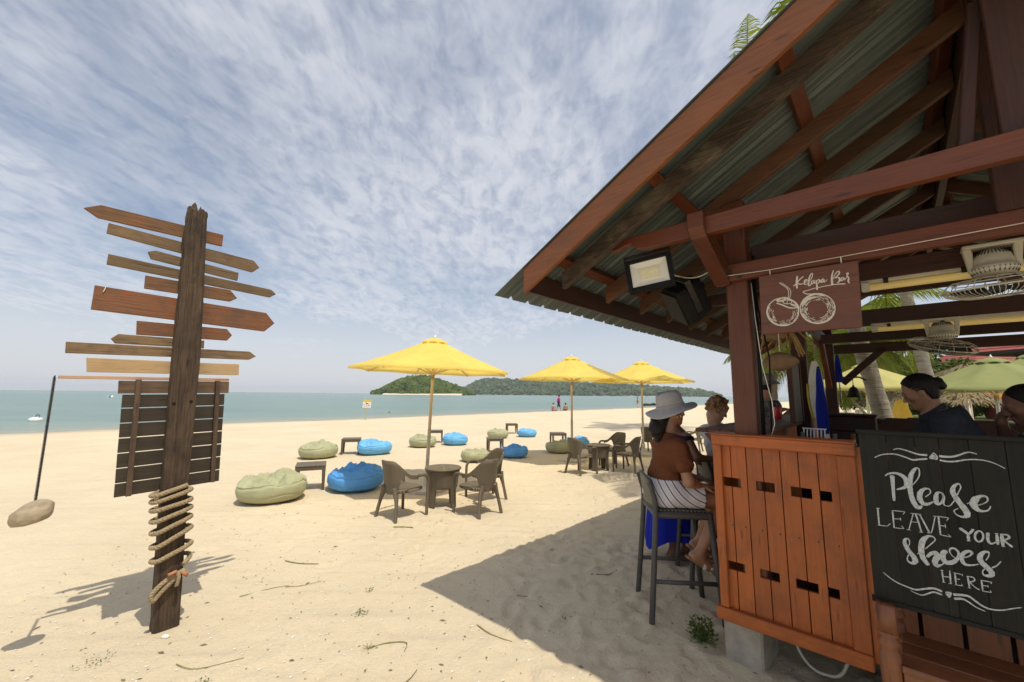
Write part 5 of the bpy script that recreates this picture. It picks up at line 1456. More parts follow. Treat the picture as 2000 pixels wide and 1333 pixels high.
def slope_bar(b, w, drop0, drop1, a0, a1, mt, name, mirror=True, bev=0.004, **kw):
    """timber following the roof slope at constant b, between drop0 and drop1 below the sheets"""
    for mir in ((0, 1) if mirror else (0,)):
        f = (lambda a: 2 * RIDGE_A - a) if mir else (lambda a: a)
        pts = [(f(a0), roof_z(a0) - drop1), (f(a1), roof_z(a1) - drop1), (f(a1), roof_z(a1) - drop0), (f(a0), roof_z(a0) - drop0)]
        if mir:
            pts = pts[::-1]
        mb = MB()
        mb.prism(pts, A(0, b + w / 2, 0), (1, 0, 0), (0, 0, 1), w)
        mb.build(name, mt, bar, bevel=bev, **kw)


# barge boards
for bb, nm in ((2.105, 'barge_board'), (BEND - .09, 'barge_board')):
    slope_bar(bb + 0.015, 0.035, 0.006, 0.185, EA, RIDGE_A, M['barge'], nm)
# fascias along the eaves
for mir in (0, 1):
    a = EA if not mir else 2 * RIDGE_A - EA
    mb = MB()
    mb.bar(A(a, 2.142, 2.462), A(a, BEND - 0.12, 2.462), 0.032, 0.155)
    mb.build('fascia', M['bar_dark'], bar, bevel=0.004)
# purlins under the sheets
for a in (-1.70, -1.0, -0.29, 0.36):
    for mir in (0, 1):
        aa = 2 * RIDGE_A - a if mir else a
        mb = MB()
        mb.bar(A(aa, 2.145, roof_z(a) - 0.038), A(aa, BEND - 0.12, roof_z(a) - 0.038), 0.075, 0.058, up=(-SL if not mir else SL, 0, 1))
        mb.build('purlin', M['bar'], bar, bevel=0.003)
# rafters
RAFT = [2.4, 3.02, 3.65, 4.28, 4.91, 5.54, 6.17, 6.8, 7.43, 8.06]
for i, bb in enumerate(RAFT):
    slope_bar(bb, 0.05, 0.070, 0.20, -1.75, RIDGE_A - 0.03, M['rough_rafter'] if i == 0 else M['rafter'], 'rafter', True,
              **({'label': 'mouldy grey brown rafter nearest the gable'} if i == 0 else {}))
mb = MB()
mb.bar(A(RIDGE_A, 2.15, roof_z(RIDGE_A) - 0.16), A(RIDGE_A, BEND - .12, roof_z(RIDGE_A) - 0.16), 0.05, 0.2)
mb.build('ridge_beam', M['bar_dark'], bar)

# posts
PW = 0.132
RA2 = 2 * RIDGE_A + 0.735                 # mirrored post line
POSTB = [2.97, 5.14, 7.73]
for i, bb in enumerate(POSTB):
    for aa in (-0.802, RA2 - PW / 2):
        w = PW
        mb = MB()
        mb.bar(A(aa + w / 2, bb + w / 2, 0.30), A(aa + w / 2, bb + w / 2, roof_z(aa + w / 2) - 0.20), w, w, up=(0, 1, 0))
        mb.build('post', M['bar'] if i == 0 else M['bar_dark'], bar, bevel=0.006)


def beam(p, q, w, h, mt='bar', name='tie_beam', bev=0.005, up=(0, 0, 1), **kw):
    mb = MB()
    mb.bar(A(*p), A(*q), w, h, up=up)
    return mb.build(name, M[mt], bar, bevel=bev, **kw)


# outer tie beam with an ogee end, carried on curved brackets
pts = [(-1.43, 2.675), (-1.39, 2.662), (-1.345, 2.668), (-1.30, 2.682), (-1.26, 2.682), (-1.235, 2.66), (-1.21, 2.640), (-1.12, 2.628), (2.3, 2.612),
       (2.3, 2.735), (-1.26, 2.735), (-1.43, 2.725)]
mb = MB()
mb.prism(pts, A(0, 2.56, 0), (1, 0, 0), (0, 0, 1), 0.06)
mb.build('tie_beam', M['bar'], bar, bevel=0.004)
mb = MB()
mb.prism([(2.45, 2.655), (2.50, 2.605), (2.93, 2.40), (2.968, 2.40), (2.968, 2.52), (2.60, 2.70), (2.575, 2.76), (2.45, 2.76)], A(-0.86, B0, 0) - Vector((0, B0, 0)), (0, 1, 0), (0, 0, 1), 0.095)
mb.build('bracket', M['bar'], bar, bevel=0.006)
beam((-0.812, 2.935, 2.472), (2.2, 2.935, 2.472), 0.055, 0.112)
mb = MB()
for a, z in ((-0.755, 2.475), (-0.70, 2.435)):
    mb.tube([A(a, 2.906, z), A(a, 2.896, z)], 0.014, 10)
mb.build('bolt', M['iron'], bar)
beam((-0.665, 3.13, 2.632), (2.2, 3.13, 2.632), 0.055, 0.11, 'bar_dark')
# second frame outside the eaves seen past the post
for bb in (5.0, 7.6):
    beam((-1.45, bb - .40, 2.67), (2.3, bb - .40, 2.67), 0.06, 0.12, 'bar_dark')
    mb = MB()
    mb.prism([(bb - .5, 2.62), (bb - .02, 2.40), (bb + .14, 2.40), (bb + .14, 2.52), (bb - .3, 2.72), (bb - .5, 2.72)], A(-0.86, B0, 0) - Vector((0, B0, 0)), (0, 1, 0), (0, 0, 1), 0.09)
    mb.build('bracket', M['bar_dark'], bar)
# wall plates along the post line
beam((-0.735, 3.11, 2.50), (-0.735, BEND - .3, 2.50), 0.06, 0.12, 'bar_dark', 'wall_plate')
beam((RA2, 3.11, 2.50), (RA2, BEND - .3, 2.50), 0.06, 0.12, 'bar_dark', 'wall_plate')
# ceiling joists
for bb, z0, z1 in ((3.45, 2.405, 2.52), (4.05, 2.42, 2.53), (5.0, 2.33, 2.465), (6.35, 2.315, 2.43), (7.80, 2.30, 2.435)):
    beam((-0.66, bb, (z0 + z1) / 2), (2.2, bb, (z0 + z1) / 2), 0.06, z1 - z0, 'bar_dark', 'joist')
# diagonal braces of the far corner
beam((-0.60, 7.80, 1.86), (-0.10, 7.80, 2.36), 0.06, 0.09, 'bar_dark', 'brace')
beam((-0.735, 7.6, 1.80), (-0.735, 7.05, 2.42), 0.06, 0.09, 'bar', 'brace')
beam((-0.735, 3.14, 2.05), (-0.735, 3.52, 2.42), 0.06, 0.085, 'bar', 'brace')
# king post and struts of the gable truss
beam((0.47, 2.585, 2.735), (0.47, 2.585, 3.70), 0.13, 0.05, 'bar_dark', 'king_post', up=(0, 1, 0))
beam((0.47, 2.94, 2.53), (0.47, 2.94, 3.75), 0.12, 0.06, 'bar_dark', 'king_post', up=(0, 1, 0))
beam((0.40, 2.66, 3.45), (0.30, 2.66, 2.70), 0.05, 0.08, 'bar_dark', 'strut', up=(0, 1, 0))
mb = MB()
mb.tube([A(0.495, 2.555, 2.66), A(0.495, 2.535, 2.66)], 0.016, 10)
mb.build('bolt', M['iron'], bar)

# ---- front panel with slotted planks
FB = 2.95


def plank(a0t, a1t, a0b, a1b, z0, z1, notch, name='plank', mt='panel', b=FB, th=0.02, parent=None, gap=0.0022):
    """vertical plank; notch = [(side, z0, z1, inset)] cut from its left (-1) or right (+1) edge"""
    def ea(t0, tb, z):
        k = (z - z0) / (z1 - z0)
        return tb + (t0 - tb) * k
    left = sorted([n for n in notch if n[0] < 0], key=lambda n: n[1])
    right = sorted([n for n in notch if n[0] > 0], key=lambda n: -n[1])
    pts = [(a0b + gap, z0), (a1b - gap, z0)]
    for n in right[::-1]:
        for z, ins in ((n[1], 0), (n[1], n[3]), (n[2], n[3]), (n[2], 0)):
            pts.append((ea(a1t, a1b, z) - gap - ins, z))
    pts += [(a1t - gap, z1), (a0t + gap, z1)]
    for n in left[::-1]:
        for z, ins in ((n[2], 0), (n[2], n[3]), (n[1], n[3]), (n[1], 0)):
            pts.append((ea(a0t, a0b, z) + gap + ins, z))
    mb = MB()
    mb.prism([(x, y) for x, y in pts], A(0, b + th, 0), (1, 0, 0), (0, 0, 1), th)
    # grain runs vertically
    mb.uv = [[(v, u) for u, v in f] for f in mb.uv]
    return mb.build(name, M[mt], parent or bar, bevel=0.0015)


seams = [-0.885, -0.831, -0.741, -0.650, -0.557, -0.466, -0.374, -0.285]
slots = [[(-0.885, -0.780, 1.074, 1.13), (-0.694, -0.595, 1.074, 1.13), (-0.513, -0.412, 1.07, 1.126), (-0.369, -0.321, 1.07, 1.124)],
         [(-0.885, -0.786, 0.563, 0.615), (-0.703, -0.603, 0.563, 0.614), (-0.522, -0.418, 0.56, 0.612), (-0.374, -0.325, 0.56, 0.611)]]
front = MB()
front.bar(A(-0.905, FB - 0.004, 0.34), A(-0.905, FB - 0.004, 1.335), 0.05, 0.05, up=(0, 1, 0))
front_frame = front.build('panel_stile', M['panel'], bar, bevel=0.004)
mb = MB()
mb.prism([(-0.285, 0.335), (-0.207, 0.335), (-0.203, 1.332), (-0.285, 1.332)], A(0, FB + .02, 0), (1, 0, 0), (0, 0, 1), 0.042)
mb.uv = [[(v, u) for u, v in f] for f in mb.uv]
mb.build('panel_stile', M['panel'], bar, bevel=0.004)
mb = MB()
mb.bar(A(-0.935, FB - 0.004, 1.366), A(-0.200, FB - 0.004, 1.366), 0.056, 0.068)
mb.build('panel_rail', M['panel'], bar, bevel=0.006)
mb = MB()
mb.bar(A(-0.955, FB - 0.008, 0.300), A(-0.205, FB - 0.008, 0.300), 0.064, 0.074)
mb.build('panel_rail', M['panel'], bar, bevel=0.006)
mb = MB()
mb.bar(A(-0.94, FB + 0.04, 1.404), A(-0.200, FB + 0.04, 1.404), 0.15, 0.014)
mb.build('panel_cap', M['panel'], bar, bevel=0.004)
mb = MB()
for k in range(7):
    mb.tube([A((seams[k] + seams[k + 1]) / 2 + .02, FB + .002, 0.84), A((seams[k] + seams[k + 1]) / 2 + .02, FB - 0.003, 0.84)], 0.0045, 8)
mb.build('nail_heads', M['iron'], bar, kind='stuff')
for k in range(7):
    a0, a1 = seams[k], seams[k + 1]
    if k == 0:                            # the slots cut right through the narrow first plank
        for z0, z1 in ((0.337, 0.563), (0.615, 1.074), (1.13, 1.332)):
            plank(a0, a1, a0, a1, z0, z1, [])
        continue
    notch = []
    for row in slots:
        for s0, s1, z0, z1 in row:
            lo, hi = max(s0, a0), min(s1, a1)
            if hi - lo < 0.008:
                continue
            if lo <= a0 + 0.012:
                notch.append((-1, z0, z1, hi - a0 - 0.002))
            elif hi >= a1 - 0.012:
                notch.append((1, z0, z1, a1 - lo - 0.002))
            else:
                notch.append((-1, z0, z1, hi - a0))
    plank(a0, a1, a0, a1, 0.337, 1.332, notch)
# second panel, behind the board and bench
a = -0.165
for k in range(11):
    w = 0.148
    plank(a, a + w, a, a + w, 0.30, 1.33, [], gap=0.008, b=FB + 0.03, mt='bar')  # orange planks given a darker wood: their shade is put into the colour
    a += w
mb = MB()
mb.bar(A(-0.19, FB + .02, 0.3), A(-0.19, FB + .02, 1.38), 0.028, 0.05, up=(0, 1, 0))
mb.build('panel_stile', M['panel'], bar)
for zz, hh in ((1.366, .068), (0.28, .07)):
    mb = MB()
    mb.bar(A(-0.17, FB + 0.02, zz), A(1.6, FB + 0.02, zz), 0.06, hh)
    mb.build('panel_rail', M['panel'], bar, bevel=0.005)
# dark lining behind the planks, side panels
mb = MB()
mb.box(A(0.33, FB + 0.30, 0.31), (2.5, .03, .05))
mb.build('bottom_plate', M['bar_dark'], bar)
for k in range(26):
    b0 = 3.02 + k * 0.18
    mb = MB()
    mb.bar(A(-0.92, b0 + .088, 0.30), A(-0.92, b0 + .088, 1.34), 0.174, 0.02, up=(1, 0, 0))
    mb.build('side_plank', M['panel'], bar)
for k in range(30):
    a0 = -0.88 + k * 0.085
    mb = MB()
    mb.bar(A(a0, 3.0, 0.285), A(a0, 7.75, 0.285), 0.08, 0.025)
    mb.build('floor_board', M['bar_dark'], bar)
# counter along the sea side
for k in range(5):
    aa = -1.14 + k * 0.088
    mb = MB()
    mb.bar(A(aa, 3.34, 1.390), A(aa, 7.0, 1.390), 0.086, 0.028)
    mb.build('counter_board', M['bar'], bar, bevel=0.004)
for bb in (3.4, 4.6, 5.8, 6.8):
    mb = MB()
    mb.prism([(-1.12, 1.365), (-0.932, 1.10), (-0.932, 1.37)], A(0, bb, 0), (1, 0, 0), (0, 0, 1), 0.05)
    mb.build('counter_bracket', M['bar'], bar)
# inner work counter behind the front panel
mb = MB()
mb.box(A(0.35, 3.22, 1.20), (2.0, 0.42, 0.03))
mb.build('work_top', M['steel'], bar)
# back counter on the far side
for k in range(4):
    mb = MB()
    mb.bar(A(-0.35, 7.35 + k * .11, 1.36), (A(1.9, 7.35 + k * .11, 1.36)), 0.107, 0.03)
    mb.build('counter_board', M['bar_dark'], bar)
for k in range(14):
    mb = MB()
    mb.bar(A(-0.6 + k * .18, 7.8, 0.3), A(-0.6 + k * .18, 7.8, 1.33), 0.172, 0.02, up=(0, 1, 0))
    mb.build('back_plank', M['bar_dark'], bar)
# shutter between the sea side posts
t = bthing('shutter', 'grey board shutter in a brown frame between the sea side posts', 'shutter', -0.74, 4.85, 1.41)
for dx in (-.0,):
    MB().bar((0, -.23, 0), (0, -.23, 0.62), .04, .05, up=(0, 1, 0)).build('frame', M['rafter'], t)
    MB().bar((0, .23, 0), (0, .23, 0.62), .04, .05, up=(0, 1, 0)).build('frame', M['rafter'], t)
    MB().bar((0, -.205, .60), (0, .205, .60), .04, .05).build('frame', M['rafter'], t)
M['grey_board'] = wood('grey_board', (0.10, 0.095, 0.09), (0.17, 0.16, 0.15), rough=0.8)
for k in range(3):
    MB().bar((0, -.136 + k * .136, .0), (0, -.136 + k * .136, .575), .133, .02, up=(1, 0, 0)).build('board', M['grey_board'], t)

# foundation blocks
def block(label, a, b, rz=0.0):
    t = bthing('concrete_block', label, 'concrete block', a, b, 0.0, 'foundation blocks under the bar', rz)
    mb = MB()
    mb.bar((0, 0, -0.25), (0, 0, 0.262), 0.22, 0.30, up=(0, 1, 0), jit=0.006)
    mb.build('footing', M['concrete'], t, bevel=0.012)
    return t


block('rough grey concrete block under the near corner of the orange front', -0.825, 3.14, R(-4))
block('concrete block under the far sea side corner of the bar', -0.84, 5.3)
block('concrete block under the middle of the front panel', 0.75, 3.12)
block('concrete block under the rear corner of the bar', -0.84, 7.6)

# ---- painted name board on wires
def ribbons(mb, strokes, bpl, lift=0.0015, seed=1):
    """brush strokes as thin raised paint; strokes in bar coordinates (a, z, width)"""
    rnd = random.Random(seed)
    for si, st in enumerate(strokes):
        P = [Vector((a, z, w)) for a, z, w in st]
        if len(P) == 2:
            S = [P[0].lerp(P[1], k / 3) for k in range(4)]
        else:
            S = []
            for i in range(len(P) - 1):
                p0, p1, p2, p3 = P[max(i - 1, 0)], P[i], P[i + 1], P[min(i + 2, len(P) - 1)]
                for k in range(6):
                    t = k / 6
                    S.append(0.5 * ((2 * p1) + (p2 - p0) * t + (2 * p0 - 5 * p1 + 4 * p2 - p3) * t * t + (3 * p1 - p0 - 3 * p2 + p3) * t ** 3))
            S.append(P[-1])
        lf = lift + 0.0004 * (si % 7)
        vs = []
        for i, s in enumerate(S):
            d = S[min(i + 1, len(S) - 1)] - S[max(i - 1, 0)]
            d = Vector((d.x, d.y))
            d = d.normalized() if d.length > 1e-7 else Vector((1, 0))
            n = Vector((-d.y, d.x))
            w = max(s.z, 0.0012) / 2 * (1 + rnd.uniform(-.08, .08))
            if i in (0, len(S) - 1):
                w *= 0.6
            vs.append((s.x + n.x * w, bpl - lf, s.y + n.y * w))
            vs.append((s.x - n.x * w, bpl - lf, s.y - n.y * w))
        fs = [(2 * i, 2 * i + 1, 2 * i + 3, 2 * i + 2) for i in range(len(S) - 1)]
        mb.add(vs, fs)


SA, SB, SZ = -0.342, 2.875, 2.03
t = bthing('hanging_sign', 'brown wooden sign with two white drawn coconuts hanging at the bar entrance', 'sign', SA, SB, SZ)
mb = MB()
mb.prism([(-0.584, 2.404), (-0.590, 2.034), (-0.114, 2.030), (-0.103, 2.402)][::-1], Vector((-SA, 0.024, -SZ)), (1, 0, 0), (0, 0, 1), 0.024)
M['name_board'] = wood('name_board', (0.10, 0.033, 0.016), (0.165, 0.055, 0.027), dirt=(0.085, 0.03, 0.016), rough=0.45, dirt_amt=0.5, vary=0.02)
mb.build('board', M['name_board'], t, bevel=0.003)
mb = MB()
ribbons(mb, [[(a - SA, z - SZ, w) for a, z, w in s] for s in KELAPA], 0.0)
mb.build('lettering', M['sign_paint'], t)
mb = MB()
for a in (-0.523, -0.176):
    mb.tube([(a - SA, 0.012, 2.400 - SZ), (a - SA, 0.010, 2.44 - SZ)], 0.0028, 6)
mb.tube([(-0.79 - SA, 0.018, 2.45 - SZ), (-0.523 - SA, 0.012, 2.438 - SZ), (-0.176 - SA, 0.012, 2.442 - SZ), (0.6 - SA, 0.014, 2.452 - SZ)], 0.0022, 6)
mb.build('wire', M['sign_paint'], t)

# ---- black board leaning on the bench
CA, CB = 0.15, 2.44
t = bthing('blackboard', 'black plank board chalked "Please leave your shoes here" standing on the bench', 'notice board', CA, CB, 0.79)
W0, W1 = -0.150, 0.47
k = 0
a = W0
ww = [0.092, 0.088, 0.07, 0.082, 0.094, 0.088, 0.106]
for w in ww:
    mb = MB()
    mb.bar((a + w / 2 - CA, 0.011, 0.012), (a + w / 2 - CA, 0.011, 0.70), w - 0.0012, 0.018, up=(0, 1, 0))
    mb.build('board', M['chalk_board'], t, bevel=0.0015)
    a += w
mb = MB()
mb.bar((W0 - .008 - CA, 0.012, 0.709), (W1 + .01 - CA, 0.012, 0.709), 0.034, 0.018)
mb.build('top_rail', M['chalk_board'], t, bevel=0.002)
mb = MB()
mb.bar((W0 - .008 - CA, 0.014, 0.003), (W1 + .01 - CA, 0.014, 0.003), 0.034, 0.018)
mb.build('bottom_rail', M['chalk_board'], t, bevel=0.002)
mb = MB()
ribbons(mb, [[(a - CA, z - 0.79, w) for a, z, w in s] for s in SHOES], 0.0015, 0.0012, 5)
mb.build('lettering', M['chalk'], t)

# ---- bench with turned legs below it
t = bthing('bench', 'brown bench with turned legs carrying the blackboard', 'bench', 0.2, 2.5, 0.0)


def turned_leg(a, b, top):
    prof = [(0.030, -.12), (0.030, 0.30), (0.036, 0.33), (0.030, 0.36), (0.036, 0.375), (0.0355, 0.40), (0.030, 0.42), (0.034, 0.50), (0.037, 0.58), (0.034, 0.62),
            (0.026, 0.635), (0.036, 0.65), (0.037, 0.66), (0.026, 0.675), (0.034, 0.69), (0.026, 0.70)]
    mb = MB()
    mb.lathe(prof, 20, (a, b, 0))
    mb.bar((a, b, 0.70), (a, b, top), 0.058, 0.058, up=(0, 1, 0))
    mb.build('leg', M['bench'], t, True)


turned_leg(-0.315, -0.105, 0.80)
turned_leg(-0.300, 0.21, 0.80)
turned_leg(0.60, -0.105, 0.80)
turned_leg(0.60, 0.21, 0.80)
for k in range(3):
    mb = MB()
    mb.bar((-0.285, -0.075 + k * 0.118, 0.575), (0.63, -0.075 + k * 0.118, 0.575), 0.116, 0.028)
    mb.build('seat_board', M['bench'], t, bevel=0.005)
mb = MB()
mb.bar((-0.28, -0.12, 0.545), (0.6, -0.12, 0.545), 0.022, 0.06)
mb.build('apron', M['bench'], t, bevel=0.003)

# ---- things hanging in the roof
t = bthing('floodlight', 'square LED floodlight in a black frame hung under the outer tie beam', 'floodlight', -1.155, 2.56, 2.47)
t.rotation_euler = (R(-12), R(-8.0), -BAZ + R(19))
mb = MB()
for s in (-1, 1):
    mb.bar((s * 0.133, 0, -0.122), (s * 0.133, 0, 0.122), 0.030, 0.05, up=(0, 1, 0))
    mb.bar((-0.118, 0, s * 0.107), (0.118, 0, s * 0.107), 0.05, 0.030)
mb.build('frame', M['black'], t, bevel=0.004)
mb = MB()
P = [(-.118, -.092), (.118, -.092), (.118, .092), (-.118, .092)]
Q = [(-.075, -.055), (.075, -.055), (.075, .055), (-.075, .055)]
mb.add([(x, -0.012, z) for x, z in P] + [(x, -0.002, z) for x, z in Q], [(0, 1, 5, 4), (1, 2, 6, 5), (2, 3, 7, 6), (3, 0, 4, 7), (4, 5, 6, 7)])
mb.build('reflector', M['glass'], t)
mb = MB()
mb.box((0, -0.006, 0), (0.115, 0.006, 0.072))
mb.build('led_panel', M['led'], t)
mb = MB()
mb.box((0, 0.045, 0), (0.24, 0.045, 0.2))
for k in range(11):
    mb.box((-0.11 + k * 0.022, 0.078, 0), (0.006, 0.03, 0.19))
mb.build('heat_sink', M['black'], t, bevel=0.002)
mb = MB()
mb.bar((-.152, 0.02, -.02), (-.152, 0.02, .165), .006, .03, up=(0, 1, 0))
mb.bar((.152, 0.02, -.02), (.152, 0.02, .165), .006, .03, up=(0, 1, 0))
mb.bar((-.155, 0.02, .168), (.155, 0.02, .168), .03, .006)
mb.build('bracket', M['iron'], t)

t = bthing('loudspeaker', 'black outdoor loudspeaker hanging beside the corner post', 'speaker', -1.10, 3.05, 2.36)
t.rotation_euler = (R(38), R(25), -BAZ + R(-35))
mb = MB()
pr = [(-.12, -.10), (.12, -.10), (.13, -.02), (.10, .10), (.05, .14), (-.05, .14), (-.10, .10), (-.13, -.02)]
mb.prism(pr, (0, 0, -.14), (1, 0, 0), (0, 1, 0), 0.28)
mb.build('cabinet', M['black'], t, bevel=0.02)
mb = MB()
mb.box((0, -0.106, 0), (0.215, 0.012, 0.25))
mb.build('grille', M['black'], t)
mb = MB()
for k in range(3):
    mb.box((-.05 + k * .05, 0.141, 0.06), (.022, .004, .04))
mb.build('bass_port', M['iron'], t)
mb = MB()
mb.bar((-.14, 0, -.06), (-.14, 0, .20), .008, .04, up=(0, 1, 0))
mb.bar((.14, 0, -.06), (.14, 0, .20), .008, .04, up=(0, 1, 0))
mb.bar((-.145, 0, .20), (.145, 0, .20), .04, .008)
mb.build('bracket', M['iron'], t)

M['tube'] = plain('warm_tube', (0.78, 0.60, 0.24), 0.4, 0, 0.04, 3)
m = M['tube']
bb_ = m.node_tree.nodes['Principled BSDF']
bb_.inputs['Emission Color'].default_value = (1.0, 0.70, 0.22, 1)
bb_.inputs['Emission Strength'].default_value = 0.16


def tube_light(label, a, b, z, ln, dz=0.0):
    t = bthing('tube_light', label, 'tube light', a, b, z, 'tube lights under the bar joists')
    mb = MB()
    mb.bar((0, 0.02, 0.055), (ln, 0.02, 0.055), 0.06, 0.03)
    mb.build('housing', M['white_plastic'], t, bevel=0.004)
    mb = MB()
    mb.tube([(0.04, 0, 0.012), (ln - .04, 0, 0.012)], 0.022, 12)
    mb.build('diffuser', M['tube'], t, True)
    mb = MB()
    for x in (0.0, ln - .04):
        mb.bar((x, 0.005, 0.02), (x + .045, 0.005, 0.02), 0.06, 0.058)
    mb.build('end_cap', M['white_plastic'], t, bevel=0.006)
    mb = MB()
    for x in (0.12, ln * .35, ln - .2):
        mb.tube([(x - .012, 0.02, 0.04), (x + .012, 0.02, 0.04)], 0.038, 10)
    mb.build('clip', M['iron'], t)
    return t


tube_light('tube light with dark clips behind the name board, under the near joist', -0.122, 3.45, 2.345, 1.3)
tube_light('tube light further inside, above the rear fan', -0.136, 4.98, 2.262, 1.3)


def orbit_fan(label, a, b, z, s, tilt):
    """ceiling fan: yoke, motor dome, wire cage and blades; z = mounting height"""
    t = bthing('ceiling_fan', label, 'fan', a, b, z, 'ceiling fans in the bar')
    t.scale = (s, s, s)
    mb = MB()
    mb.box((0, 0, -.02), (.36, .16, .035))
    for sg in (-1, 1):
        mb.prism([(sg * .18, -.02), (sg * .125, -.02), (sg * .115, -.07), (sg * .12, -.25), (sg * .15, -.25)][::-sg], (0, .04, 0), (1, 0, 0), (0, 0, 1), .08)
    mb.build('yoke', M['white_plastic'], t, bevel=0.008)
    mb = MB()
    mb.lathe([(0.02, -.055), (.07, -.06), (.105, -.10), (.125, -.16), (.13, -.205), (.145, -.21), (.15, -.25), (.12, -.285), (.05, -.29)], 28)
    mb.build('motor', M['white_plastic'], t, True)
    mb = MB()
    for k in range(30):
        a2 = 2 * PI * k / 30
        c, s2 = math.cos(a2), math.sin(a2)
        mb.bar((c * .082, s2 * .082, -.066), (c * .112, s2 * .112, -.108), .005, .006)
        mb.bar((c * .152, s2 * .152, -.232), (c * .132, s2 * .132, -.278), .005, .006)
    mb.build('vent_slots', M['iron'], t, kind='stuff')
    cg = bpy.data.objects.new('cage', None)
    COL.objects.link(cg)
    cg.parent = t
    cg.location = (0, 0, -.31)
    cg.rotation_euler = tilt
    mb = MB()
    R0, D = 0.34, 0.085

    def ring(r, z, w):
        mb.tube([(r * math.cos(2 * PI * i / 40), r * math.sin(2 * PI * i / 40), z) for i in range(40)], w, 6, closed=True)
    ring(R0, -D, .008)
    ring(.19, 0.0, .005)
    ring(.27, -.03, .004)
    ring(.10, -.165, .006)
    for k in range(60):
        a2 = 2 * PI * k / 60
        c, s2 = math.cos(a2), math.sin(a2)
        mb.tube([(c * r, s2 * r, z) for r, z in ((R0, -D), (R0 - .02, -D - .035), (.26, -.145), (.18, -.165), (.08, -.168))], .0028, 4)
        if k % 4 == 0:
            mb.tube([(c * r, s2 * r, z) for r, z in ((.14, .01), (.27, -.005), (R0 - .03, -.03), (R0, -D))], .004, 4)
    mb.lathe([(.01, -.160), (.075, -.163), (.078, -.172), (.01, -.176)], 20)
    mb.build('grille', M['white_plastic'], cg, True)
    mb = MB()
    for k in range(3):
        a2 = 2 * PI * k / 3 + .4
        c, s2 = math.cos(a2), math.sin(a2)
        rows = []
        for r in (.05, .12, .2, .28, .31):
            w = .05 + .07 * math.sin(PI * min(1, r / .34))
            rows.append([Vector((c * r - s2 * q * w, s2 * r + c * q * w, -D - .02 + q * .035)) for q in (-1, -.3, .4, 1)])
        mb.grid(rows)
    mb.lathe([(.05, -.06), (.055, -.12), (.02, -.14)], 16)
    mb.build('blades', M['fan_blade'], cg, True)
    return t


M['fan_blade'] = plain('fan_blade', (0.05, 0.05, 0.055), 0.3)
orbit_fan('ceiling fan with wire cage nearest the name board', 0.435, 3.37, 2.50, 0.62, (R(6), R(-3), 0))
orbit_fan('tilted ceiling fan further back under the second tube light', 0.31, 4.98, 2.33, 0.62, (R(14), R(14), 0))

# cables down the corner post
t = bthing('cable_bundle', 'black conduits and white cable running down the inner side of the corner post', 'cables', -0.665, 3.03, 1.4)
mb = MB()
mb.tube([(0.015, -.02, 0), (0.02, -.02, .6), (0.012, -.02, 1.15)], .007, 8)
mb.tube([(0.015, .02, 0), (0.02, .02, 1.2)], .009, 8)
mb.tube([(0.05, .04, 0), (0.07, .04, .5), (0.02, .03, .9)], .005, 8)
mb.build('conduit', M['black'], t, True)
mb = MB()
mb.tube([(.06, -.03, 0), (.085, -.03, .08), (.08, -.03, .22), (.04, -.03, .45), (.02, -.03, .75), (.01, -.03, 1.0)], .0024, 6)
mb.build('white_cable', M['white'], t, True)
t = bthing('lighting_cable', 'grey cable drooping from the speaker to the corner post', 'cable', -0.8, 2.9, 2.5)
mb = MB()
mb.tube([(-.33 + .35 * i / 20, .02 * i / 20, .03 + .05 * i / 20 - .07 * math.sin(PI * i / 20)) for i in range(21)], .005, 6)
mb.build('sheath', M['white_plastic'], t, True)
t = bthing('drain_hose', 'white hose looping on the sand below the front panel', 'hose', -0.48, 3.22, 0.02)
mb = MB()
hp_ = [Vector(p) for p in ((-.12, .0, .26), (-.11, -.02, .12), (-.05, -.03, .03), (.03, -.03, .01), (.11, -.02, .05), (.18, 0, .25))]
hq_ = []
for i in range(41):
    k, f = min(int(i / 8), 4), i / 8 - min(int(i / 8), 4)
    p0, p1, p2, p3 = hp_[max(k - 1, 0)], hp_[k], hp_[k + 1], hp_[min(k + 2, 5)]
    hq_.append(0.5 * ((2 * p1) + (p2 - p0) * f + (2 * p0 - 5 * p1 + 4 * p2 - p3) * f * f + (3 * p1 - p0 - 3 * p2 + p3) * f ** 3))
mb.tube(hq_, .009, 8)
mb.build('pipe', M['white_plastic'], t, True)

# ------------------------------------------------------------------ driftwood signpost
SP = Vector((-2.49, 3.16, 0))
sp = thing('signpost', 'weathered timber signpost with many blank arrow boards and a slatted panel', 'signpost', SP, R(49))


def lerp_rows(rows, z):
    for (z0, a0, b0), (z1, a1, b1) in zip(rows[:-1], rows[1:]):
        if z <= z1:
            k = (z - z0) / (z1 - z0)
            return a0 + (a1 - a0) * k, b0 + (b1 - b0) * k
    return rows[-1][1:]


rows = [(-0.4, -0.063, 0.088), (0.03, -0.0772, 0.0721), (0.971, -0.1121, 0.0353), (1.892, -0.1344, 0.0246), (2.5, -0.147, -0.004), (2.91, -0.1577, -0.0268), (3.15, -0.148, -0.036)]
NP = 36
P = []
rnd = random.Random(4)
zs = [-0.4 + 3.44 * i / 84 for i in range(85)]
prof_noise = [[rnd.uniform(-1, 1) for _ in range(NP)] for _ in zs]
ang_off = [rnd.uniform(-.0035, .0035) for _ in range(NP)]
jag = [3.04 + max(0, 0.10 - abs(((i / NP) * 2 - 1.28)) * 0.22) + rnd.uniform(-.035, .035) for i in range(NP)]


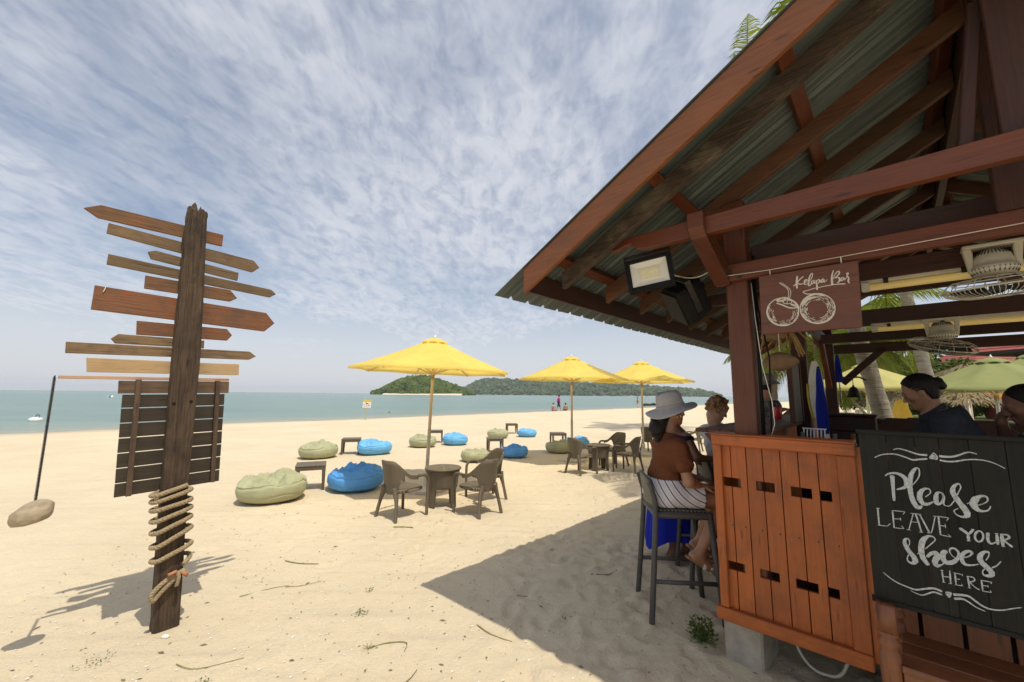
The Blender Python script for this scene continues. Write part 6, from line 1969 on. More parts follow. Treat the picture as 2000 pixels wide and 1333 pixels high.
def post_pt(i, z, k):
    s0, s1 = lerp_rows(rows, z)
    t = (i / NP) * 4
    e, f = int(t), t - int(t)
    c = [(s0, -.125), (s1, -.125), (s1, -.002), (s0, -.002)]
    p, q = c[e], c[(e + 1) % 4]
    x, y = p[0] + (q[0] - p[0]) * f, p[1] + (q[1] - p[1]) * f
    cx, cy = (s0 + s1) / 2, -.063
    corner = (0.10 if f < .1 else 0.0)                       # worn arrises
    x += (cx - x) * (corner + ang_off[i] * 6 + prof_noise[k][i] * 0.02)
    y += (cy - y) * (corner + ang_off[i] * 6 + prof_noise[k][i] * 0.02)
    if z > 2.2 and e == 3:                                   # rotten left edge near the top
        x += 0.012 * (1 + math.sin(z * 23 + i)) * (z - 2.2)
    return Vector((x, y, z))


colz = []
for i in range(NP + 1):
    ii = i % NP
    colz.append([post_pt(ii, z, k) for k, z in enumerate(zs)] + [post_pt(ii, jag[ii], 84) + Vector((rnd.uniform(-.006, .006), rnd.uniform(-.006, .006), 0))])
mb = MB()
mb.grid(colz, uvscale=(0.018, 0.04))
mb.uv = [[(v, u) for u, v in f] for f in mb.uv]
top = [c[-1] for c in colz[:NP]]
cz = Vector((-0.10, -.06, 2.99))
mb.add(top + [cz], [(i, (i + 1) % NP, NP) for i in range(NP)])
mb.build('post', M['post_old'], sp)
mb = MB()
for s, z in ((-.105, 1.56), (-.005, 1.575)):
    mb.tube([(s, -.118, z), (s, -.1275, z)], 0.011, 10)
mb.build('bolt_hole', M['black'], sp)

BOARDS = [
    ('sign_a', [(-.691, 2.893), (-.615, 2.845), (.114, 2.851), (.109, 2.952), (-.612, 2.942)], 'topmost arrow board pointing to the sea'),
    ('sign_b', [(-.562, 2.752), (.348, 2.685), (.397, 2.739), (.351, 2.791), (-.562, 2.826)], 'long greyish board with its arrow pointing inland'),
    ('sign_b', [(-.339, 2.677), (-.315, 2.628), (.246, 2.587), (.246, 2.655), (-.296, 2.701)], 'short greyish arrow board pointing to the sea'),
    ('sign_b', [(-.541, 2.531), (.503, 2.489), (.550, 2.526), (.503, 2.563), (-.540, 2.606)], 'long thin greyish board, arrow inland'),
    ('sign_a', [(-.329, 2.400), (.204, 2.400), (.254, 2.436), (.199, 2.494), (-.333, 2.500)], 'short split board with rust stained arrow'),
    ('sign_c', [(-.584, 2.200), (.484, 2.181), (.556, 2.260), (.483, 2.346), (-.585, 2.372)], 'widest red brown board, arrow inland'),
    ('sign_c', [(-.342, 2.056), (.212, 2.068), (.247, 2.117), (.203, 2.167), (-.347, 2.154)], 'short dark red board, arrow inland'),
    ('sign_b', [(-.473, 2.013), (-.446, 1.978), (.065, 1.991), (.064, 2.054), (-.436, 2.048)], 'short grey arrow board pointing to the sea, low on the post'),
    ('sign_b', [(-.675, 1.895), (.384, 1.921), (.434, 1.955), (.385, 1.991), (-.678, 1.970)], 'longest thin grey board, arrow inland'),
    ('sign_d', [(-.564, 1.774), (.319, 1.790), (.315, 1.881), (-.571, 1.870)], 'pale new pine board with square ends'),
    ('sign_e', [(-.686, 1.724), (.256, 1.735), (.254, 1.760), (-.688, 1.748)], 'thin pinkish batten that carries the hanging stone'),
]
rnd = random.Random(9)
for k, (mt, pts, lab) in enumerate(BOARDS):
    P = [(x + rnd.uniform(-.003, .003), z + rnd.uniform(-.002, .002)) for x, z in pts]
    mb = MB()
    mb.prism(P, (0, 0.024, 0), (1, 0, 0), (0, 0, 1), 0.022)
    o = mb.build('arrow_board', M[mt], sp, bevel=0.0025)
    o['label'] = lab
mb = MB()
mb.tube([(-.53, -.003, 2.37), (-.535, -.006, 2.345), (-.54, -.005, 2.33)], .003, 5)
mb.build('string', M['white'], sp)

# slatted notice panel, seen from its back
pn = bpy.data.objects.new('slatted_panel', None)
COL.objects.link(pn)
pn.parent = sp
mb = MB()
mb.prism([(-.395, 1.631), (.261, 1.641), (.257, 1.733), (-.400, 1.721)], (0, .032, 0), (1, 0, 0), (0, 0, 1), .026)
mb.build('top_rail', M['batten'], pn, bevel=.002)
zl = [1.623, 1.526, 1.422, 1.319, 1.215, 1.112, 1.010, .915]
zr = [1.632, 1.538, 1.436, 1.334, 1.231, 1.131, 1.030, .938]
sl = [-.371, -.368, -.364, -.360, -.357, -.353, -.349, -.346]
sr = [.236, .239, .241, .244, .248, .250, .253, .256]
for k in range(7):
    g = 0.006
    mb = MB()
    mb.prism([(sl[k + 1], zl[k + 1] + g), (sr[k + 1], zr[k + 1] + g), (sr[k], zr[k] - (0 if k == 0 else .001)), (sl[k], zl[k] - (0 if k == 0 else .001))], (0, .03, 0), (1, 0, 0), (0, 0, 1), .018)
    mb.build('slat', M['slat'], pn, bevel=.0015)
for (s0, z0), (s1, z1), w in (((-.297, 1.731), (-.275, .924), .031), ((.174, 1.737), (.206, .946), .028)):
    mb = MB()
    mb.bar((s0, -.008, z0), (s1, -.008, z1), w, .036, up=(0, 1, 0), jit=.002)
    mb.build('batten', M['batten'], pn, bevel=.002)

# rope wound round the post
M['rope'] = plain('manila_rope', (0.33, 0.25, 0.145), 0.9, 0, 0.35, 90, 0.5, 300)
Ls = [(-.121, .898), (-.116, .851), (-.110, .790), (-.103, .712), (-.095, .630), (-.086, .531), (-.077, .432), (-.064, .262)]
Rs = [(.060, .948), (.064, .902), (.071, .829), (.076, .770), (.082, .702), (.090, .621), (.100, .504), (.106, .395)]


def fr(p, y=-.142):
    return Vector((-.0267 + .9646 * p[0], y, .0585 + .9646 * p[1]))


def catmull(P, n=8):
    S = []
    for i in range(len(P) - 1):
        p0, p1, p2, p3 = P[max(i - 1, 0)], P[i], P[i + 1], P[min(i + 2, len(P) - 1)]
        for k in range(n):
            t = k / n
            S.append(0.5 * ((2 * p1) + (p2 - p0) * t + (2 * p0 - 5 * p1 + 4 * p2 - p3) * t * t + (3 * p1 - p0 - 3 * p2 + p3) * t ** 3))
    S.append(P[-1])
    return S


def rope(path, r, mb, pitch=0.055):
    S = path
    L = 0
    N = [None] * len(S)
    u = Vector((0, 0, 1))
    frames = []
    for i, p in enumerate(S):
        t = (S[min(i + 1, len(S) - 1)] - S[max(i - 1, 0)]).normalized()
        u = (u - t * u.dot(t)).normalized()
        frames.append((p, u.copy(), t.cross(u), L))
        if i + 1 < len(S):
            L += (S[i + 1] - p).length
    for s in range(3):
        pts = []
        for p, uu, vv, l in frames:
            a = 2 * PI * (s / 3 + l / pitch)
            pts.append(p + (uu * math.cos(a) + vv * math.sin(a)) * r * 0.52)
        mb.tube(pts, r * 0.60, 6)


pts = []
for k in range(7):
    Rp, Lp = fr(Rs[k]), fr(Ls[k])
    if k:
        pts += [Vector((Rp.x + .018, -.07, Rp.z + .004))]
    pts += [Rp.lerp(Lp, .04), Rp.lerp(Lp, .5) + Vector((0, -.004, 0)), Rp.lerp(Lp, .97)]
    nz = fr(Rs[k + 1]).z
    pts += [Vector((Lp.x - .016, -.07, Lp.z - .006)), Vector(((Lp.x + Rp.x) / 2, .045, (Lp.z + nz) / 2))]
Rp = fr(Rs[7])
pts += [Vector((Rp.x + .02, -.07, Rp.z + .02)), Rp.lerp(fr(Ls[7]), .15) + Vector((0, -.01, 0))]
mb = MB()
dense = catmull(pts, 14)
rope(dense, .0155, mb)
loop = [fr((.09, .33)), fr((.03, .315)), fr((-.04, .27)), fr((-.085, .215)), fr((-.075, .175)), fr((-.035, .22)), fr((.02, .275)), fr((.075, .33)), fr((.1, .30))]
rope(catmull([p + Vector((0, -.012, 0)) for p in loop], 12), .0155, mb)
rope(catmull([fr((.045, .335)) + Vector((0, -.035, 0)), fr((.052, .30)) + Vector((0, -.045, 0)), fr((.045, .245)) + Vector((0, -.04, 0))], 12), .012, mb)
mb.build('rope', M['rope'], sp, True)
M['terracotta'] = plain('orange_rope_end', (0.42, 0.17, 0.07), 0.7)
mb = MB()
mb.tube([fr((-.01, .33)) + Vector((0, -.03, 0)), fr((.04, .345)) + Vector((0, -.035, 0))], .012, 8)
mb.tube([fr((.07, .33)) + Vector((0, -.03, 0)), fr((.105, .295)) + Vector((0, -.03, 0))], .012, 8)
mb.build('rope_whipping', M['terracotta'], sp, True)

# stone hanging on a threaded rod
M['stone'] = plain('sandy_stone', (0.34, 0.275, 0.185), 0.9, 0, 0.35, 7, 0.7, 22)


def spp(s, y, z):
    d, n = Vector((math.cos(R(49)), math.sin(R(49)), 0)), Vector((-math.sin(R(49)), math.cos(R(49)), 0))
    return SP + d * s + n * y + Vector((0, 0, z))


hs = thing('hanging_stone', 'pale sandy weather stone hanging on a dark chain from the batten end', 'weather stone', spp(-.708, .012, .885), R(49))
V = ICO_V.copy()
d = V / np.linalg.norm(V, axis=1, keepdims=True)
import bmesh
bm = bmesh.new()
bmesh.ops.create_icosphere(bm, subdivisions=4, radius=1)
V = np.array([v.co[:] for v in bm.verts])
F = np.array([[v.index for v in f.verts] for f in bm.faces])
bm.free()
rad = 1 + 0.16 * fbm(V[:, 0] * 1.6 + 9, V[:, 1] * 1.6 + V[:, 2] * 2.1, 4, 3) + 0.06 * np.abs(fbm(V[:, 0] * 4, V[:, 2] * 4 + V[:, 1], 3, 8))
V = V * rad[:, None]
V[:, 2] = np.where(V[:, 2] < -.55, -.55 + (V[:, 2] + .55) * .3, V[:, 2])
V *= np.array([.094, .07, .080])
V[:, 2] += V[:, 0] * 0.22 * np.clip(-V[:, 0] / .09, -1, 1) * 0 + V[:, 0] * .2
np_obj('stone', V, F, M['stone'], hs)
mb = MB()
n = 90
path = []
for i in range(n * 6):
    t = i / (n * 6 - 1)
    a = i / 6 * 2 * PI
    path.append(Vector((.006 + .0055 * math.cos(a), .0055 * math.sin(a), .075 + t * .775)))
mb.tube(path, .0032, 5)
mb.tube([(.006, 0, .07), (.006, 0, .86)], .0038, 6)
mb.build('chain', M['iron'], hs)

# ------------------------------------------------------------------ parasols
def fabric(name, c, trans=0.4, wr=True):
    m, nt, N, L, b = new_mat(name)
    co = _coord(nt, 'Object')
    n = _noise(nt, co, 2.2, 5, 0.6)
    col = _ramp(nt, n, [(0.3, tuple(x * .90 for x in c)), (0.7, tuple(min(1, x * 1.06) for x in c))])
    L.new(col, b.inputs['Base Color'])
    b.inputs['Roughness'].default_value = 0.8
    b.inputs['Specular IOR Level'].default_value = 0.2
    n2 = _noise(nt, co, 5.0, 4, 0.6)
    nn = _bump(nt, b, n2, 0.25, 0.03)
    if trans:
        t = N.new('ShaderNodeBsdfTranslucent')
        L.new(col, t.inputs['Color'])
        mx = N.new('ShaderNodeMixShader')
        mx.inputs[0].default_value = trans
        L.new(b.outputs[0], mx.inputs[1])
        L.new(t.outputs[0], mx.inputs[2])
        L.new(mx.outputs[0], N['Material Output'].inputs['Surface'])
    return m


M['canopy_yellow'] = fabric('yellow_canvas', (0.93, 0.73, 0.19), 0.42)
M['canopy_lime'] = fabric('pale_lime_canvas', (0.54, 0.50, 0.20), 0.26)
M['canopy_green'] = fabric('olive_green_canvas', (0.27, 0.295, 0.12), 0.16)
M['canopy_orange'] = fabric('orange_canvas', (0.80, 0.33, 0.03), 0.42)


def parasol(label, cat, mt, loc, rot, group, n=8, r=1.43, zr=2.06, zc=2.58, pole=('pole_grey', 'pole_wood'), base=True):
    t = thing('parasol', label, cat, loc, group=group, rot=rot)
    off = 2 * PI / n / 2
    mb = MB()
    mb.tube([(0, 0, 0.0), (0, 0, 1.02)], .031, 14)
    mb.build('lower_pole', M[pole[0]], t, True)
    mb = MB()
    mb.tube([(0, 0, 1.0), (0, 0, 2.60)], .027, 14)
    mb.build('pole', M[pole[1]], t, True)
    mb = MB()
    mb.lathe([(.024, 2.655), (.03, 2.662), (.02, 2.675), (.012, 2.69), (.006, 2.715)], 12)
    mb.build('finial', M['white'], t, True)
    # canopy: one sheet, scalloped slightly between the ribs
    cols = []
    per = 6
    for i in range(n * per + 1):
        f = (i % per) / per
        a = off + 2 * PI * i / (n * per)
        sag = math.sin(PI * f)
        row = []
        for k in range(9):
            q = k / 8
            rr = .16 + (r - .16) * q
            chord = math.cos(PI / n) / math.cos(2 * PI / n * (f - .5))
            rr2 = rr * chord * (1 - 0.016 * sag * q)
            z = zc + (zr - zc) * q - 0.045 * math.sin(PI * q) * sag - 0.02 * math.sin(PI * q) + 0.012 * sag * q
            row.append(Vector((rr2 * math.cos(a), rr2 * math.sin(a), z)))
        row.append(Vector((row[-1].x * .998, row[-1].y * .998, row[-1].z - .035)))
        cols.append(row)
    mb = MB()
    mb.grid(cols, uvscale=(.1, .16))
    o = mb.build('canopy', M[mt], t, True)
    mb = MB()
    cols = []
    for i in range(n * per + 1):
        f = (i % per) / per
        a = off + 2 * PI * i / (n * per)
        rows_ = []
        for rr, z in ((.012, 2.655), (.07, 2.648), (.15, 2.622), (.215, 2.585), (.235, 2.545 + .028 * math.sin(PI * f))):
            rows_.append(Vector((rr * math.cos(a), rr * math.sin(a), z)))
        cols.append(rows_)
    mb.grid(cols)
    mb.build('vent_cap', M[mt], t, True)
    mb = MB()
    mb.lathe([(.02, 2.50), (.06, 2.50), (.06, 2.56), (.02, 2.56)], 14)
    mb.lathe([(.02, 1.98), (.055, 1.98), (.06, 2.03), (.02, 2.05)], 14)
    mb.build('hub', M['pole_wood'], t, True)
    for i in range(n):
        a = off + 2 * PI * i / n
        c, s = math.cos(a), math.sin(a)
        mb = MB()
        mb.bar((c * .05, s * .05, 2.535), (c * (r - .005), s * (r - .005), zr - .030), .018, .026)
        rb = mb.build('rib', M['pole_wood'], t)
        mb = MB()
        mb.bar((c * .05, s * .05, 2.01), (c * r * .52, s * r * .52, 2.535 + (zr - .03 - 2.535) * .50 - .012), .014, .018)
        mb.build('strut', M['pole_wood'], rb)
    mb = MB()
    path = [Vector((.028 * math.cos(a * .9), .028 * math.sin(a * .9), 1.90 + a * .0016 + .02 * math.sin(a * .37))) for a in range(0, 70)]
    mb.tube(path, .008, 5)
    mb.build('tie_rope', M['rope_tan'], t, True)
    if base:
        mb = MB()
        mb.lathe([(.34, -.05), (.345, .035), (.33, .055), (.05, .07), (.048, .30), (.03, .30)], 36)
        mb.build('base', M['pale_concrete'], t, True)
    return t


M['rope_tan'] = plain('tan_cord', (0.42, 0.27, 0.10), 0.9, 0, 0.2, 60)
um = parasol('largest yellow parasol, nearest, left of the row, over two rattan chairs and a round table', 'parasol', 'canopy_yellow', (-1.475, 7.33, 0), (R(0.5), R(1.6), R(3)), 'yellow parasols on the beach')
copy_thing(um, (1.555, 10.62, 0), label='middle yellow parasol above the second set of rattan chairs', rot=(R(0.3), R(.2), R(7)))
copy_thing(um, (3.775, 11.85, 0), label='farthest yellow parasol, partly behind the woman with the hat', rot=(0, R(.2), R(-6)))
parasol('pale lime parasol behind the palm trunk, seen through the bar', 'parasol', 'canopy_lime', (8.35, 9.6, -.20), (0, 0, R(10)), 'green parasols behind the bar', pole=('white', 'white'))
gp = parasol('large olive green parasol at the right behind the barmaid', 'parasol', 'canopy_green', (8.72, 7.35, -.26), (0, 0, R(4)), 'green parasols behind the bar', r=1.40, pole=('grey_metal', 'grey_metal'))
copy_thing(gp, (12.1, 9.4, .05), label='green parasol cut by the right picture edge', rot=(0, 0, .3))
parasol('orange parasol low behind the olive green one', 'parasol', 'canopy_orange', (17.3, 14.1, -.35), (R(3), 0, .2), 'green parasols behind the bar', pole=('white', 'white'))

# ------------------------------------------------------------------ rattan chairs and tables
m, nt, N, L, b = new_mat('brown_rattan')
uv = _coord(nt, 'UV')
sp_ = N.new('ShaderNodeSeparateXYZ')
L.new(uv, sp_.inputs[0])


def nmath(nt, op, a, b=None):
    n = nt.nodes.new('ShaderNodeMath')
    n.operation = op
    for i, v in enumerate((a, b)):
        if v is None:
            continue
        if isinstance(v, (int, float)):
            n.inputs[i].default_value = v
        else:
            nt.links.new(v, n.inputs[i])
    return n.outputs[0]


av = nmath(nt, 'ABSOLUTE', sp_.outputs['Y'])
ph = nmath(nt, 'ADD', nmath(nt, 'MULTIPLY', sp_.outputs['X'], 330.0), nmath(nt, 'MULTIPLY', av, 190.0))
wv = nmath(nt, 'ADD', nmath(nt, 'MULTIPLY', nmath(nt, 'SINE', ph), 0.5), 0.5)
n1 = _noise(nt, _map(nt, uv, (40, 40, 1)), 1.0, 4, 0.6)
col = _ramp(nt, _mix(nt, 0.35, wv, n1), [(0.15, (0.032, 0.024, 0.014)), (0.6, (0.155, 0.12, 0.074)), (0.9, (0.25, 0.20, 0.13))])
L.new(col, b.inputs['Base Color'])
b.inputs['Roughness'].default_value = 0.55
_bump(nt, b, wv, 0.8, 0.006)
M['rattan'] = m


def sm(x, a, b):
    t = min(1, max(0, (x - a) / (b - a)))
    return t * t * (3 - 2 * t)


def make_chair(label):
    t = thing('rattan_chair', label, 'chair', group='brown rattan chairs')
    n = 56
    cols, cin = [], []
    uvs = []
    for i in range(n + 1):
        ph = -1.78 + 3.56 * i / n
        ap = abs(ph)
        zhi = 0.77 - 0.19 * sm(ap, 0.35, 1.35) - 0.012 * sm(ap, 1.3, 1.75)
        zlo = 0.335 + (zhi - 0.055 - 0.335) * sm(ap, 0.46, 1.02) - 0.01 * math.cos(ph * 5) * (ap < .4)
        row, ri = [], []
        for k in range(9):
            z = zlo + (zhi - zlo) * k / 8
            fl = 1 + 0.36 * max(0, (z - .34) / .43) ** 1.3 * (0.25 + .75 * max(0, math.cos(ph)))
            fx = 1 + 0.12 * max(0, (z - .34) / .43)
            for lst, off in ((row, 0), (ri, -.016)):
                lst.append(Vector(((.262 + off) * fx * math.sin(ph), -(.225 + off) * fl * math.cos(ph), z)))
        row = row + ri[::-1] + [row[0]]
        cols.append(row)
    mb = MB()
    mb.grid(cols)
    mb.uv = []
    for i in range(n):
        for j in range(18):
            q = []
            for (di, dj) in ((0, 0), (1, 0), (1, 1), (0, 1)):
                p = cols[i + di][j + dj]
                q.append((p.z, (-1.78 + 3.56 * (i + di) / n) * .26))
            mb.uv.append(q)
    mb.build('backrest', M['rattan'], t, True)
    for s in (-1, 1):
        mb = MB()
        mb.tube(catmull([Vector(p) for p in ((s * .275, .04, .56), (s * .277, .10, .562), (s * .274, .17, .552), (s * .268, .215, .50), (s * .262, .225, .40), (s * .258, .225, .2), (s * .255, .225, -.02))], 5), .021, 8)
        mb.build('leg', M['rattan'], t, True, label='front leg running up into the armrest')
        mb = MB()
        mb.tube(catmull([Vector(p) for p in ((s * .105, -.215, .42), (s * .135, -.212, .34), (s * .165, -.22, .26), (s * .195, -.24, .12), (s * .215, -.262, -.02))], 5), [.045 - .022 * min(1, i / 12) for i in range(21)], 8)
        mb.build('leg', M['rattan'], t, True)
    mb = MB()
    P = []
    for i in range(25):
        a = 2 * PI * i / 24
        e = 4.0
        c, s = math.cos(a), math.sin(a)
        k = (abs(c) ** e + abs(s) ** e) ** (-1 / e)
        P.append((c * k * .235, s * k * .225 - .002))
    mb.prism(P[:-1], (0, 0, .352), (1, 0, 0), (0, 1, 0), .045)
    mb.uv = [[(u * 1.0, v * .02) for u, v in f] for f in mb.uv]
    mb.build('seat', M['rattan'], t, bevel=.01)
    return t


CH = [(-1.49, 5.80, -37, 'rattan chair on the left of the near table, its back to the camera'),
      (-0.46, 6.00, 47, 'rattan chair on the right of the near table, nearest to the bar'),
      (-0.40, 6.78, 122, 'rattan chair behind the near table, facing the camera'),
      (1.50, 8.98, -50, 'rattan chair on the left of the second round table'),
      (2.58, 9.20, 50, 'rattan chair on the right of the second round table'),
      (2.45, 9.90, 125, 'rattan chair behind the second round table'),
      (4.10, 12.15, -52, 'rattan chair just left of the woman in the hat, farther set'),
      (5.45, 12.50, 55, 'rattan chair in the gap between the hat and the shirt man'),
      (5.15, 13.25, 130, 'rattan chair half hidden behind the hatted woman, facing the camera')]
ch0 = None
for x, y, a, lab in CH:
    z = sand_at(x, y) - .008
    if ch0 is None:
        ch0 = make_chair(lab)
        ch0.location = (x, y, z)
        ch0.rotation_euler = (0, 0, R(a))
    else:
        copy_thing(ch0, (x, y, z), R(a), lab)


def make_round_table(label):
    t = thing('rattan_table', label, 'table', group='round rattan tables')
    mb = MB()
    mb.lathe([(.0, .525), (.262, .525), (.275, .535), (.275, .548), (.262, .556), (.0, .556)], 36, cap=False)
    mb.build('tabletop', M['rattan'], t, True)
    cols = []
    n = 64
    for i in range(n + 1):
        ph = 2 * PI * i / n
        q = abs(((ph / (PI / 2)) % 1) - .5) * 2          # 0 between legs, 1 at a leg
        zlo = 0.27 - 0.29 * sm(q, .62, .74)
        row = []
        for k in range(10):
            z = zlo + (.53 - zlo) * k / 9
            r = .205 + .05 * (z / .53) ** 2 + (.03 * (1 - z / .27) if z < .27 else 0)
            row.append(Vector((r * math.cos(ph), r * math.sin(ph), z)))
        cols.append(row)
    mb = MB()
    mb.grid(cols)
    mb.uv = []
    for i in range(n):
        for j in range(9):
            mb.uv.append([(cols[i + di][j + dj].z, ((i + di) % 16 - 8) * .025) for di, dj in ((0, 0), (1, 0), (1, 1), (0, 1))])
    o = mb.build('drum', M['rattan'], t, True)
    s = o.modifiers.new('thick', 'SOLIDIFY')
    s.thickness = .025
    return t


tb = make_round_table('round rattan table between the near chairs')
tb.location = (-1.02, 6.32, sand_at(-1.02, 6.32) - .005)
tb.rotation_euler = (0, 0, R(45 + 12))
copy_thing(tb, (1.98, 9.42, sand_at(1.98, 9.42) - .005), R(50), 'round rattan table between the second set of chairs')
copy_thing(tb, (4.8, 12.75, 0), R(40), 'round rattan table of the farthest chair set')


def make_side_table(label):
    t = thing('side_table', label, 'side table', group='square woven side tables')
    mb = MB()
    mb.box((0, 0, .402), (.48, .48, .022))
    mb.uv = [[(u, v * .05) for u, v in f] for f in mb.uv]
    mb.build('tabletop', M['rattan'], t, bevel=.006)
    mb = MB()
    for s in (-1, 1):
        mb.bar((-.215, s * .222, .362), (.215, s * .222, .362), .022, .058)
        mb.bar((s * .222, -.215, .362), (s * .222, .215, .362), .022, .058)
    mb.build('apron', M['rattan'], t)
    for sx in (-1, 1):
        for sy in (-1, 1):
            mb = MB()
            mb.bar((sx * .205, sy * .205, .385), (sx * .213, sy * .213, -.03), .062, .062, up=(0, 1, 0), t0=1.0, t1=.62)
            mb.build('leg', M['rattan'], t, bevel=.005)
    return t


ST = [(-3.50, 7.34, 24, 'nearest square side table, between the green and blue beanbags', 1.0), (-4.38, 11.40, 16, 'square side table left of the bright blue beanbag in the second row', 1.0),
      (-2.60, 14.30, 10, 'square side table behind the first parasol pole', 1.0), (-.47, 12.10, 10, 'square side table right behind the near rattan chairs', .95),
      (0.02, 17.8, 8, 'farthest square side table on the beach', 1.0), (1.55, 13.7, 6, 'square side table just left of the second parasol pole', 1.0)]
st0 = None
for x, y, a, lab, s in ST:
    if st0 is None:
        st0 = make_side_table(lab)
        st0.location = (x, y, sand_at(x, y))
        st0.rotation_euler = (0, 0, R(a))
    else:
        copy_thing(st0, (x, y, sand_at(x, y)), R(a), lab, scale=s)

# ------------------------------------------------------------------ beanbags
M['bean_green'] = plain('sage_canvas', (0.36, 0.365, 0.215), 0.75, 0, 0.12, 3, 0.7, 9)
M['bean_blue'] = plain('blue_canvas', (0.085, 0.30, 0.66), 0.7, 0, 0.12, 3, 0.7, 9)
M['bean_sky'] = plain('sky_blue_canvas', (0.14, 0.42, 0.74), 0.7, 0, 0.12, 3, 0.7, 9)


def bean_mesh(seed, peak=(0.1, 0.25), ph=0.30):
    rng = np.random.RandomState(seed)
    na, nr = 96, 56
    A_, T_ = np.meshgrid(np.linspace(0, 2 * PI, na, endpoint=False), np.linspace(0, 1, nr), indexing='ij')
    # t: 0 bottom centre .. 1 top centre
    lat = -PI / 2 + T_ * PI
    e = 0.50
    cr, sr = np.sign(np.cos(lat)) * np.abs(np.cos(lat)) ** e, np.sign(np.sin(lat)) * np.abs(np.sin(lat)) ** 0.78
    ca, sa = np.cos(A_), np.sin(A_)
    x, y = cr * ca, cr * sa
    z = sr
    up = np.clip(T_ * 2 - 1, 0, 1)
    o = seed * 13.7
    # folds gathered towards the knot
    px, py = peak
    ang = np.arctan2(y - py, x - px)
    dist = np.hypot(x - px, y - py)
    folds = np.abs(fbm(ang * 2.2 + o, dist * 1.2, 3, seed)) * -1
    wr = fbm(x * 2.2 + o, y * 2.2 + z, 3, seed + 3)
    ridge = np.abs(fbm(x * 2.6 + o, y * 2.6 + z * 2.0, 3, seed + 7))
    z2 = 0.245 + z * 0.245 + up * (0.15 * folds + 0.15 * wr - 0.23 * ridge + ph * np.exp(-(dist / 0.30) ** 2) - 0.06 * np.exp(-((x + px * 1.2) ** 2 + (y + py) ** 2) / .18))
    rad = 0.5 * (1 - 0.05 * up * np.abs(fbm(A_ * 5 + o, z * 3, 3, seed + 9))) * (1 + 0.045 * fbm(ca * 1.3 + o, sa * 1.3, 2, seed + 5)) * (1 - 0.03 * np.abs(np.sin(A_ * 3 + o)) ** 8)
    crease = 1 - 0.035 * np.exp(-((T_ - 0.60 - 0.05 * np.sin(A_ * 2 + o)) / 0.022) ** 2) - 0.02 * np.exp(-((T_ - 0.40 - 0.04 * np.sin(A_ * 3 + o)) / 0.016) ** 2)
    x2, y2 = x * rad * crease, y * rad * crease
    z2 = np.clip(z2, -0.03, None)
    V = np.stack([x2, y2, z2], -1).reshape(-1, 3)
    ii = np.arange(na * nr).reshape(na, nr)
    nxt = np.roll(ii, -1, axis=0)
    F4 = np.stack([ii[:, :-1], nxt[:, :-1], nxt[:, 1:], ii[:, 1:]], -1).reshape(-1, 4)
    return V, F4


BM = {}
BB = [(-3.48, 6.17, .97, 'green', 1, 10, 'nearest sage green beanbag, wide and slumped, left of the near side table'),
      (-4.73, 10.25, .93, 'green', 2, 70, 'sage green beanbag left of the second row side table'),
      (-2.70, 12.70, .86, 'green', 3, 150, 'sage green beanbag behind the near parasol pole'),
      (-.86, 10.10, .74, 'green', 4, 30, 'sage green beanbag half hidden by the near rattan chairs'),
      (-.5, 15.45, .82, 'green', 2, 200, 'sage green beanbag in the farthest row'),
      (1.36, 11.75, .80, 'green', 3, 40, 'sage green beanbag left of the second set of rattan chairs'),
      (-2.55, 6.94, .93, 'blue', 5, 15, 'nearest blue beanbag, right of the near side table'),
      (-3.60, 10.98, .92, 'sky', 6, 190, 'bright blue beanbag in the second row'),
      (-1.80, 13.38, .84, 'sky', 5, 60, 'bright blue beanbag right of the table behind the parasol pole'),
      (.07, 10.70, .76, 'blue', 6, 80, 'blue beanbag right behind the near rattan chairs'),
      (.62, 16.1, .78, 'sky', 4, 120, 'farthest bright blue beanbag'),
      (2.05, 12.9, .80, 'sky', 6, 20, 'bright blue beanbag hidden behind the second parasol pole')]
for x, y, s, c, seed, az, lab in BB:
    dx, dy = Vector((x, y)).normalized() * (0.46 * s)
    key = (seed, c)
    if key not in BM:
        V, F4 = bean_mesh(seed, (0.15 * math.cos(seed * 2.1), 0.22 + .1 * math.sin(seed)), 0.10 + 0.03 * (seed % 3))
        o = np_obj('beanbag', V, F4, M['bean_' + c])
        BM[key] = o.data
    else:
        o = link('beanbag', BM[key])
    o.location = (x + dx, y + dy, sand_at(x + dx, y + dy) - .005)
    o.scale = (s, s, s * 0.86)
    o.rotation_euler = (0, 0, R(az - 60))
    o['label'] = lab
    o['category'] = 'beanbag'
    o['group'] = 'beanbags on the sand'
    mbx = None

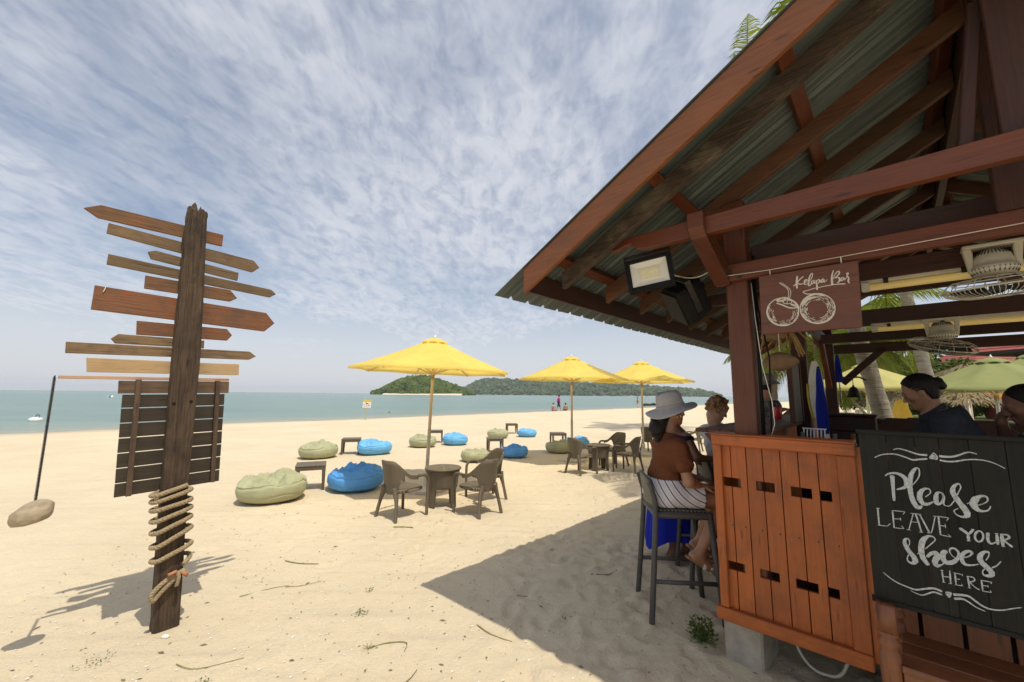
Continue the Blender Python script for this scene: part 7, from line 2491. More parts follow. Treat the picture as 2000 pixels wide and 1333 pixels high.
# ------------------------------------------------------------------ bar stools
def make_stool(label):
    t = thing('bar_stool', label, 'bar stool', group='resin bar stools')
    for s in (-1, 1):
        mb = MB()
        mb.tube(catmull([Vector(p) for p in ((s * .245, -.262, -.03), (s * .222, -.225, .40), (s * .205, -.195, .80), (s * .205, -.215, .93), (s * .19, -.235, 1.0))], 5), [.021] * 12 + [.019] * 9, 10)
        mb.build('leg', M['stool'], t, True, label='rear leg running up to the backrest')
        mb = MB()
        mb.tube([(s * .235, .262, -.03), (s * .20, .20, .79)], .021, 10)
        mb.build('leg', M['stool'], t, True)
        mb = MB()
        mb.tube([(s * .228, -.236, .30), (s * .222, .236, .30)], .0165, 8)
        mb.build('side_rail', M['stool'], t, True)
    mb = MB()
    mb.tube(catmull([Vector(p) for p in ((-.224, .235, .335), (-.15, .27, .325), (0, .285, .32), (.15, .27, .325), (.224, .235, .335))], 5), .0165, 8)
    mb.build('footrest', M['stool'], t, True)
    mb = MB()
    mb.box((0, 0, .765), (.43, .42, .05))
    mb.build('seat_frame', M['stool'], t, bevel=.014)
    # perforated panels: lattice of square openings

    def lattice(f, nu, nv, hole, th):
        mb = MB()
        for i in range(nu):
            for j in range(nv):
                u0, u1, v0, v1 = i / nu, (i + 1) / nu, j / nv, (j + 1) / nv
                h = (1 - hole) / 2
                a0, a1, b0, b1 = u0 + (u1 - u0) * h, u1 - (u1 - u0) * h, v0 + (v1 - v0) * h, v1 - (v1 - v0) * h
                vs = []
                for d in (0, th):
                    vs += [f(u, v, d) for u, v in ((u0, v0), (u1, v0), (u1, v1), (u0, v1), (a0, b0), (a1, b0), (a1, b1), (a0, b1))]
                fs = []
                for k in range(4):
                    k2 = (k + 1) % 4
                    fs += [(k, k2, 4 + k2, 4 + k), (8 + k2, 8 + k, 12 + k, 12 + k2), (4 + k, 4 + k2, 12 + k2, 12 + k)]
                mb.add(vs, fs)
        return mb

    def fback(u, v, d):
        x = (u - .5) * .40
        c = math.cos((u - .5) * 2.2)
        top = 1.045 - .05 * abs(u - .5) ** 2 * 4
        z = .815 + (top - .815) * v
        return Vector((x, -.205 - .055 * c - .03 * v + d + .035, z))
    lattice(fback, 16, 10, .52, .012).build('backrest', M['stool_back'], t)
    mb = MB()
    mb.tube([fback(i / 16, 1.0, .006) for i in range(17)], .011, 8)
    mb.tube([fback(i / 16, 0.0, .006) for i in range(17)], .010, 8)
    mb.build('back_rail', M['stool'], t, True)

    def fseat(u, v, d):
        return Vector(((u - .5) * .40, (v - .5) * .39, .793 + d - .012 * math.sin(PI * u)))
    lattice(fseat, 14, 14, .5, .010).build('seat', M['stool_back'], t)
    return t


bs = make_stool('bar stool under the woman in the grey hat')
bs.location = (1.318, 3.405, sand_at(1.32, 3.4) * 0 - .01)
bs.rotation_euler = (0, 0, R(-95.8))
copy_thing(bs, (1.87, 3.97, -.01), R(-98), 'empty bar stool beside the person in the blue skirt')
copy_thing(bs, (2.29, 4.50, -.01), R(-96), 'bar stool under the man in the striped shirt')

# ------------------------------------------------------------------ shore things
t = thing('warning_sign', 'small yellow and white swimming warning sign on a leaning post at the waterline', 'warning sign', (-9.55, 26.95, -.05), 0, rot=(0, R(3.5), R(19)))
mb = MB()
mb.bar((0, 0.02, -.4), (0, 0.02, 1.1), .055, .055, up=(0, 1, 0))
M['yellow_paint'] = plain('yellow_paint', (0.60, 0.43, 0.05), 0.5)
M['tan_post'] = plain('tan_post', (0.42, 0.33, 0.16), 0.7)
mb.build('post', M['tan_post'], t)
mb = MB()
mb.box((0, 0, .955), (.50, .02, .40))
mb.build('board', M['white'], t)
mb = MB()
mb.box((0.0, -.002, 1.205), (.52, .024, .13))
mb.build('board_top', M['yellow_paint'], t)
mb = MB()
mb.bar((-.10, -.0125, 1.08), (.10, -.0125, 1.00), .03, .004, up=(0, 1, 0))
mb.bar((-.08, -.0125, 1.01), (.14, -.0125, 1.00), .02, .004, up=(0, 1, 0))
mb.box((-.07, -.0125, 1.09), (.04, .004, .05))
mb.box((0.0, -.0125, .93), (.05, .004, .06))
mb.build('pictogram', M['black'], t)
M['ochre'] = plain('ochre_print', (0.45, 0.24, 0.08), 0.6)
mb = MB()
mb.box((-.16, -.0125, .93), (.11, .004, .05))
mb.box((.15, -.0125, .92), (.11, .004, .05))
for k in range(6):
    mb.box((-.15 + k * .06, -.0125, .83), (.04, .004, .03))
mb.build('caption', M['ochre'], t)

t = thing('buoy', 'white mooring buoy floating near the left picture edge', 'buoy', (-27.3, 23.7, -.10))
mb = MB()
mb.lathe([(.02, -.16), (.20, -.13), (.29, -.02), (.30, .08), (.24, .17), (.10, .21), (.02, .22)], 20)
o = mb.build('float', M['white'], t, True)
mb = MB()
mb.tube([(.1 * math.cos(a * .6) + .1, 0, .25 + .1 * math.sin(a * .6)) for a in range(11)], .02, 6)
mb.build('ring', M['iron'], t, True)
t = thing('gull', 'white seabird skimming the water left of the slatted panel', 'bird', (-58.5, 59.8, .7), R(20))
t.scale = (.7, .7, .7)
mb = MB()
mb.blob((0, 0, 0), (.42, .14, .14), 10, 7)
mb.blob((.44, 0, .08), (.13, .1, .1), 8, 6)
for s in (-1, 1):
    mb.add([(.16, s * .08, .05), (-.16, s * .08, .05), (-.05, s * .75, .42), (.12, s * .72, .42), (-.22, s * 1.35, .25)], [(0, 1, 2, 3), (3, 2, 4)])
mb.add([(-.36, -.1, 0), (-.36, .1, 0), (-.7, .16, .02), (-.7, -.16, .02)], [(0, 1, 2, 3)])
mb.build('body', M['white'], t, True)

# ------------------------------------------------------------------ bar clutter
t = bthing('red_cup', 'red can cup on the counter in front of the hatted man', 'cup', -1.02, 5.48, 1.404)
mb = MB()
mb.lathe([(.032, 0), (.036, .005), (.042, .13), (.040, .135), (.036, .02), (.0, .018)], 20, cap=False)
mb.build('body', M['red'], t, True)
M['blue_cloth'] = fabric('blue_cloth', (0.016, 0.030, 0.33), 0.15)
M['board_white'] = plain('surfboard_white', (0.70, 0.70, 0.62), 0.35)


def folded(label, a, b, z, h, r, seed):
    t = bthing('folded_parasol', label, 'folded parasol', a, b, z, 'furled blue parasols on the bar')
    cols = []
    for i in range(25):
        an = 2 * PI * i / 24
        row = []
        for k in range(14):
            q = k / 13
            rr = r * (0.18 + 0.9 * math.sin(PI * min(.93, .08 + (1 - q) * .62)) ** 1.2) * (1 + .28 * math.sin(an * 4 + q * 5 + seed))
            row.append(Vector((rr * math.cos(an), rr * math.sin(an), h * q)))
        cols.append(row)
    mb = MB()
    mb.grid(cols)
    mb.build('cover', M['blue_cloth'], t, True)
    mb = MB()
    mb.tube([(0, 0, -.30), (0, 0, h + .02)], .01, 6)
    mb.build('pole', M['steel'], t, True)


folded('large furled blue parasol beside the board shutter', -.50, 4.45, 1.34, .56, .034, 1)
folded('small furled blue parasol clipped to the far corner post', -.62, 7.62, 1.87, .40, .036, 2)
t = bthing('surfboard', 'small white and yellow surfboard standing behind the furled blue parasol', 'surfboard', -.545, 4.62, 1.40)
mb = MB()
cols = []
for k in range(15):
    q = k / 14
    w = .062 * math.sin(PI * (0.04 + .92 * q)) ** .6
    cols.append([Vector((w * math.cos(a), .012 * math.sin(a), .58 * q)) for a in [2 * PI * j / 12 for j in range(13)]])
mb.grid(cols)
mb.build('deck', M['board_white'], t, True)
mb = MB()
mb.tube([Vector((-.064 * math.sin(PI * (0.04 + .92 * k / 14)) ** .6, 0, .58 * k / 14)) for k in range(1, 10)], .012, 6)
mb.build('rail', M['yellow_paint'], t, True)

t = bthing('bell', 'dark bronze bell hanging from an angled iron arm on the far corner post', 'bell', -.469, 7.62, 1.66)
t.scale = (.62, .62, .62)
M['bronze'] = plain('dark_bronze', (0.05, 0.04, 0.03), 0.45, 0.7, 0.3, 12)
mb = MB()
mb.lathe([(.150, -.01), (.142, .0), (.118, .05), (.095, .13), (.080, .19), (.05, .225), (.02, .24), (.018, .27), (.0, .275)], 26, cap=False)
mb.build('body', M['bronze'], t, True)
mb = MB()
mb.tube([(0, 0, .26), (0.0, 0, .44)], .007, 6)
mb.bar((-.28, .0, .455), (.12, 0, .455), .05, .035)
mb.bar((.12, 0, .455), (.24, 0, .38), .05, .035)
mb.build('arm', M['iron'], t)

t = bthing('coconut_husk', 'big brown dried coconut husk hanging on a string inside the bar', 'coconut', -.655, 3.75, 1.925)
t.scale = (1.15, 1.15, 1.2)
M['husk'] = plain('coconut_husk', (0.24, 0.145, 0.08), 0.8, 0, 0.35, 9, 0.6, 40)
cols = []
for i in range(25):
    an = 2 * PI * i / 24
    row = []
    for k in range(15):
        q = k / 14
        rr = .068 * math.sin(PI * (0.02 + .96 * q)) ** .62 * (1 - .25 * q) * (1 + .07 * math.cos(3 * an))
        row.append(Vector((-.10 + .205 * q, rr * math.cos(an), rr * math.sin(an))))
    cols.append(row)
mb = MB()
mb.grid(cols)
mb.build('husk', M['husk'], t, True)
mb = MB()
mb.tube([(0, 0, .05), (0, 0, .24)], .003, 5)
mb.build('string', M['white'], t)
t = bthing('dry_palm_ornament', 'bundle of dry palm stalks and a dark husk hanging under the eaves beam', 'ornament', -.66, 3.9, 2.10)
mb = MB()
rnd = random.Random(6)
for k in range(16):
    a = rnd.uniform(-.16, .16)
    mb.tube([(a * .3, rnd.uniform(-.05, .05), .16), (a, rnd.uniform(-.08, .08), 0.02), (a * 1.3 + rnd.uniform(-.03, .03), rnd.uniform(-.1, .1), rnd.uniform(-.14, -.04))], .006, 5)
mb.build('stalks', M['rope_tan'], t)
mb = MB()
mb.blob((-.05, 0, .06), (.10, .07, .06), 14, 9, .08)
mb.build('husk', M['husk'], t, True)


# glasses, shakers and trays on the work top
def item(name, label, cat, a, b, z, prof, mt, n=16, group=None):
    t = bthing(name, label, cat, a, b, z, group)
    mb = MB()
    mb.lathe(prof, n, cap=True)
    mb.build('body', mt, t, True)
    return t


M['clear'] = plain('bottle_glass', (0.10, 0.12, 0.10), 0.08, 0, 0.1)
M['amber'] = plain('amber_glass', (0.16, 0.07, 0.02), 0.1, 0, 0.1)
tumbler = [(.028, 0), (.036, .12), (.034, .12), (.027, .006)]
bottle = [(.035, 0), (.036, .16), (.030, .19), (.013, .22), (.012, .28), (.014, .285)]
g = None
for k in range(6):
    lab = 'upturned drinking glass in the row behind the front panel edge'
    if g is None:
        g = item('drinking_glass', lab, 'glass', -.30 + k * .05, 3.10, 1.215, tumbler, M['steel'], 14, 'glasses behind the panel')
    else:
        copy_thing(g, wor(-.30 + k * .05, 3.10 + .02 * (k % 2), 1.215), -BAZ, lab)
labs = ['dark bottle at the left end of the work top', 'amber bottle second from the left on the work top', 'dark bottle next to the wire rack', 'amber bottle beside the tray']
for k in range(4):
    item('bottle', labs[k], 'bottle', -.52 + k * .09, 3.55 + .1 * (k % 2), 1.12, bottle, M['clear'] if k % 2 == 0 else M['amber'], 14, 'bottles on the work top')
t = bthing('wire_rack', 'white wire rack of stirrers on the work top', 'rack', -.46, 3.62, 1.30)
mb = MB()
for k in range(7):
    mb.tube([(-.06 + k * .02, .0, 0), (-.06 + k * .02, -.03, .08), (-.06 + k * .02, .0, .13)], .004, 5)
mb.tube([(-.07, 0, .005), (.07, 0, .005)], .005, 5)
mb.tube([(-.07, 0, .128), (.07, 0, .128)], .005, 5)
mb.build('wires', M['white'], t)
t = bthing('bar_tray', 'dark tray with yellow packets on the work top', 'tray', -.10, 3.75, 1.32)
mb = MB()
mb.box((0, 0, .0), (.34, .22, .02))
mb.build('tray', M['black'], t)
mb = MB()
for k in range(4):
    mb.box((-.08 + k * .035, 0, .017), (.028, .09, .012), .2)
mb.build('packet', M['yellow_paint'], t)
t = bthing('work_bench', 'dark stainless bench in the middle of the bar', 'counter', -.05, 3.75, 0.30)
mb = MB()
mb.box((0, 0, 1.0), (1.1, .36, .03))
mb.box((0, 0.1, .5), (1.06, .1, .95))
mb.build('body', M['black'], t)
t = bthing('ice_chest', 'long dark wooden chest on the far side of the bar, left of the barmaid', 'chest', -.34, 5.0, 1.34)
mb = MB()
mb.box((0, 0, .07), (.34, .22, .13))
mb.build('body', M['bar_dark'], t, bevel=.006)
mb = MB()
mb.box((0, 0, .15), (.36, .24, .018))
mb.build('lid', M['bar_dark'], t, bevel=.004)
mb = MB()
mb.box((0, 0, -.45), (.30, .18, .9))
mb.build('stand', M['bar_dark'], t)


def high_chair(label, a, b, rz):
    t = bthing('high_chair', label, 'high chair', a, b, 0.0, 'dark wooden high chairs on the garden side', rz)
    mb = MB()
    mb.prism([(-.19, 0), (.19, 0), (.19, .30), (.09, .42), (-.09, .42), (-.19, .30)], (0, .02, 1.02), (1, 0, 0), (0, 0, 1), .03)
    mb.build('backrest', M['bar_dark'], t, bevel=.004)
    mb = MB()
    mb.box((0, .2, .80), (.40, .40, .04))
    mb.build('seat', M['bar_dark'], t, bevel=.004)
    for sx in (-1, 1):
        mb = MB()
        mb.bar((sx * .17, .0, -.02), (sx * .17, .0, 1.08), .04, .04, up=(0, 1, 0))
        mb.build('leg', M['bar_dark'], t)
        mb = MB()
        mb.bar((sx * .17, .38, -.02), (sx * .17, .38, .79), .04, .04, up=(0, 1, 0))
        mb.build('leg', M['bar_dark'], t)
    return t


high_chair('dark high chair with chamfered back just left of the barmaid', -.03, 6.0, R(180))
high_chair('dark high chair right against the barmaid\'s face side', .14, 6.3, R(185))
high_chair('dark high chair behind the shoulder of the barmaid', .62, 6.2, R(178))

# yellow furled parasol, small thatched parasols and garden bits behind
t = thing('furled_parasol', 'yellow furled parasol standing behind the palm trunk', 'folded parasol', (8.3, 8.75, 0))
cols = []
for i in range(21):
    an = 2 * PI * i / 20
    cols.append([Vector((r * (1 + .12 * math.sin(an * 5)) * math.cos(an), r * (1 + .12 * math.sin(an * 5)) * math.sin(an), z)) for r, z in ((.20, 1.02), (.185, 1.15), (.14, 1.35), (.10, 1.50), (.075, 1.58), (.0, 1.62))])
mb = MB()
mb.grid(cols)
mb.build('cover', M['canopy_yellow'], t, True)
mb = MB()
mb.tube([(0, 0, -.02), (0, 0, 1.1)], .03, 8)
mb.build('pole', M['dark_wood'], t)


def thatch(label, loc, r, h):
    t = thing('thatched_parasol', label, 'parasol', loc, group='thatched sunshades in the garden')
    mb = MB()
    mb.tube([(0, 0, -.05), (0, 0, h)], .05, 10)
    mb.build('pole', M['white'], t, True)
    rnd = random.Random(int(r * 77))
    mb = MB()
    for k in range(520):
        a = rnd.uniform(0, 2 * PI)
        q = rnd.random() ** .6
        z0 = h + .35 - .42 * q
        c, s = math.cos(a), math.sin(a)
        L_ = rnd.uniform(.18, .34)
        p = Vector((c * r * q, s * r * q, z0))
        e = p + Vector((c * L_ * .7 + rnd.uniform(-.06, .06), s * L_ * .7 + rnd.uniform(-.06, .06), -L_ * rnd.uniform(.35, .8)))
        w = Vector((-s, c, 0)) * .022
        mb.add([p - w, p + w, e + w * .4, e - w * .4], [(0, 1, 2, 3)])
    mb.build('thatch', M['thatch'], t)


thatch('thatched sunshade on a white pole right of the barmaid\'s bun', (12.9, 11.6, -.05), .85, 1.70)
thatch('thatched sunshade left behind the barmaid\'s face', (12.0, 12.9, -.05), .75, 1.70)
thatch('small thatched sunshade under the red roofs', (16.0, 14.3, .3), .95, 2.25)

# white easel stand behind the bell
t = thing('easel', 'white wooden easel frame standing on the sand behind the bell', 'easel', (8.95, 10.6, 0), R(-40))
mb = MB()
mb.bar((-.30, 0, 0), (-.03, 0, 1.35), .05, .03, up=(0, 1, 0))
mb.bar((.30, 0, 0), (.03, 0, 1.35), .05, .03, up=(0, 1, 0))
mb.bar((0, .4, 0), (0, .03, 1.35), .05, .03, up=(1, 0, 0))
mb.bar((-.2, -.02, .5), (.2, -.02, .5), .03, .05)
mb.build('frame', M['white'], t)

# ------------------------------------------------------------------ beach litter
M['leaf_green'] = leafy('weed_leaf', (0.06, 0.10, 0.015), (0.13, 0.17, 0.03), 0.3, 9)
M['twig'] = plain('dry_twig', (0.20, 0.15, 0.08), 0.9, 0, 0.4, 20)
M['straw_green'] = plain('green_straw', (0.24, 0.22, 0.07), 0.8, 0, 0.3, 20)
rnd = random.Random(31)


def weed(label, x, y, n, sp_, ls, h=0.02, name='weed', cat='plant', group='small weeds growing in the sand'):
    t = thing(name, label, cat, (x, y, sand_at(x, y)), group=group)
    mb = MB()
    for _ in range(n):
        a, r = rnd.uniform(0, 2 * PI), sp_ * rnd.random() ** .6
        p = Vector((r * math.cos(a), r * math.sin(a), h * rnd.random() + .004))
        d = Vector((rnd.gauss(0, 1), rnd.gauss(0, 1), rnd.uniform(.1, .9))).normalized() * ls * rnd.uniform(.6, 1.3)
        w = d.cross(Vector((0, 0, 1))).normalized() * ls * .28
        mb.add([p, p + d * .5 + w, p + d, p + d * .5 - w], [(0, 1, 2, 3)])
        if h > .05 and rnd.random() < .5:
            mb.tube([(0, 0, 0), p], .0015, 3)
    mb.build('leaves', M['leaf_green'], t)
    return t


weed('bushy green weed at the foot of the concrete block', 1.31, 2.99, 150, .085, .038, .13)
weed('largest of the small weeds on the sunlit sand left of the shade', -1.12, 3.30, 26, .05, .022)
weed('tiny weed just behind the largest small weed', -1.17, 3.65, 14, .035, .018)
weed('yellowish weed in front of the signpost, left of the picture bottom', -1.72, 2.52, 20, .06, .016)
weed('creeping weed runner on the sand left of the signpost foot', -2.55, 2.72, 40, .11, .015)
weed('little weed tuft near the bottom left corner', -2.25, 2.30, 16, .04, .02)
weed('grassy tuft at the bottom edge below the signpost', -1.95, 2.24, 22, .05, .035)
weed('little weed inside the roof shade', .40, 3.25, 10, .025, .016)
weed('tiny weed at the edge of the roof shade', .0, 3.05, 8, .025, .014)


def twig(label, pts, r, mt, leaves=0, name='twig'):
    x, y = pts[0]
    z0 = sand_at(x, y)
    t = thing(name, label, 'twig', (x, y, z0), group='twigs and straws lying on the sand')
    P = [Vector((px - x, py - y, sand_at(px, py) - z0 + .006)) for px, py in pts]
    mb = MB()
    S = catmull(P, 5) if len(P) > 2 else P
    mb.tube(S, [r * (1 - .5 * i / len(S)) for i in range(len(S))], 5)
    for _ in range(leaves):
        a = rnd.uniform(0, 6.28)
        p = P[0]
        mb.tube([p, p + Vector((math.cos(a) * .04, math.sin(a) * .04, .012))], .002, 3)
    mb.build('stem', mt, t)


twig('long pale green straw on the sunlit sand in front of the near chairs', [(-2.22, 4.26), (-2.05, 4.20), (-1.86, 4.19)], .006, M['straw_green'])
twig('green pod near the feet of the near rattan chairs', [(-1.45, 5.3), (-1.33, 5.29), (-1.2, 5.27)], .010, M['straw_green'])
twig('bent green stem with a tufted end near the picture bottom', [(-.92, 2.88), (-.80, 2.93), (-.68, 2.92), (-.67, 2.83)], .004, M['straw_green'], 9)
twig('curved brown twig at the bottom left below the signpost', [(-1.72, 2.36), (-1.66, 2.40), (-1.62, 2.46)], .006, M['twig'])
twig('forked dry straw left of the small weeds', [(-1.92, 3.72), (-1.8, 3.75), (-1.66, 3.83)], .003, M['straw_green'])
twig('dry straw crossing the edge of the roof shade', [(-.23, 3.14), (-.12, 3.02), (.02, 2.95)], .004, M['straw_green'])
twig('twig lying in the roof shade', [(.06, 3.60), (.14, 3.58), (.26, 3.57)], .003, M['twig'])
twig('short dark twig at the foot of the picture', [(-.60, 2.55), (-.57, 2.60), (-.55, 2.67)], .004, M['twig'])
twig('long curved grass stem lying in front of the signpost', [(-2.02, 2.70), (-1.86, 2.66), (-1.66, 2.78)], .003, M['straw_green'])
twig('straw on the sand behind the signpost', [(-2.2, 3.55), (-2.0, 3.7), (-1.9, 3.75)], .003, M['straw_green'])
twig('twig on the sand beside the stool legs', [(.80, 4.0), (.92, 4.03), (1.02, 4.1)], .004, M['twig'])
sh = thing('seashell', 'white shell at the foot of the signpost', 'shell', (-2.33, 2.99, sand_at(-2.33, 2.99)))
mb = MB()
mb.blob((0, 0, .008), (.028, .018, .012), 10, 7, .06)
mb.build('shell', M['white'], sh, True)
# bits of shell, bark and leaf: past counting
mb = MB()
for _ in range(1700):
    x, y = rnd.uniform(-4.2, 3.2), 1.7 + 7.5 * rnd.random() ** 1.6
    z = sand_at(x, y)
    s = rnd.uniform(.003, .008) * (1 if rnd.random() < .9 else 1.9)
    a = rnd.uniform(0, 2 * PI)
    c, sn = math.cos(a) * s * rnd.uniform(1, 2.4), math.sin(a) * s * rnd.uniform(1, 2.4)
    mb.add([(x - c, y - sn, z + .002), (x + sn * .4, y - c * .4, z + .006), (x + c, y + sn, z + .003), (x - sn * .4, y + c * .4, z + .005)], [(0, 1, 2), (0, 2, 3)])
mb.build('beach_litter', M['twig'], None, kind='stuff', label='scattered bits of bark and leaf on the sand')
mb = MB()
for _ in range(1500):
    x, y = rnd.uniform(-4.0, 2.6), 1.7 + 3.5 * rnd.random() ** 1.5
    z = sand_at(x, y)
    s = rnd.uniform(.003, .008)
    mb.add([(x - s, y - s, z + .001), (x + s, y - s * .6, z + .005), (x + s * .7, y + s, z + .002), (x - s, y + s * .8, z + .004)], [(0, 1, 2), (0, 2, 3)])
mb.build('shell_fragments', M['white'], None, kind='stuff', label='tiny white shell fragments on the sand')

# ------------------------------------------------------------------ people: distance fields meshed as one continuous skin
class Field:
    def __init__(s, lo, hi, h):
        s.lo, s.h = np.array(lo, float), h
        s.n = np.ceil((np.array(hi) - s.lo) / h).astype(int) + 1
        s.F = np.full(s.n, 0.5, np.float32)

    def region(s, lo, hi):
        i0 = np.clip(np.floor((np.array(lo) - s.lo) / s.h).astype(int), 0, s.n - 1)
        i1 = np.clip(np.ceil((np.array(hi) - s.lo) / s.h).astype(int) + 1, 1, s.n)
        if (i1 <= i0).any():
            return None, None
        ax = [s.lo[k] + s.h * np.arange(i0[k], i1[k]) for k in range(3)]
        X, Y, Z = np.meshgrid(*ax, indexing='ij')
        return tuple(slice(i0[k], i1[k]) for k in range(3)), np.stack([X, Y, Z], -1).astype(np.float32)

    def blend(s, sl, d, k, cut=False):
        a = s.F[sl]
        if cut:
            d = -d
            h = np.clip(0.5 - 0.5 * (a - d) / k, 0, 1) if k else None
            h = np.clip(0.5 + 0.5 * (a - d) / k, 0, 1)
            s.F[sl] = d + (a - d) * h + k * h * (1 - h)
            return
        h = np.clip(0.5 + 0.5 * (d - a) / k, 0, 1)
        s.F[sl] = d + (a - d) * h - k * h * (1 - h)

    def prim(s, p, inflate=0.0):
        kind = p[0]
        k = p[-1]
        if kind == 'cap':
            _, a, b, r0, r1, k = p
            a, b = np.array(a, float), np.array(b, float)
            r0, r1 = r0 + inflate, r1 + inflate
            m = max(r0, r1) + abs(k) + 3 * s.h
            sl, P = s.region(np.minimum(a, b) - m, np.maximum(a, b) + m)
            if sl is None:
                return
            ab = b - a
            t = np.clip(((P - a) @ ab) / max(ab @ ab, 1e-9), 0, 1)
            d = np.linalg.norm(P - a - t[..., None] * ab, axis=-1) - (r0 + (r1 - r0) * t)
        else:
            _, c, r, M3, k = p
            c, r = np.array(c, float), np.array(r, float) + inflate
            m = r.max() + abs(k) + 3 * s.h
            sl, P = s.region(c - m, c + m)
            if sl is None:
                return
            Q = P - c
            if M3 is not None:
                Q = Q @ M3
            k0 = np.linalg.norm(Q / r, axis=-1)
            k1 = np.linalg.norm(Q / (r * r), axis=-1)
            d = k0 * (k0 - 1) / np.maximum(k1, 1e-6)
        s.blend(sl, d, abs(k), cut=kind == 'cut')

    def mesh(s):
        F = s.F
        S = F < 0
        nx, ny, nz = F.shape
        cs = [(i, j, k) for i in (0, 1) for j in (0, 1) for k in (0, 1)]

        def cv(A, c):
            return A[c[0]:nx - 1 + c[0], c[1]:ny - 1 + c[1], c[2]:nz - 1 + c[2]]
        cnt = sum(cv(S, c).astype(np.int8) for c in cs)
        act = np.argwhere((cnt > 0) & (cnt < 8))
        if len(act) == 0:
            return np.zeros((0, 3)), np.zeros((0, 4), int)
        acc = np.zeros((len(act), 3))
        num = np.zeros(len(act))
        for i in range(8):
            for j in range(i + 1, 8):
                ci, cj = np.array(cs[i]), np.array(cs[j])
                if np.abs(ci - cj).sum() != 1:
                    continue
                a = F[tuple((act + ci).T)]
                b = F[tuple((act + cj).T)]
                mk = (a < 0) != (b < 0)
                t = np.where(mk, a / np.where(mk, a - b, 1), 0)
                acc += np.where(mk[:, None], ci + (cj - ci) * t[:, None], 0)
                num += mk
        V = s.lo + (act + acc / num[:, None]) * s.h
        idx = np.full((nx - 1, ny - 1, nz - 1), -1)
        idx[tuple(act.T)] = np.arange(len(act))
        quads = []
        for ax in range(3):
            o = [0, 0, 0]
            o[ax] = 1
            A0 = S[:nx - o[0], :ny - o[1], :nz - o[2]]
            A1 = S[o[0]:, o[1]:, o[2]:]
            e = np.argwhere(A0 != A1)
            u, v = (ax + 1) % 3, (ax + 2) % 3
            ok = (e[:, u] > 0) & (e[:, v] > 0) & (e[:, u] < F.shape[u] - 1) & (e[:, v] < F.shape[v] - 1)
            e = e[ok]
            fl = A0[tuple(e.T)]
            q = []
            for du, dv in ((-1, -1), (0, -1), (0, 0), (-1, 0)):
                c = e.copy()
                c[:, u] += du
                c[:, v] += dv
                q.append(idx[tuple(c.T)])
            q = np.stack(q, -1)
            q[~fl] = q[~fl][:, ::-1]
            quads.append(q)
        Q = np.concatenate(quads)
        return V, Q[(Q >= 0).all(1)]


def v3(*a):
    return np.array(a, float)


def unit(v):
    v = np.array(v, float)
    return v / np.linalg.norm(v)


def head_prims(c, f, up, s=1.0):
    f = unit(f)
    up = unit(np.array(up, float) - f * np.dot(f, up))
    l = np.cross(up, f)
    M3 = np.stack([f, l, up], -1)

    def w(x, y, z):
        return np.array(c) + (f * x + l * y + up * z) * s
    E = lambda x, y, z, rx, ry, rz, k: ('ell', w(x, y, z), (rx * s, ry * s, rz * s), M3, k * s)
    C = lambda a, b, r0, r1, k: ('cap', w(*a), w(*b), r0 * s, r1 * s, k * s)
    P = [E(-.014, 0, .034, .097, .075, .090, .01), E(.020, 0, -.034, .066, .058, .084, .03)]
    for g in (-1, 1):
        P += [C((-.005, g * .050, -.045), (.052, g * .016, -.098), .020, .018, .03), E(.052, g * .040, -.024, .026, .022, .022, .02)]
    P += [C((.072, 0, -.098), (.070, 0, -.106), .018, .016, .022), C((.074, -.034, .020), (.074, .034, .020), .015, .015, .02)]
    for g in (-1, 1):
        P += [('cut', w(.100, g * .032, -.002), (.017 * s, .017 * s, .012 * s), M3, .010 * s), E(.075, g * .031, -.004, .014, .015, .012, .004)]
    P += [C((.082, 0, .012), (.108, 0, -.032), .0075, .0115, .012)]
    for g in (-1, 1):
        P += [E(.096, g * .012, -.037, .011, .008, .008, .008), E(-.010, g * .074, -.008, .021, .008, .031, .008)]
    P += [E(.086, 0, -.062, .012, .022, .0065, .007), E(.085, 0, -.075, .012, .019, .008, .007), ('cut', w(.098, 0, -.0685), (.010 * s, .022 * s, .0022 * s), M3, .003 * s)]
    return P, w


def hand_prims(wr, d, n, side, curl=0.5, s=1.0):
    """wrist, pointing direction, palm normal (the way the fingers curl), +1 when the thumb is on the d x n side"""
    d = unit(d)
    n = unit(np.array(n, float) - d * np.dot(d, n))
    t = np.cross(d, n) * side
    wr = np.array(wr, float)
    P = [('cap', wr, wr + d * .045 * s, .024 * s, .026 * s, .012)]
    for i, ln in enumerate((.070, .080, .075, .058)):
        o = (1.5 - i) * .0185 * s
        b = wr + d * .03 * s + t * o * .7
        k1 = wr + d * (.088 - .004 * abs(i - 1)) * s + t * o
        P.append(('cap', b, k1, .014 * s, .0105 * s, .010))
        a = curl * .9
        d1 = d * math.cos(a) + n * math.sin(a)
        k2 = k1 + d1 * ln * .45 * s
        d2 = d * math.cos(2.1 * a) + n * math.sin(2.1 * a)
        k3 = k2 + d2 * ln * .30 * s
        d3 = d * math.cos(2.9 * a) + n * math.sin(2.9 * a)
        k4 = k3 + d3 * ln * .25 * s
        P += [('cap', k1, k2, .0095 * s, .0088 * s, .003), ('cap', k2, k3, .0088 * s, .0080 * s, .003), ('cap', k3, k4, .0080 * s, .0072 * s, .003)]
    b = wr + d * .022 * s + t * .020 * s
    q = b + (d * .55 + t * .75 + n * .3) * .040 * s
    P += [('cap', b, q, .014 * s, .0115 * s, .010), ('cap', q, q + unit(d * .9 + t * .3 + n * .35) * .032 * s, .0105 * s, .0085 * s, .004)]
    return P


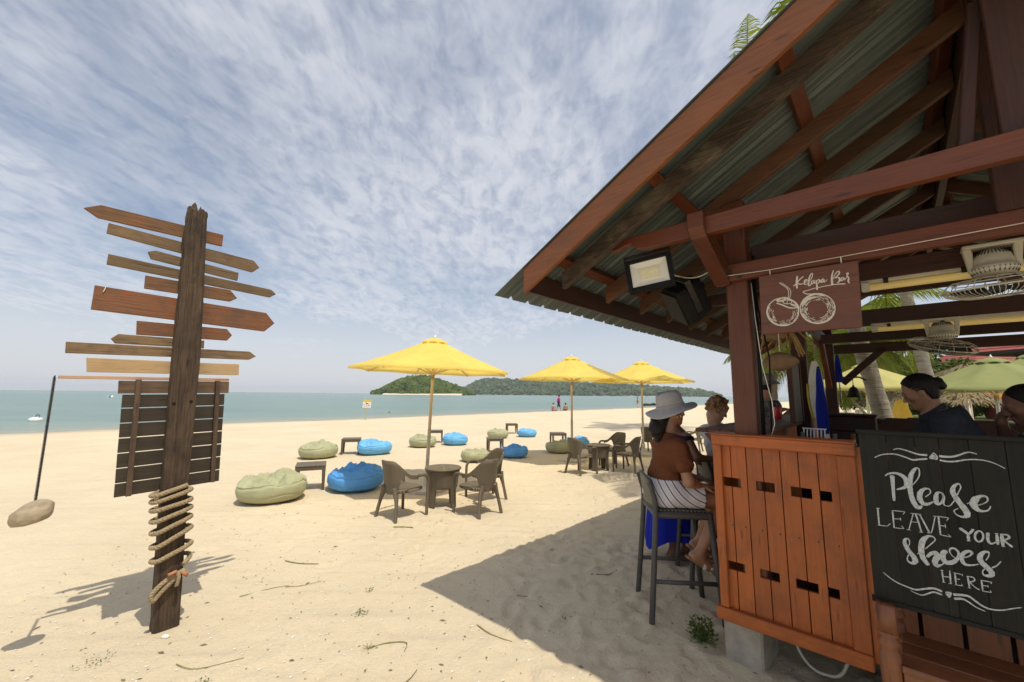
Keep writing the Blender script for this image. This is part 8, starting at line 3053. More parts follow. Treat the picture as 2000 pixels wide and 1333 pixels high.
def foot_prims(an, d, dn, s=1.0):
    d, dn = unit(d), unit(dn)
    an = np.array(an, float)
    side = np.cross(d, dn)
    P = [('cap', an, an - d * .03 + dn * .045, .036 * s, .032 * s, .02), ('cap', an + dn * .02, an + d * .13 + dn * .055, .036 * s, .022 * s, .03),
         ('cap', an - d * .03 + dn * .05, an + d * .13 + dn * .062, .030 * s, .024 * s, .03)]
    for i in range(5):
        o = (2 - i) * .0155
        b = an + d * .125 + dn * .064 + side * o
        P.append(('cap', b, b + d * (.050 - .006 * i), .0115, .0095 if i else .012, .006))
    return P


SKIN = {}


def skin(name, c):
    m, nt, N, L, b = new_mat(name)
    n = _noise(nt, _coord(nt, 'Object'), 9, 4, 0.6)
    L.new(_ramp(nt, n, [(0.3, tuple(x * .88 for x in c)), (0.7, tuple(min(1, x * 1.1) for x in c))]), b.inputs['Base Color'])
    b.inputs['Roughness'].default_value = 0.5
    b.inputs['Subsurface Weight'].default_value = 0.06
    b.inputs['Subsurface Radius'].default_value = (0.02, 0.008, 0.004)
    return m


M['skin_tan'] = skin('tan_skin', (0.37, 0.19, 0.11))
M['skin_fair'] = skin('fair_skin', (0.50, 0.29, 0.20))
M['skin_dark'] = skin('brown_skin', (0.20, 0.092, 0.055))
M['hair_dark'] = plain('dark_hair', (0.010, 0.007, 0.006), 0.5, 0, 0.4, 40, 0.6, 120, spec=0.3)
M['hair_brown'] = plain('curly_brown_hair', (0.27, 0.145, 0.06), 0.6, 0, 0.6, 45, 0.8, 90)


def cloth_mat(name, c, var=.12, bump=.5):
    return plain(name, c, 0.85, 0, var, 14, bump, 26, spec=0.15)


def polygonise(prims, inflate, h, clips=(), lo=None, hi=None, noise=None):
    pts = []
    for p in prims:
        if p[0] == 'cap':
            m = max(p[3], p[4]) + inflate + .03
            pts += [np.array(p[1]) - m, np.array(p[1]) + m, np.array(p[2]) - m, np.array(p[2]) + m]
        elif p[0] == 'ell':
            m = max(p[2]) + inflate + .03
            pts += [np.array(p[1]) - m, np.array(p[1]) + m]
    pts = np.array(pts)
    f = Field(pts.min(0), pts.max(0), h)
    for p in prims:
        f.prim(p, 0 if p[0] == 'cut' else inflate)
    if noise or clips:
        sl, P = f.region(f.lo, f.lo + (f.n - 1) * f.h)
        if noise:
            amp, sc, sd = noise
            f.F[sl] += amp * fbm(P[..., 0] * sc + P[..., 1] * sc * .7, P[..., 2] * sc + P[..., 1] * sc * .6, 3, sd)
        for c, nrm in clips:                      # keep the side the normal points away from
            f.F = np.maximum(f.F, ((P - np.array(c)) @ unit(nrm)).astype(np.float32))
    return f.mesh()


def smooth_mesh(V, F, it=2):
    for _ in range(it):
        A_ = np.zeros_like(V)
        c = np.zeros(len(V))
        for i in range(4):
            np.add.at(A_, F[:, i], V[F[:, (i + 1) % 4]] + V[F[:, (i - 1) % 4]])
            np.add.at(c, F[:, i], 2)
        V = V + 0.5 * (A_ / np.maximum(c, 1)[:, None] - V)
    return V


def person_part(root, name, prims, mt, inflate=0.0, h=0.008, clips=(), it=1, noise=None, label=None):
    o0 = np.array(root.location)
    V, F = polygonise(prims, inflate, h, clips, noise=noise)
    V = smooth_mesh(V, F, it)
    o = np_obj(name, V - o0, F, mt, root)
    if label:
        o['label'] = label
    return o


def person(label, loc, group=None):
    return thing('person', label, 'person', loc, group=group)


def limb(a, b, r0, r1, k=.03):
    return ('cap', a, b, r0, r1, k)


# ---------------- woman with the grey hat on the first stool
def woman_hat():
    t = person('woman in a grey felt hat, brown top and striped shorts on a bar stool', (1.30, 3.40, .79))
    hc = v3(1.345, 3.42, 1.535)
    hp, w = head_prims(hc, (.96, .28, -.06), (0.05, 0, 1), .98)
    neck = [limb(w(-.028, 0, -.06), (1.30, 3.42, 1.36), .048, .052)]
    torso = [('ell', v3(1.285, 3.42, 1.20), (.105, .150, .150), None, .05), ('ell', v3(1.262, 3.42, 1.03), (.092, .125, .13), None, .06),
             limb((1.30, 3.27, 1.265), (1.30, 3.57, 1.275), .058, .058, .05), limb((1.29, 3.42, 1.30), (1.30, 3.42, 1.37), .07, .05, .04),
             ('ell', v3(1.372, 3.36, 1.16), (.05, .06, .06), None, .03), ('ell', v3(1.372, 3.48, 1.16), (.05, .06, .06), None, .03)]
    hips = [('ell', v3(1.25, 3.42, .905), (.135, .175, .12), None, .05), limb((1.22, 3.34, .875), (1.22, 3.50, .875), .105, .105, .04)]
    thR, thL = [limb((1.27, 3.325, .875), (1.665, 3.29, .845), .088, .060)], [limb((1.27, 3.515, .875), (1.68, 3.50, .845), .088, .060)]
    shin = [limb((1.665, 3.29, .845), (1.575, 3.30, .66), .058, .055), limb((1.575, 3.30, .66), (1.462, 3.305, .465), .054, .034),
            limb((1.68, 3.50, .845), (1.65, 3.53, .66), .058, .055), limb((1.65, 3.53, .66), (1.575, 3.56, .46), .054, .034)]
    fd = unit((.86, .02, -.50))
    fn = unit((-.50, 0, -.86))
    feet = foot_prims((1.462, 3.305, .455), fd, fn) + foot_prims((1.575, 3.56, .45), fd, fn)
    slv = [limb((1.312, 3.255, 1.255), (1.337, 3.222, 1.125), .056, .052), limb((1.32, 3.585, 1.265), (1.372, 3.608, 1.14), .056, .052)]
    uaR = [limb((1.312, 3.255, 1.255), (1.355, 3.20, 1.005), .050, .040)]
    uaL = [limb((1.32, 3.585, 1.265), (1.42, 3.63, 1.02), .050, .040)]
    fa = [limb((1.355, 3.20, 1.005), (1.485, 3.27, .955), .039, .026), limb((1.42, 3.63, 1.02), (1.56, 3.57, .965), .039, .026)]
    hands = hand_prims((1.485, 3.27, .955), (.93, .2, -.12), (0, .1, -1), -1, .35) + hand_prims((1.56, 3.57, .965), (.9, -.3, -.1), (0, -.1, -1), 1, .35)
    body = torso + hips + thR + thL + shin + feet + uaR + uaL + fa + neck + hp + hands
    person_part(t, 'body', body, M['skin_tan'], 0, .0055, it=1)
    person_part(t, 'shirt', torso + [('ell', v3(1.255, 3.42, 1.00), (.105, .140, .08), None, .05)] + slv, cloth_mat('brown_cotton', (0.135, 0.048, 0.022)), .014, .006,
                clips=[((1.30, 3.42, 1.350), (.18, 0, 1)), ((1.25, 3.42, .965), (0, 0, -1)), ((1.337, 3.222, 1.10), (.1, -.1, -1)) if False else ((1.25, 3.42, .965), (0, 0, -1))],
                noise=(.020, 11, 4))
    m, nt, N, L, b = new_mat('striped_shorts')
    co = _coord(nt, 'Object')
    s3 = N.new('ShaderNodeSeparateXYZ')
    L.new(co, s3.inputs[0])
    dx = nmath(nt, 'SUBTRACT', s3.outputs['X'], 0.27)
    dz = nmath(nt, 'SUBTRACT', s3.outputs['Z'], 0.42)
    rr = nmath(nt, 'SQRT', nmath(nt, 'ADD', nmath(nt, 'MULTIPLY', dx, dx), nmath(nt, 'MULTIPLY', nmath(nt, 'MULTIPLY', dz, dz), .8)))
    wv = nmath(nt, 'FRACT', nmath(nt, 'MULTIPLY', nmath(nt, 'ADD', rr, nmath(nt, 'MULTIPLY', s3.outputs['Y'], .25)), 21.0))
    L.new(_ramp(nt, wv, [(0.0, (0.03, 0.03, 0.05)), (0.13, (0.03, 0.03, 0.05)), (0.17, (0.66, 0.64, 0.66)), (0.55, (0.64, 0.62, 0.64)), (0.58, (0.30, 0.28, 0.34)), (0.62, (0.64, 0.62, 0.64))]), b.inputs['Base Color'])
    b.inputs['Roughness'].default_value = .85
    _bump(nt, b, _noise(nt, co, 18, 4, .6), .5, .012)
    short_leg = [limb((1.27, 3.325, .878), (1.49, 3.30, .865), .098, .090), limb((1.27, 3.515, .878), (1.50, 3.51, .865), .098, .090)]
    person_part(t, 'shorts', hips + [('ell', v3(1.262, 3.42, .98), (.108, .145, .07), None, .05)] + short_leg, m, .014, .007,
                clips=[((1.25, 3.42, 1.00), (0, 0, 1)), ((1.487, 3.42, .87), (1, 0, -.08)), ((1.3, 3.4, .797), (0, 0, -1))], noise=(.012, 13, 9))
    # hair
    hair = [('ell', w(-.022, 0, .030), (.096, .078, .090), None, .02), limb(w(-.085, 0, -.02), (1.212, 3.40, 1.43), .040, .048, .03), limb((1.212, 3.40, 1.43), (1.192, 3.385, 1.37), .050, .046, .03),
            limb((1.192, 3.385, 1.37), (1.185, 3.37, 1.315), .042, .022, .03)]
    person_part(t, 'hair', hair, M['hair_dark'], .008, .007, clips=[(w(.035, 0, .02), unit((.96, .28, .35)))], noise=(.020, 34, 3))
    mb = MB()
    rw = Vector(t.location)
    c0 = Vector(w(-.092, -.01, -.035)) - rw
    mb.tube([c0 + Vector((0.010 * math.cos(a), .042 * math.sin(a), .042 * math.cos(a))) for a in [2 * PI * i / 16 for i in range(16)]], .010, 6, closed=True)
    mb.build('hair_tie', M['white'], t, True)
    M['gold'] = plain('gold', (0.80, 0.55, 0.20), 0.25, 1.0, .05)
    mb = MB()
    c0 = Vector(w(-.006, -.083, -.052)) - rw
    mb.tube([c0 + Vector((.016 * math.cos(a), -.002, .016 * math.sin(a))) for a in [2 * PI * i / 20 for i in range(20)]], .0026, 6, closed=True)
    mb.build('earring', M['gold'], t, True)
    # hat
    M['felt'] = plain('grey_felt', (0.40, 0.385, 0.385), 0.95, 0, .08, 30, .3, 160)
    hat = bpy.data.objects.new('hat', None)
    COL.objects.link(hat)
    hat.parent = t
    hat.location = Vector((1.325, 3.42, 1.565)) - rw
    hat.rotation_euler = (R(-4), R(-11), R(14))
    cols = []
    for i in range(49):
        a = 2 * PI * i / 48
        c, s = math.cos(a), math.sin(a)
        row = []
        for r, z in ((.202, -.030), (.198, -.024), (.17, -.018), (.135, -.008), (.112, .004), (.106, .02), (.103, .05), (.098, .085), (.088, .112), (.070, .126), (.045, .122), (.02, .112), (.0, .108)):
            wv = .020 * math.sin(2 * a + 2.4) + .014 * math.sin(3 * a + .6)
            k = max(0, (r - .11) / .09) if z < .0 else 0
            dent = -.022 * math.exp(-((c * r + .01) / .08) ** 2 - (s * r / .025) ** 2) if z > .09 else 0
            row.append(Vector((c * r * 1.08, s * r * .92, z + wv * k + dent - .012 * k * k * (1 - c))))
        cols.append(row)
    mb = MB()
    mb.grid(cols)
    o = mb.build('felt_body', M['felt'], hat, True)
    sdf = o.modifiers.new('thick', 'SOLIDIFY')
    sdf.thickness = .004
    mb = MB()
    mb.tube([(1.085 * .1075 * math.cos(a), .925 * .1075 * math.sin(a), .012) for a in [2 * PI * i / 32 for i in range(32)]], .004, 6, closed=True)
    M['hat_band'] = plain('beige_band', (0.36, 0.30, 0.25), .9)
    mb.build('band', M['hat_band'], hat, True)
    # sandals
    M['sandal'] = plain('pale_leather', (0.62, 0.54, 0.44), .6)
    M['sole'] = plain('brown_sole', (0.26, 0.15, 0.08), .8)
    for an in ((1.462, 3.305, .455), (1.575, 3.56, .45)):
        sd = bpy.data.objects.new('sandal', None)
        COL.objects.link(sd)
        sd.parent = t
        A_ = Vector(an) - rw
        d, n_ = Vector(fd), Vector(fn)
        s_ = d.cross(n_)
        mb = MB()
        pts = [(-.075, -.028), (.04, -.034), (.12, -.042), (.175, -.03), (.19, 0), (.175, .03), (.12, .042), (.04, .034), (-.075, .028), (-.088, 0)]
        mb.prism(pts, A_ + n_ * .084, d, s_, .020)
        mb.build('sole', M['sole'], sd, bevel=.004)
        for q in (.065, .125):
            mb = MB()
            rows_ = []
            for e in (-.018, .018):
                rows_.append([A_ + d * (q + e) + n_ * (.088 - .066 * math.sin(PI * k / 8) ** .6) + s_ * (-.044 + .088 * k / 8) for k in range(9)])
            mb.grid(rows_)
            o = mb.build('strap', M['sandal'], sd, True)
            sdf = o.modifiers.new('thick', 'SOLIDIFY')
            sdf.thickness = .005
    return t


woman_hat()


def blue_person():
    t = person('person in a navy top and bright blue wrap skirt standing barefoot behind the hatted woman', (1.66, 4.45, 0))
    hc = v3(1.79, 4.52, 1.425)
    hp, w = head_prims(hc, (.9, .3, -.3), (.2, 0, 1), .93)
    torso = [('ell', v3(1.80, 4.47, 1.13), (.10, .145, .15), None, .05), ('ell', v3(1.745, 4.46, .97), (.10, .13, .13), None, .06), limb((1.835, 4.33, 1.215), (1.835, 4.62, 1.215), .055, .055, .05),
             limb((1.82, 4.47, 1.25), w(-.03, 0, -.08), .06, .048, .04)]
    legs = [limb((1.72, 4.38, .86), (1.70, 4.38, .46), .09, .06), limb((1.70, 4.38, .46), (1.665, 4.40, .07), .058, .034), limb((1.74, 4.54, .86), (1.80, 4.54, .46), .09, .06), limb((1.80, 4.54, .46), (1.85, 4.52, .07), .058, .034),
            ('ell', v3(1.73, 4.46, .86), (.13, .17, .12), None, .05)]
    feet = foot_prims((1.665, 4.40, .075), (1, -.1, 0), (0, 0, -1)) + foot_prims((1.85, 4.52, .075), (1, .05, 0), (0, 0, -1))
    arms = [limb((1.84, 4.31, 1.20), (1.90, 4.24, 1.03), .046, .04), limb((1.90, 4.24, 1.03), (2.13, 4.22, 1.015), .038, .026), limb((1.84, 4.63, 1.20), (1.98, 4.60, 1.0), .046, .04), limb((1.98, 4.60, 1.0), (2.12, 4.45, .88), .038, .026)]
    hands = hand_prims((2.13, 4.22, 1.015), (.95, .1, -.1), (0, 0, -1), -1, .3) + hand_prims((2.12, 4.45, .88), (.5, -.1, -.8), (.2, -.9, -.1), 1, .5)
    person_part(t, 'body', torso + legs + feet + arms + hands + hp, M['skin_dark'], 0, .0075)
    person_part(t, 'top', torso[:3], cloth_mat('navy_cotton', (0.012, 0.016, 0.045)), .014, .01, clips=[((1.8, 4.47, 1.24), (0, 0, 1)), ((1.75, 4.46, .90), (0, 0, -1))], noise=(.01, 12, 5))
    M['blue_skirt'] = fabric('royal_blue_cotton', (0.010, 0.026, 0.42), 0.15)
    cols = []
    for i in range(49):
        a = 2 * PI * i / 48
        row = []
        for k in range(14):
            q = k / 13
            rx = .15 + .115 * q ** .8 + .018 * q * math.sin(5 * a + 2 * q) + .008 * q * math.sin(11 * a)
            ry = .175 + .06 * q ** .8 + .018 * q * math.sin(5 * a + 1)
            zb = .20 + .04 * math.sin(3 * a + 1.2) + .08 * math.cos(a)
            row.append(Vector((.01 + rx * math.cos(a) + .01 * q, .01 + ry * math.sin(a), .94 + (zb - .94) * q)))
        cols.append(row)
    mb = MB()
    mb.grid(cols)
    mb.build('skirt', M['blue_skirt'], t, True)
    person_part(t, 'hair', [('ell', w(-.025, 0, .028), (.098, .08, .095), None, .02), limb(w(-.09, 0, 0), w(-.11, 0, -.12), .045, .04, .03)], M['hair_dark'], .008, .01, clips=[(w(.03, 0, .02), (.95, .1, .3))])


blue_person()


def shirt_man():
    t = person('man with curly brown hair in a white striped shirt leaning at the bar counter', (2.42, 4.50, .79))
    hc = v3(2.395, 4.47, 1.515)
    hp, w = head_prims(hc, (.86, -.10, -.50), (.45, 0, .89), 1.0)
    torso = [('ell', v3(2.40, 4.50, 1.13), (.115, .18, .17), None, .05), ('ell', v3(2.40, 4.50, .95), (.11, .15, .14), None, .06), limb((2.36, 4.32, 1.265), (2.36, 4.68, 1.265), .062, .062, .05), limb((2.36, 4.49, 1.29), w(-.035, 0, -.09), .062, .052, .03)]
    legs = [('ell', v3(2.42, 4.5, .86), (.14, .17, .10), None, .05), limb((2.44, 4.41, .86), (2.84, 4.40, .84), .085, .065), limb((2.44, 4.59, .86), (2.84, 4.60, .84), .085, .065),
            limb((2.84, 4.40, .84), (2.72, 4.40, .44), .06, .036), limb((2.84, 4.60, .84), (2.72, 4.60, .44), .06, .036)]
    feet = foot_prims((2.72, 4.40, .43), (1, 0, -.2), (-.2, 0, -1)) + foot_prims((2.72, 4.60, .43), (1, 0, -.2), (-.2, 0, -1))
    ua = [limb((2.35, 4.31, 1.25), (2.27, 4.22, 1.02), .055, .045), limb((2.36, 4.69, 1.25), (2.50, 4.76, 1.08), .055, .045)]
    fa = [limb((2.27, 4.22, 1.02), (2.38, 4.14, 1.07), .042, .03), limb((2.50, 4.76, 1.08), (2.70, 4.65, 1.12), .042, .03)]
    hands = hand_prims((2.38, 4.14, 1.07), (.8, -.1, .2), (0, 0, -1), -1, .4) + hand_prims((2.70, 4.65, 1.12), (.9, -.2, .1), (0, 0, -1), 1, .4)
    person_part(t, 'body', torso + legs + feet + ua + fa + hands + hp, M['skin_fair'], 0, .0075)
    m, nt, N, L, b = new_mat('striped_shirt')
    co = _coord(nt, 'Object')
    s3 = N.new('ShaderNodeSeparateXYZ')
    L.new(co, s3.inputs[0])
    wv = nmath(nt, 'FRACT', nmath(nt, 'MULTIPLY', nmath(nt, 'ADD', s3.outputs['X'], s3.outputs['Y']), 55.0))
    L.new(_ramp(nt, wv, [(0.0, (0.32, 0.32, 0.36)), (0.22, (0.32, 0.32, 0.36)), (0.30, (0.62, 0.60, 0.57)), (0.9, (0.64, 0.62, 0.6))]), b.inputs['Base Color'])
    b.inputs['Roughness'].default_value = .85
    _bump(nt, b, _noise(nt, co, 18, 4, .6), .6, .015)
    person_part(t, 'shirt', torso[:3] + [limb((2.36, 4.49, 1.27), (2.365, 4.49, 1.335), .075, .066, .03)] + ua + [limb((2.27, 4.22, 1.02), (2.31, 4.19, 1.037), .046, .04)], m, .015, .009,
                clips=[((2.36, 4.49, 1.34), (-.35, 0, 1)), ((2.4, 4.5, .86), (0, 0, -1))], noise=(.014, 12, 7))
    person_part(t, 'trousers', legs, cloth_mat('khaki_cotton', (0.25, 0.20, 0.14)), .012, .012, clips=[((2.4, 4.5, .93), (0, 0, 1))])
    rnd = random.Random(3)
    hair = []
    for _ in range(150):
        u = unit((rnd.gauss(-.25, 1), rnd.gauss(0, 1), rnd.gauss(.15, .8)))
        if (u[0] > .45 and u[2] < .55) or (u[0] > .05 and u[2] < -.1) or u[2] < -.75:
            continue
        p = w(-.014 + u[0] * .100, u[1] * .082, .032 + u[2] * .096)
        q = p + (u * .012 + v3(rnd.uniform(-.022, .022), rnd.uniform(-.022, .022), rnd.uniform(-.03, .006)))
        hair.append(limb(p, q, rnd.uniform(.012, .019), rnd.uniform(.007, .012), .006))
    hair.append(('ell', w(-.022, 0, .038), (.094, .076, .088), None, .01))
    hair.append(('ell', w(-.050, 0, -.005), (.064, .066, .075), None, .01))
    person_part(t, 'hair', hair, M['hair_brown'], .005, .006, clips=[(w(.075, 0, .0), (.86, -.1, -.2))])
    t.location.x -= .145


shirt_man()


def hat_man():
    X, Yy = 3.80, 6.14
    t = person('man in a patterned bucket hat and dark shirt standing beyond the counter', (X, Yy, 0))
    fw = (.92, .25, -.05)
    hc = v3(X + .06, Yy, 1.82)
    hp, w = head_prims(hc, fw, (0, 0, 1), 1.05)
    torso = [('ell', v3(X, Yy, 1.38), (.15, .21, .21), None, .05), ('ell', v3(X + .02, Yy, 1.12), (.15, .185, .17), None, .06), limb((X, Yy - .20, 1.54), (X, Yy + .2, 1.54), .07, .07, .05), limb((X, Yy, 1.58), w(-.03, 0, -.08), .07, .058, .03)]
    legs = [('ell', v3(X, Yy, 1.0), (.14, .18, .12), None, .05)]
    for g in (-1, 1):
        legs += [limb((X, Yy + g * .1, .95), (X + .01, Yy + g * .11, .5), .09, .065), limb((X + .01, Yy + g * .11, .5), (X - .01, Yy + g * .12, .08), .062, .04)]
    feet = foot_prims((X - .01, Yy - .12, .08), (1, 0, 0), (0, 0, -1)) + foot_prims((X - .01, Yy + .12, .08), (1, 0, 0), (0, 0, -1))
    ua = [limb((X, Yy - .23, 1.52), (X - .02, Yy - .30, 1.45 - .18), .062, .05), limb((X, Yy + .23, 1.52), (X + .1, Yy + .27, 1.3), .062, .05)]
    e = v3(X - .02, Yy - .30, 1.27)
    wr = v3(X + .20, Yy - .27, 1.465)
    fa = [limb(e, wr, .05, .034), limb((X + .1, Yy + .27, 1.3), (X + .35, Yy + .15, 1.46), .05, .034)]
    hands = hand_prims(wr, (.9, .1, .1), (0, 0, -1), -1, .4) + hand_prims((X + .35, Yy + .15, 1.46), (.9, -.1, .1), (0, 0, -1), 1, .4)
    person_part(t, 'body', torso + legs + feet + ua + fa + hands + hp, M['skin_tan'], 0, .009)
    m, nt, N, L, b = new_mat('dark_print_shirt')
    co = _coord(nt, 'Object')
    L.new(_ramp(nt, _noise(nt, co, 22, 5, .7, 1.0), [(.52, (.03, .03, .034)), (.60, (.14, .14, .15)), (.66, (.035, .035, .04))]), b.inputs['Base Color'])
    b.inputs['Roughness'].default_value = .8
    person_part(t, 'shirt', torso[:3] + ua, m, .016, .012, clips=[((X, Yy, 1.60), (-.1, 0, 1)), ((X, Yy, .98), (0, 0, -1))], noise=(.012, 10, 2))
    person_part(t, 'trousers', legs, cloth_mat('dark_cotton', (0.04, 0.045, 0.06)), .014, .014)
    m, nt, N, L, b = new_mat('print_hat')
    co = _coord(nt, 'Object')
    L.new(_ramp(nt, _noise(nt, co, 30, 3, .6, 1.5), [(.45, (.26, .225, .17)), (.52, (.07, .08, .12)), (.6, (.28, .25, .2))]), b.inputs['Base Color'])
    mb = MB()
    mb.lathe([(.172, -.05), (.17, -.046), (.125, -.004), (.118, .02), (.112, .07), (.098, .098), (.06, .112), (.0, .115)], 28, cap=False)
    o = mb.build('hat', m, t, True)
    o.location = Vector(w(-.01, 0, .062)) - Vector(t.location)
    o.rotation_euler = (0, R(-4), 0)
    person_part(t, 'hair', [('ell', w(-.03, 0, .0), (.088, .078, .085), None, .02)], M['hair_dark'], .006, .01, clips=[(w(-.01, 0, 0), fw)])


hat_man()


def barmaid():
    def w3_(a, b, z):
        return np.array(wor(a, b + .79, z))
    w3 = w3_
    t = person('barmaid with her black hair in a bun, dark grey polo shirt, looking down', tuple(w3(.25, 3.40, .3)))
    hc = w3(.105, 3.36, 1.696)
    f = np.array(-EU) * .90 + v3(0, 0, -.42)
    up = np.array(-EU) * .42 + v3(0, 0, .9)
    hp, w = head_prims(hc, f, up, .93)
    nb = w3(.165, 3.38, 1.545)
    w3 = lambda a, b, z: w3_(a - .03, b, z + (.03 if z > 1.0 else 0))
    torso = [('ell', w3(.255, 3.38, 1.33), (.14, .17, .18), None, .05), ('ell', w3(.26, 3.38, 1.08), (.12, .15, .15), None, .06), limb(w3(.245, 3.20, 1.465), w3(.245, 3.56, 1.465), .072, .072, .05),
             limb(w3(.27, 3.38, 1.46), nb, .088, .06, .04), limb(nb, w(-.03, 0, -.07), .054, .046, .03)]
    legs = [('ell', w3(.27, 3.38, .98), (.15, .17, .12), None, .05)]
    for g in (-1, 1):
        legs += [limb(w3(.27, 3.38 + g * .09, .95), w3(.26, 3.38 + g * .1, .62), .085, .06), limb(w3(.26, 3.38 + g * .1, .62), w3(.27, 3.38 + g * .1, .37), .058, .04)]
    feet = foot_prims(w3(.27, 3.28, .37), -EU, (0, 0, -1)) + foot_prims(w3(.27, 3.48, .37), -EU, (0, 0, -1))
    ua = [limb(w3(.24, 3.175, 1.445), w3(.17, 3.10, 1.20), .058, .045), limb(w3(.24, 3.585, 1.445), w3(.16, 3.62, 1.20), .058, .045)]
    fa = [limb(w3(.17, 3.10, 1.20), w3(-.04, 3.14, 1.24), .04, .027), limb(w3(.16, 3.62, 1.20), w3(-.04, 3.52, 1.24), .04, .027)]
    hands = hand_prims(w3(-.04, 3.14, 1.24), -EU, (0, 0, -1), 1, .6) + hand_prims(w3(-.04, 3.52, 1.24), -EU, (0, 0, -1), -1, .6)
    person_part(t, 'body', torso + legs + feet + ua + fa + hands + hp, M['skin_tan'], 0, .0045, it=1)
    gm = cloth_mat('charcoal_polo', (0.038, 0.042, 0.052), .2, .7)
    collar = [limb(w3(.262, 3.38, 1.49), nb + v3(0, 0, .008), .088, .066, .02)]
    person_part(t, 'shirt', torso[:3] + collar + ua, gm, .014, .0065, clips=[(nb + v3(0, 0, .012), np.array(-EU) * .35 + v3(0, 0, 1)), (w3(.26, 3.4, .97), (0, 0, -1))], noise=(.022, 11, 12))
    person_part(t, 'collar', [limb(nb - v3(0, 0, .03), nb + (np.array(w(-.03, 0, -.07)) - nb) * .42 + v3(0, 0, .0), .070, .062, .02)], gm, .008, .0055, clips=[(nb + v3(0, 0, .035), np.array(-EU) * .75 + v3(0, 0, 1))])
    person_part(t, 'trousers', legs, cloth_mat('black_cotton', (0.02, 0.02, 0.022)), .014, .014)
    lf = np.cross(unit(up), unit(f))
    HM = np.stack([unit(f), lf, unit(up)], -1)
    hair = [('ell', w(-.022, 0, .036), (.096, .078, .090), HM, .015)]
    hair += [limb(w(-.095, 0, .018), w(-.112, 0, .012), .034, .036, .02)]
    rnd = random.Random(8)
    for k in range(9):
        a = 2 * PI * k / 9
        hair.append(limb(w(-.120 + .014 * math.cos(a), .028 * math.sin(a), .012 + .028 * math.cos(a)), w(-.134, .024 * math.sin(a + .9), .012 + .024 * math.cos(a + .9)), .017, .017, .007))
    person_part(t, 'hair', hair, M['hair_dark'], .006, .0045, clips=[(w(-.008, 0, .026), unit(f) * 1 - unit(up) * 1.06)], noise=(.004, 40, 3))
    person_part(t, 'hair', [('ell', w(-.034, 0, .0), (.074, .072, .088), HM, .01), ('ell', w(-.022, 0, .036), (.096, .078, .090), HM, .015)], M['hair_dark'], .005, .0045, clips=[(w(-.034, 0, 0), unit(f)), (w(0, 0, -.062), unit(f) * .5 - unit(up))], noise=(.004, 40, 5))
    o0 = Vector(t.location)
    mb = MB()
    rnd = random.Random(5)
    bun = np.array((-.080, 0, .008))
    for k in range(64):                     # combed strands from the hairline to the bun
        v = -1 + 2 * (k + rnd.random() * .8) / 64
        a = v * 1.75
        s0 = np.array((.072 * math.cos(a * .9), .092 * math.sin(a), .105 * max(-.25, math.cos(a * 1.05)) - .005))
        path = []
        for i in range(9):
            q = i / 8
            p = s0 * (1 - q) + bun * q
            p[2] += .05 * math.sin(PI * q) * max(0, math.cos(a))
            e = p - np.array((-.022, 0, .036))
            n_ = np.linalg.norm(e / np.array((.1035, .0855, .0975)))
            p = np.array((-.022, 0, .036)) + e / max(n_, .5)
            path.append(Vector(w(*p)) - o0)
        mb.tube(path, [.0016 + .0012 * math.sin(PI * i / 8) for i in range(9)], 5)
    mb.build('hair_strands', M['hair_dark'], t, True, kind='stuff')
    mb = MB()
    for g in (-1, 1):
        mb.tube([Vector(w(.0885, g * .040, -.008)) - o0, Vector(w(.0915, g * .031, -.011)) - o0, Vector(w(.0885, g * .021, -.009)) - o0], .0022, 5)
    mb.build('eyelashes', M['hair_dark'], t)
    mb = MB()
    for g in (-1, 1):
        mb.tube([Vector(w(.080, g * .048, .022)) - o0, Vector(w(.089, g * .034, .028)) - o0, Vector(w(.091, g * .016, .023)) - o0], [.002, .004, .003], 5)
    mb.build('eyebrows', M['hair_dark'], t)


barmaid()


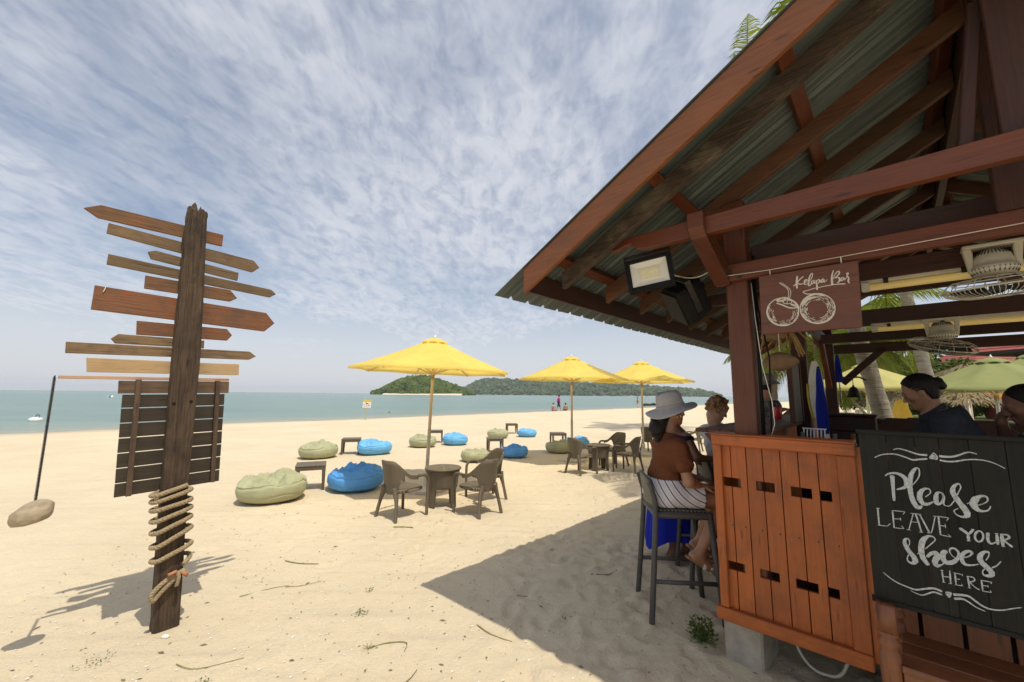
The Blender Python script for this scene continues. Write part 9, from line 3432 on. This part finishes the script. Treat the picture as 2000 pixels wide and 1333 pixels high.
def right_man():
    def w3(a, b, z):
        return np.array(wor(a + .067, b + 1.05, z))
    t = person('man in dark blue shirt with his hand at his chin, at the right edge', tuple(w3(.56, 3.2, .3)))
    hc = w3(.512, 3.10, 1.615)
    f = np.array(-EU) * .92 + v3(0, 0, -.35)
    up = np.array(-EU) * .35 + v3(0, 0, .93)
    hp, w = head_prims(hc, f, up, 1.0)
    nb = w3(.60, 3.14, 1.44)
    torso = [('ell', w3(.62, 3.16, 1.22), (.15, .20, .20), None, .05), ('ell', w3(.62, 3.18, 1.0), (.14, .17, .16), None, .06), limb(w3(.58, 2.98, 1.385), w3(.58, 3.36, 1.385), .07, .07, .05), limb(w3(.6, 3.15, 1.38), nb, .08, .065, .03),
             limb(nb, w(-.03, 0, -.07), .06, .052, .03)]
    legs = [('ell', w3(.62, 3.18, .92), (.15, .18, .12), None, .05)]
    for g in (-1, 1):
        legs += [limb(w3(.62, 3.18 + g * .1, .9), w3(.62, 3.18 + g * .1, .6), .09, .065), limb(w3(.62, 3.18 + g * .1, .6), w3(.62, 3.18 + g * .1, .38), .06, .042)]
    feet = foot_prims(w3(.62, 3.08, .38), -EU, (0, 0, -1)) + foot_prims(w3(.62, 3.28, .38), -EU, (0, 0, -1))
    ua = [limb(w3(.57, 2.96, 1.37), w3(.36, 2.99, 1.34), .062, .05), limb(w3(.57, 3.38, 1.37), w3(.47, 3.42, 1.16), .06, .048)]
    fa = [limb(w3(.36, 2.99, 1.34), w3(.30, 3.12, 1.20), .046, .03), limb(w3(.47, 3.42, 1.16), w3(.405, 3.14, 1.50), .044, .03)]
    hands = hand_prims(w3(.30, 3.12, 1.20), (.1, .6, -.6), (0, 0, -1), 1, .4) + hand_prims(w3(.405, 3.14, 1.50), np.array(EU) * .25 + v3(0, 0, .95), EU, 1, .7)
    person_part(t, 'body', torso + legs + feet + ua + fa + hands + hp, M['skin_dark'], 0, .0065)
    gm = cloth_mat('dark_blue_shirt', (0.028, 0.034, 0.050), .2, .7)
    person_part(t, 'shirt', torso[:4] + ua, gm, .015, .009, clips=[(nb, np.array(-EU) * .3 + v3(0, 0, 1)), (w3(.6, 3.2, .9), (0, 0, -1))], noise=(.013, 12, 22))
    person_part(t, 'trousers', legs, cloth_mat('black_drill', (0.02, 0.02, 0.022)), .014, .014)
    lf = np.cross(unit(up), unit(f))
    HM = np.stack([unit(f), lf, unit(up)], -1)
    person_part(t, 'hair', [('ell', w(-.022, 0, .036), (.094, .077, .088), HM, .015)], M['hair_dark'], .006, .007, clips=[(w(.035, 0, .05), unit(f) - unit(up) * .7)])


right_man()


# ---------------- people far off at the waterline
def far_person(label, x, y, z, pose, top, bottom, sk='skin_tan', face=(0, -1), sc=1.0, hair='hair_dark', group='people at the waterline'):
    t = person(label, (x, y, z), group)
    f = unit((face[0], face[1], 0))
    sd = np.cross(f, (0, 0, 1))
    b = np.array((x, y, z), float)

    def P(fw, s, u):
        return b + (f * fw + sd * s + v3(0, 0, u)) * sc
    up0 = {'walk': .90, 'stand': .90, 'sit': .12, 'swim': -.55}[pose]
    torso = [limb(P(0, 0, up0), P(.03, 0, up0 + .42), .13 * sc, .15 * sc, .05), limb(P(.03, -.17, up0 + .47), P(.03, .17, up0 + .47), .06 * sc, .06 * sc, .05)]
    head = [('ell', P(.06, 0, up0 + .72), (.09 * sc, .08 * sc, .115 * sc), None, .02), limb(P(.03, 0, up0 + .5), P(.05, 0, up0 + .64), .05 * sc, .05 * sc, .03)]
    if pose in ('walk', 'stand'):
        k = .26 if pose == 'walk' else .02
        legs = [limb(P(0, -.08, up0), P(k * .6, -.09, .48), .08 * sc, .06 * sc), limb(P(k * .6, -.09, .48), P(k, -.09, .05), .055 * sc, .035 * sc), limb(P(0, .08, up0), P(-k * .4, .09, .48), .08 * sc, .06 * sc), limb(P(-k * .4, .09, .48), P(-k, .09, .06), .055 * sc, .035 * sc),
                limb(P(k, -.09, .04), P(k + .15, -.09, .03), .035 * sc, .03 * sc), limb(P(-k, .09, .04), P(-k + .15, .09, .03), .035 * sc, .03 * sc)]
        arms = [limb(P(.03, -.21, up0 + .45), P(-.12, -.25, up0 + .16), .05 * sc, .04 * sc), limb(P(-.12, -.25, up0 + .16), P(.02, -.24, up0 - .08), .04 * sc, .03 * sc), limb(P(.03, .21, up0 + .45), P(.10, .25, up0 + .16), .05 * sc, .04 * sc), limb(P(.10, .25, up0 + .16), P(.2, .24, up0 - .06), .04 * sc, .03 * sc)]
    elif pose == 'sit':
        legs = [limb(P(0, -.09, .1), P(.4, -.12, .2), .08 * sc, .06 * sc), limb(P(.4, -.12, .2), P(.75, -.1, .03), .055 * sc, .035 * sc), limb(P(0, .09, .1), P(.4, .12, .2), .08 * sc, .06 * sc), limb(P(.4, .12, .2), P(.75, .1, .03), .055 * sc, .035 * sc)]
        arms = [limb(P(.03, -.21, up0 + .45), P(.06, -.27, up0 + .15), .05 * sc, .04 * sc), limb(P(.06, -.27, up0 + .15), P(.3, -.2, up0 + .1), .04 * sc, .03 * sc), limb(P(.03, .21, up0 + .45), P(.06, .27, up0 + .15), .05 * sc, .04 * sc), limb(P(.06, .27, up0 + .15), P(.3, .2, up0 + .1), .04 * sc, .03 * sc)]
    else:
        legs, arms = [], [limb(P(.03, -.2, up0 + .45), P(.25, -.3, up0 + .5), .05 * sc, .04 * sc), limb(P(.03, .2, up0 + .45), P(.25, .3, up0 + .5), .05 * sc, .04 * sc)]
    person_part(t, 'body', torso + head + legs + arms, M[sk], 0, .025)
    if top:
        person_part(t, 'shirt', torso + arms[0::2], M[top], .015, .03)
    if bottom and legs:
        person_part(t, 'shorts', [limb(P(0, -.03, up0), P(0, .03, up0 + .05), .13 * sc, .13 * sc)] + legs[0:1] + legs[2:3], M[bottom], .015, .03)
    person_part(t, 'hair', [('ell', P(.045, 0, up0 + .75), (.095 * sc, .088 * sc, .10 * sc), None, .02)], M[hair], .008, .03)
    return t


M['magenta'] = plain('magenta_cloth', (0.50, 0.02, 0.30), .8)
M['black_cloth'] = plain('black_cloth', (0.015, 0.014, 0.016), .8)
M['white_cloth'] = plain('white_cloth', (0.65, 0.65, 0.66), .8)
far_person('person in magenta and black walking along the waterline', 5.20, 45.2, -.10, 'walk', 'magenta', 'black_cloth', face=(1, .05))
far_person('bather sitting at the waterline left of the walker', 4.75, 46.6, -.20, 'sit', None, 'magenta', 'skin_fair', (.3, -1))
far_person('bather sitting at the waterline right of the walker', 6.2, 46.8, -.20, 'sit', None, 'black_cloth', 'skin_tan', (-.3, 1))
far_person('person standing in shallow water in front of the far parasol', 18.7, 60.6, -.35, 'stand', None, 'white_cloth', 'skin_tan', (-1, .2))
far_person('swimmer with a white shirt in the water right of the warning sign', -11.5, 38.6, -.35, 'swim', 'white_cloth', None, 'skin_tan', (1, 0))
far_person('dark haired swimmer beside the white shirted swimmer', -11.1, 38.3, -.42, 'swim', 'black_cloth', None, 'skin_tan', (1, 0))
for k, (x, y) in enumerate(((1.58, 46.2), (2.3, 46.4), (2.75, 46.0))):
    far_person(['left one', 'middle one', 'right one'][k] + ' of three swimmers whose heads show between the parasols', x, y, -.45, 'swim', 'black_cloth', None, 'skin_tan', (1, 0))
far_person('lone swimmer right of the second parasol pole', 12.3, 58.0, -.45, 'swim', None, None, 'skin_tan', (1, 0))
far_person('swimmer close right of the walker', 8.1, 53.0, -.45, 'swim', None, None, 'skin_tan', (1, 0))
t = thing('driftwood_log', 'dark log lying at the waterline left of the hat', 'log', (23.2, 69.0, -.02), R(10))
mb = MB()
rnd = random.Random(2)
mb.tube([(-1.3, 0, .1), (-.6, .1, .22), (.1, 0, .18), (.8, .1, .28), (1.5, 0, .12)], [.16, .24, .18, .26, .1], 9)
mb.build('log', M['iron'], t, True)

# ------------------------------------------------------------------ sea haze
m = bpy.data.materials.new('sea_haze')
m.use_nodes = True
nt = m.node_tree
nt.nodes.remove(nt.nodes['Principled BSDF'])
pv = nt.nodes.new('ShaderNodeVolumePrincipled')
pv.inputs['Color'].default_value = (0.86, 0.92, 1.0, 1)
pv.inputs['Density'].default_value = 0.00012
pv.inputs['Anisotropy'].default_value = 0.0
nt.links.new(pv.outputs[0], nt.nodes['Material Output'].inputs['Volume'])
mb = MB()
mb.add([(x, y, z) for z in (-4.0, 80.0) for x, y in ((-6200, -800), (6200, -800), (6200, 6700), (-6200, 6700))],
       [(3, 2, 1, 0), (4, 5, 6, 7), (0, 1, 5, 4), (1, 2, 6, 5), (2, 3, 7, 6), (3, 0, 4, 7)])
mb.build('haze', m, kind='stuff')
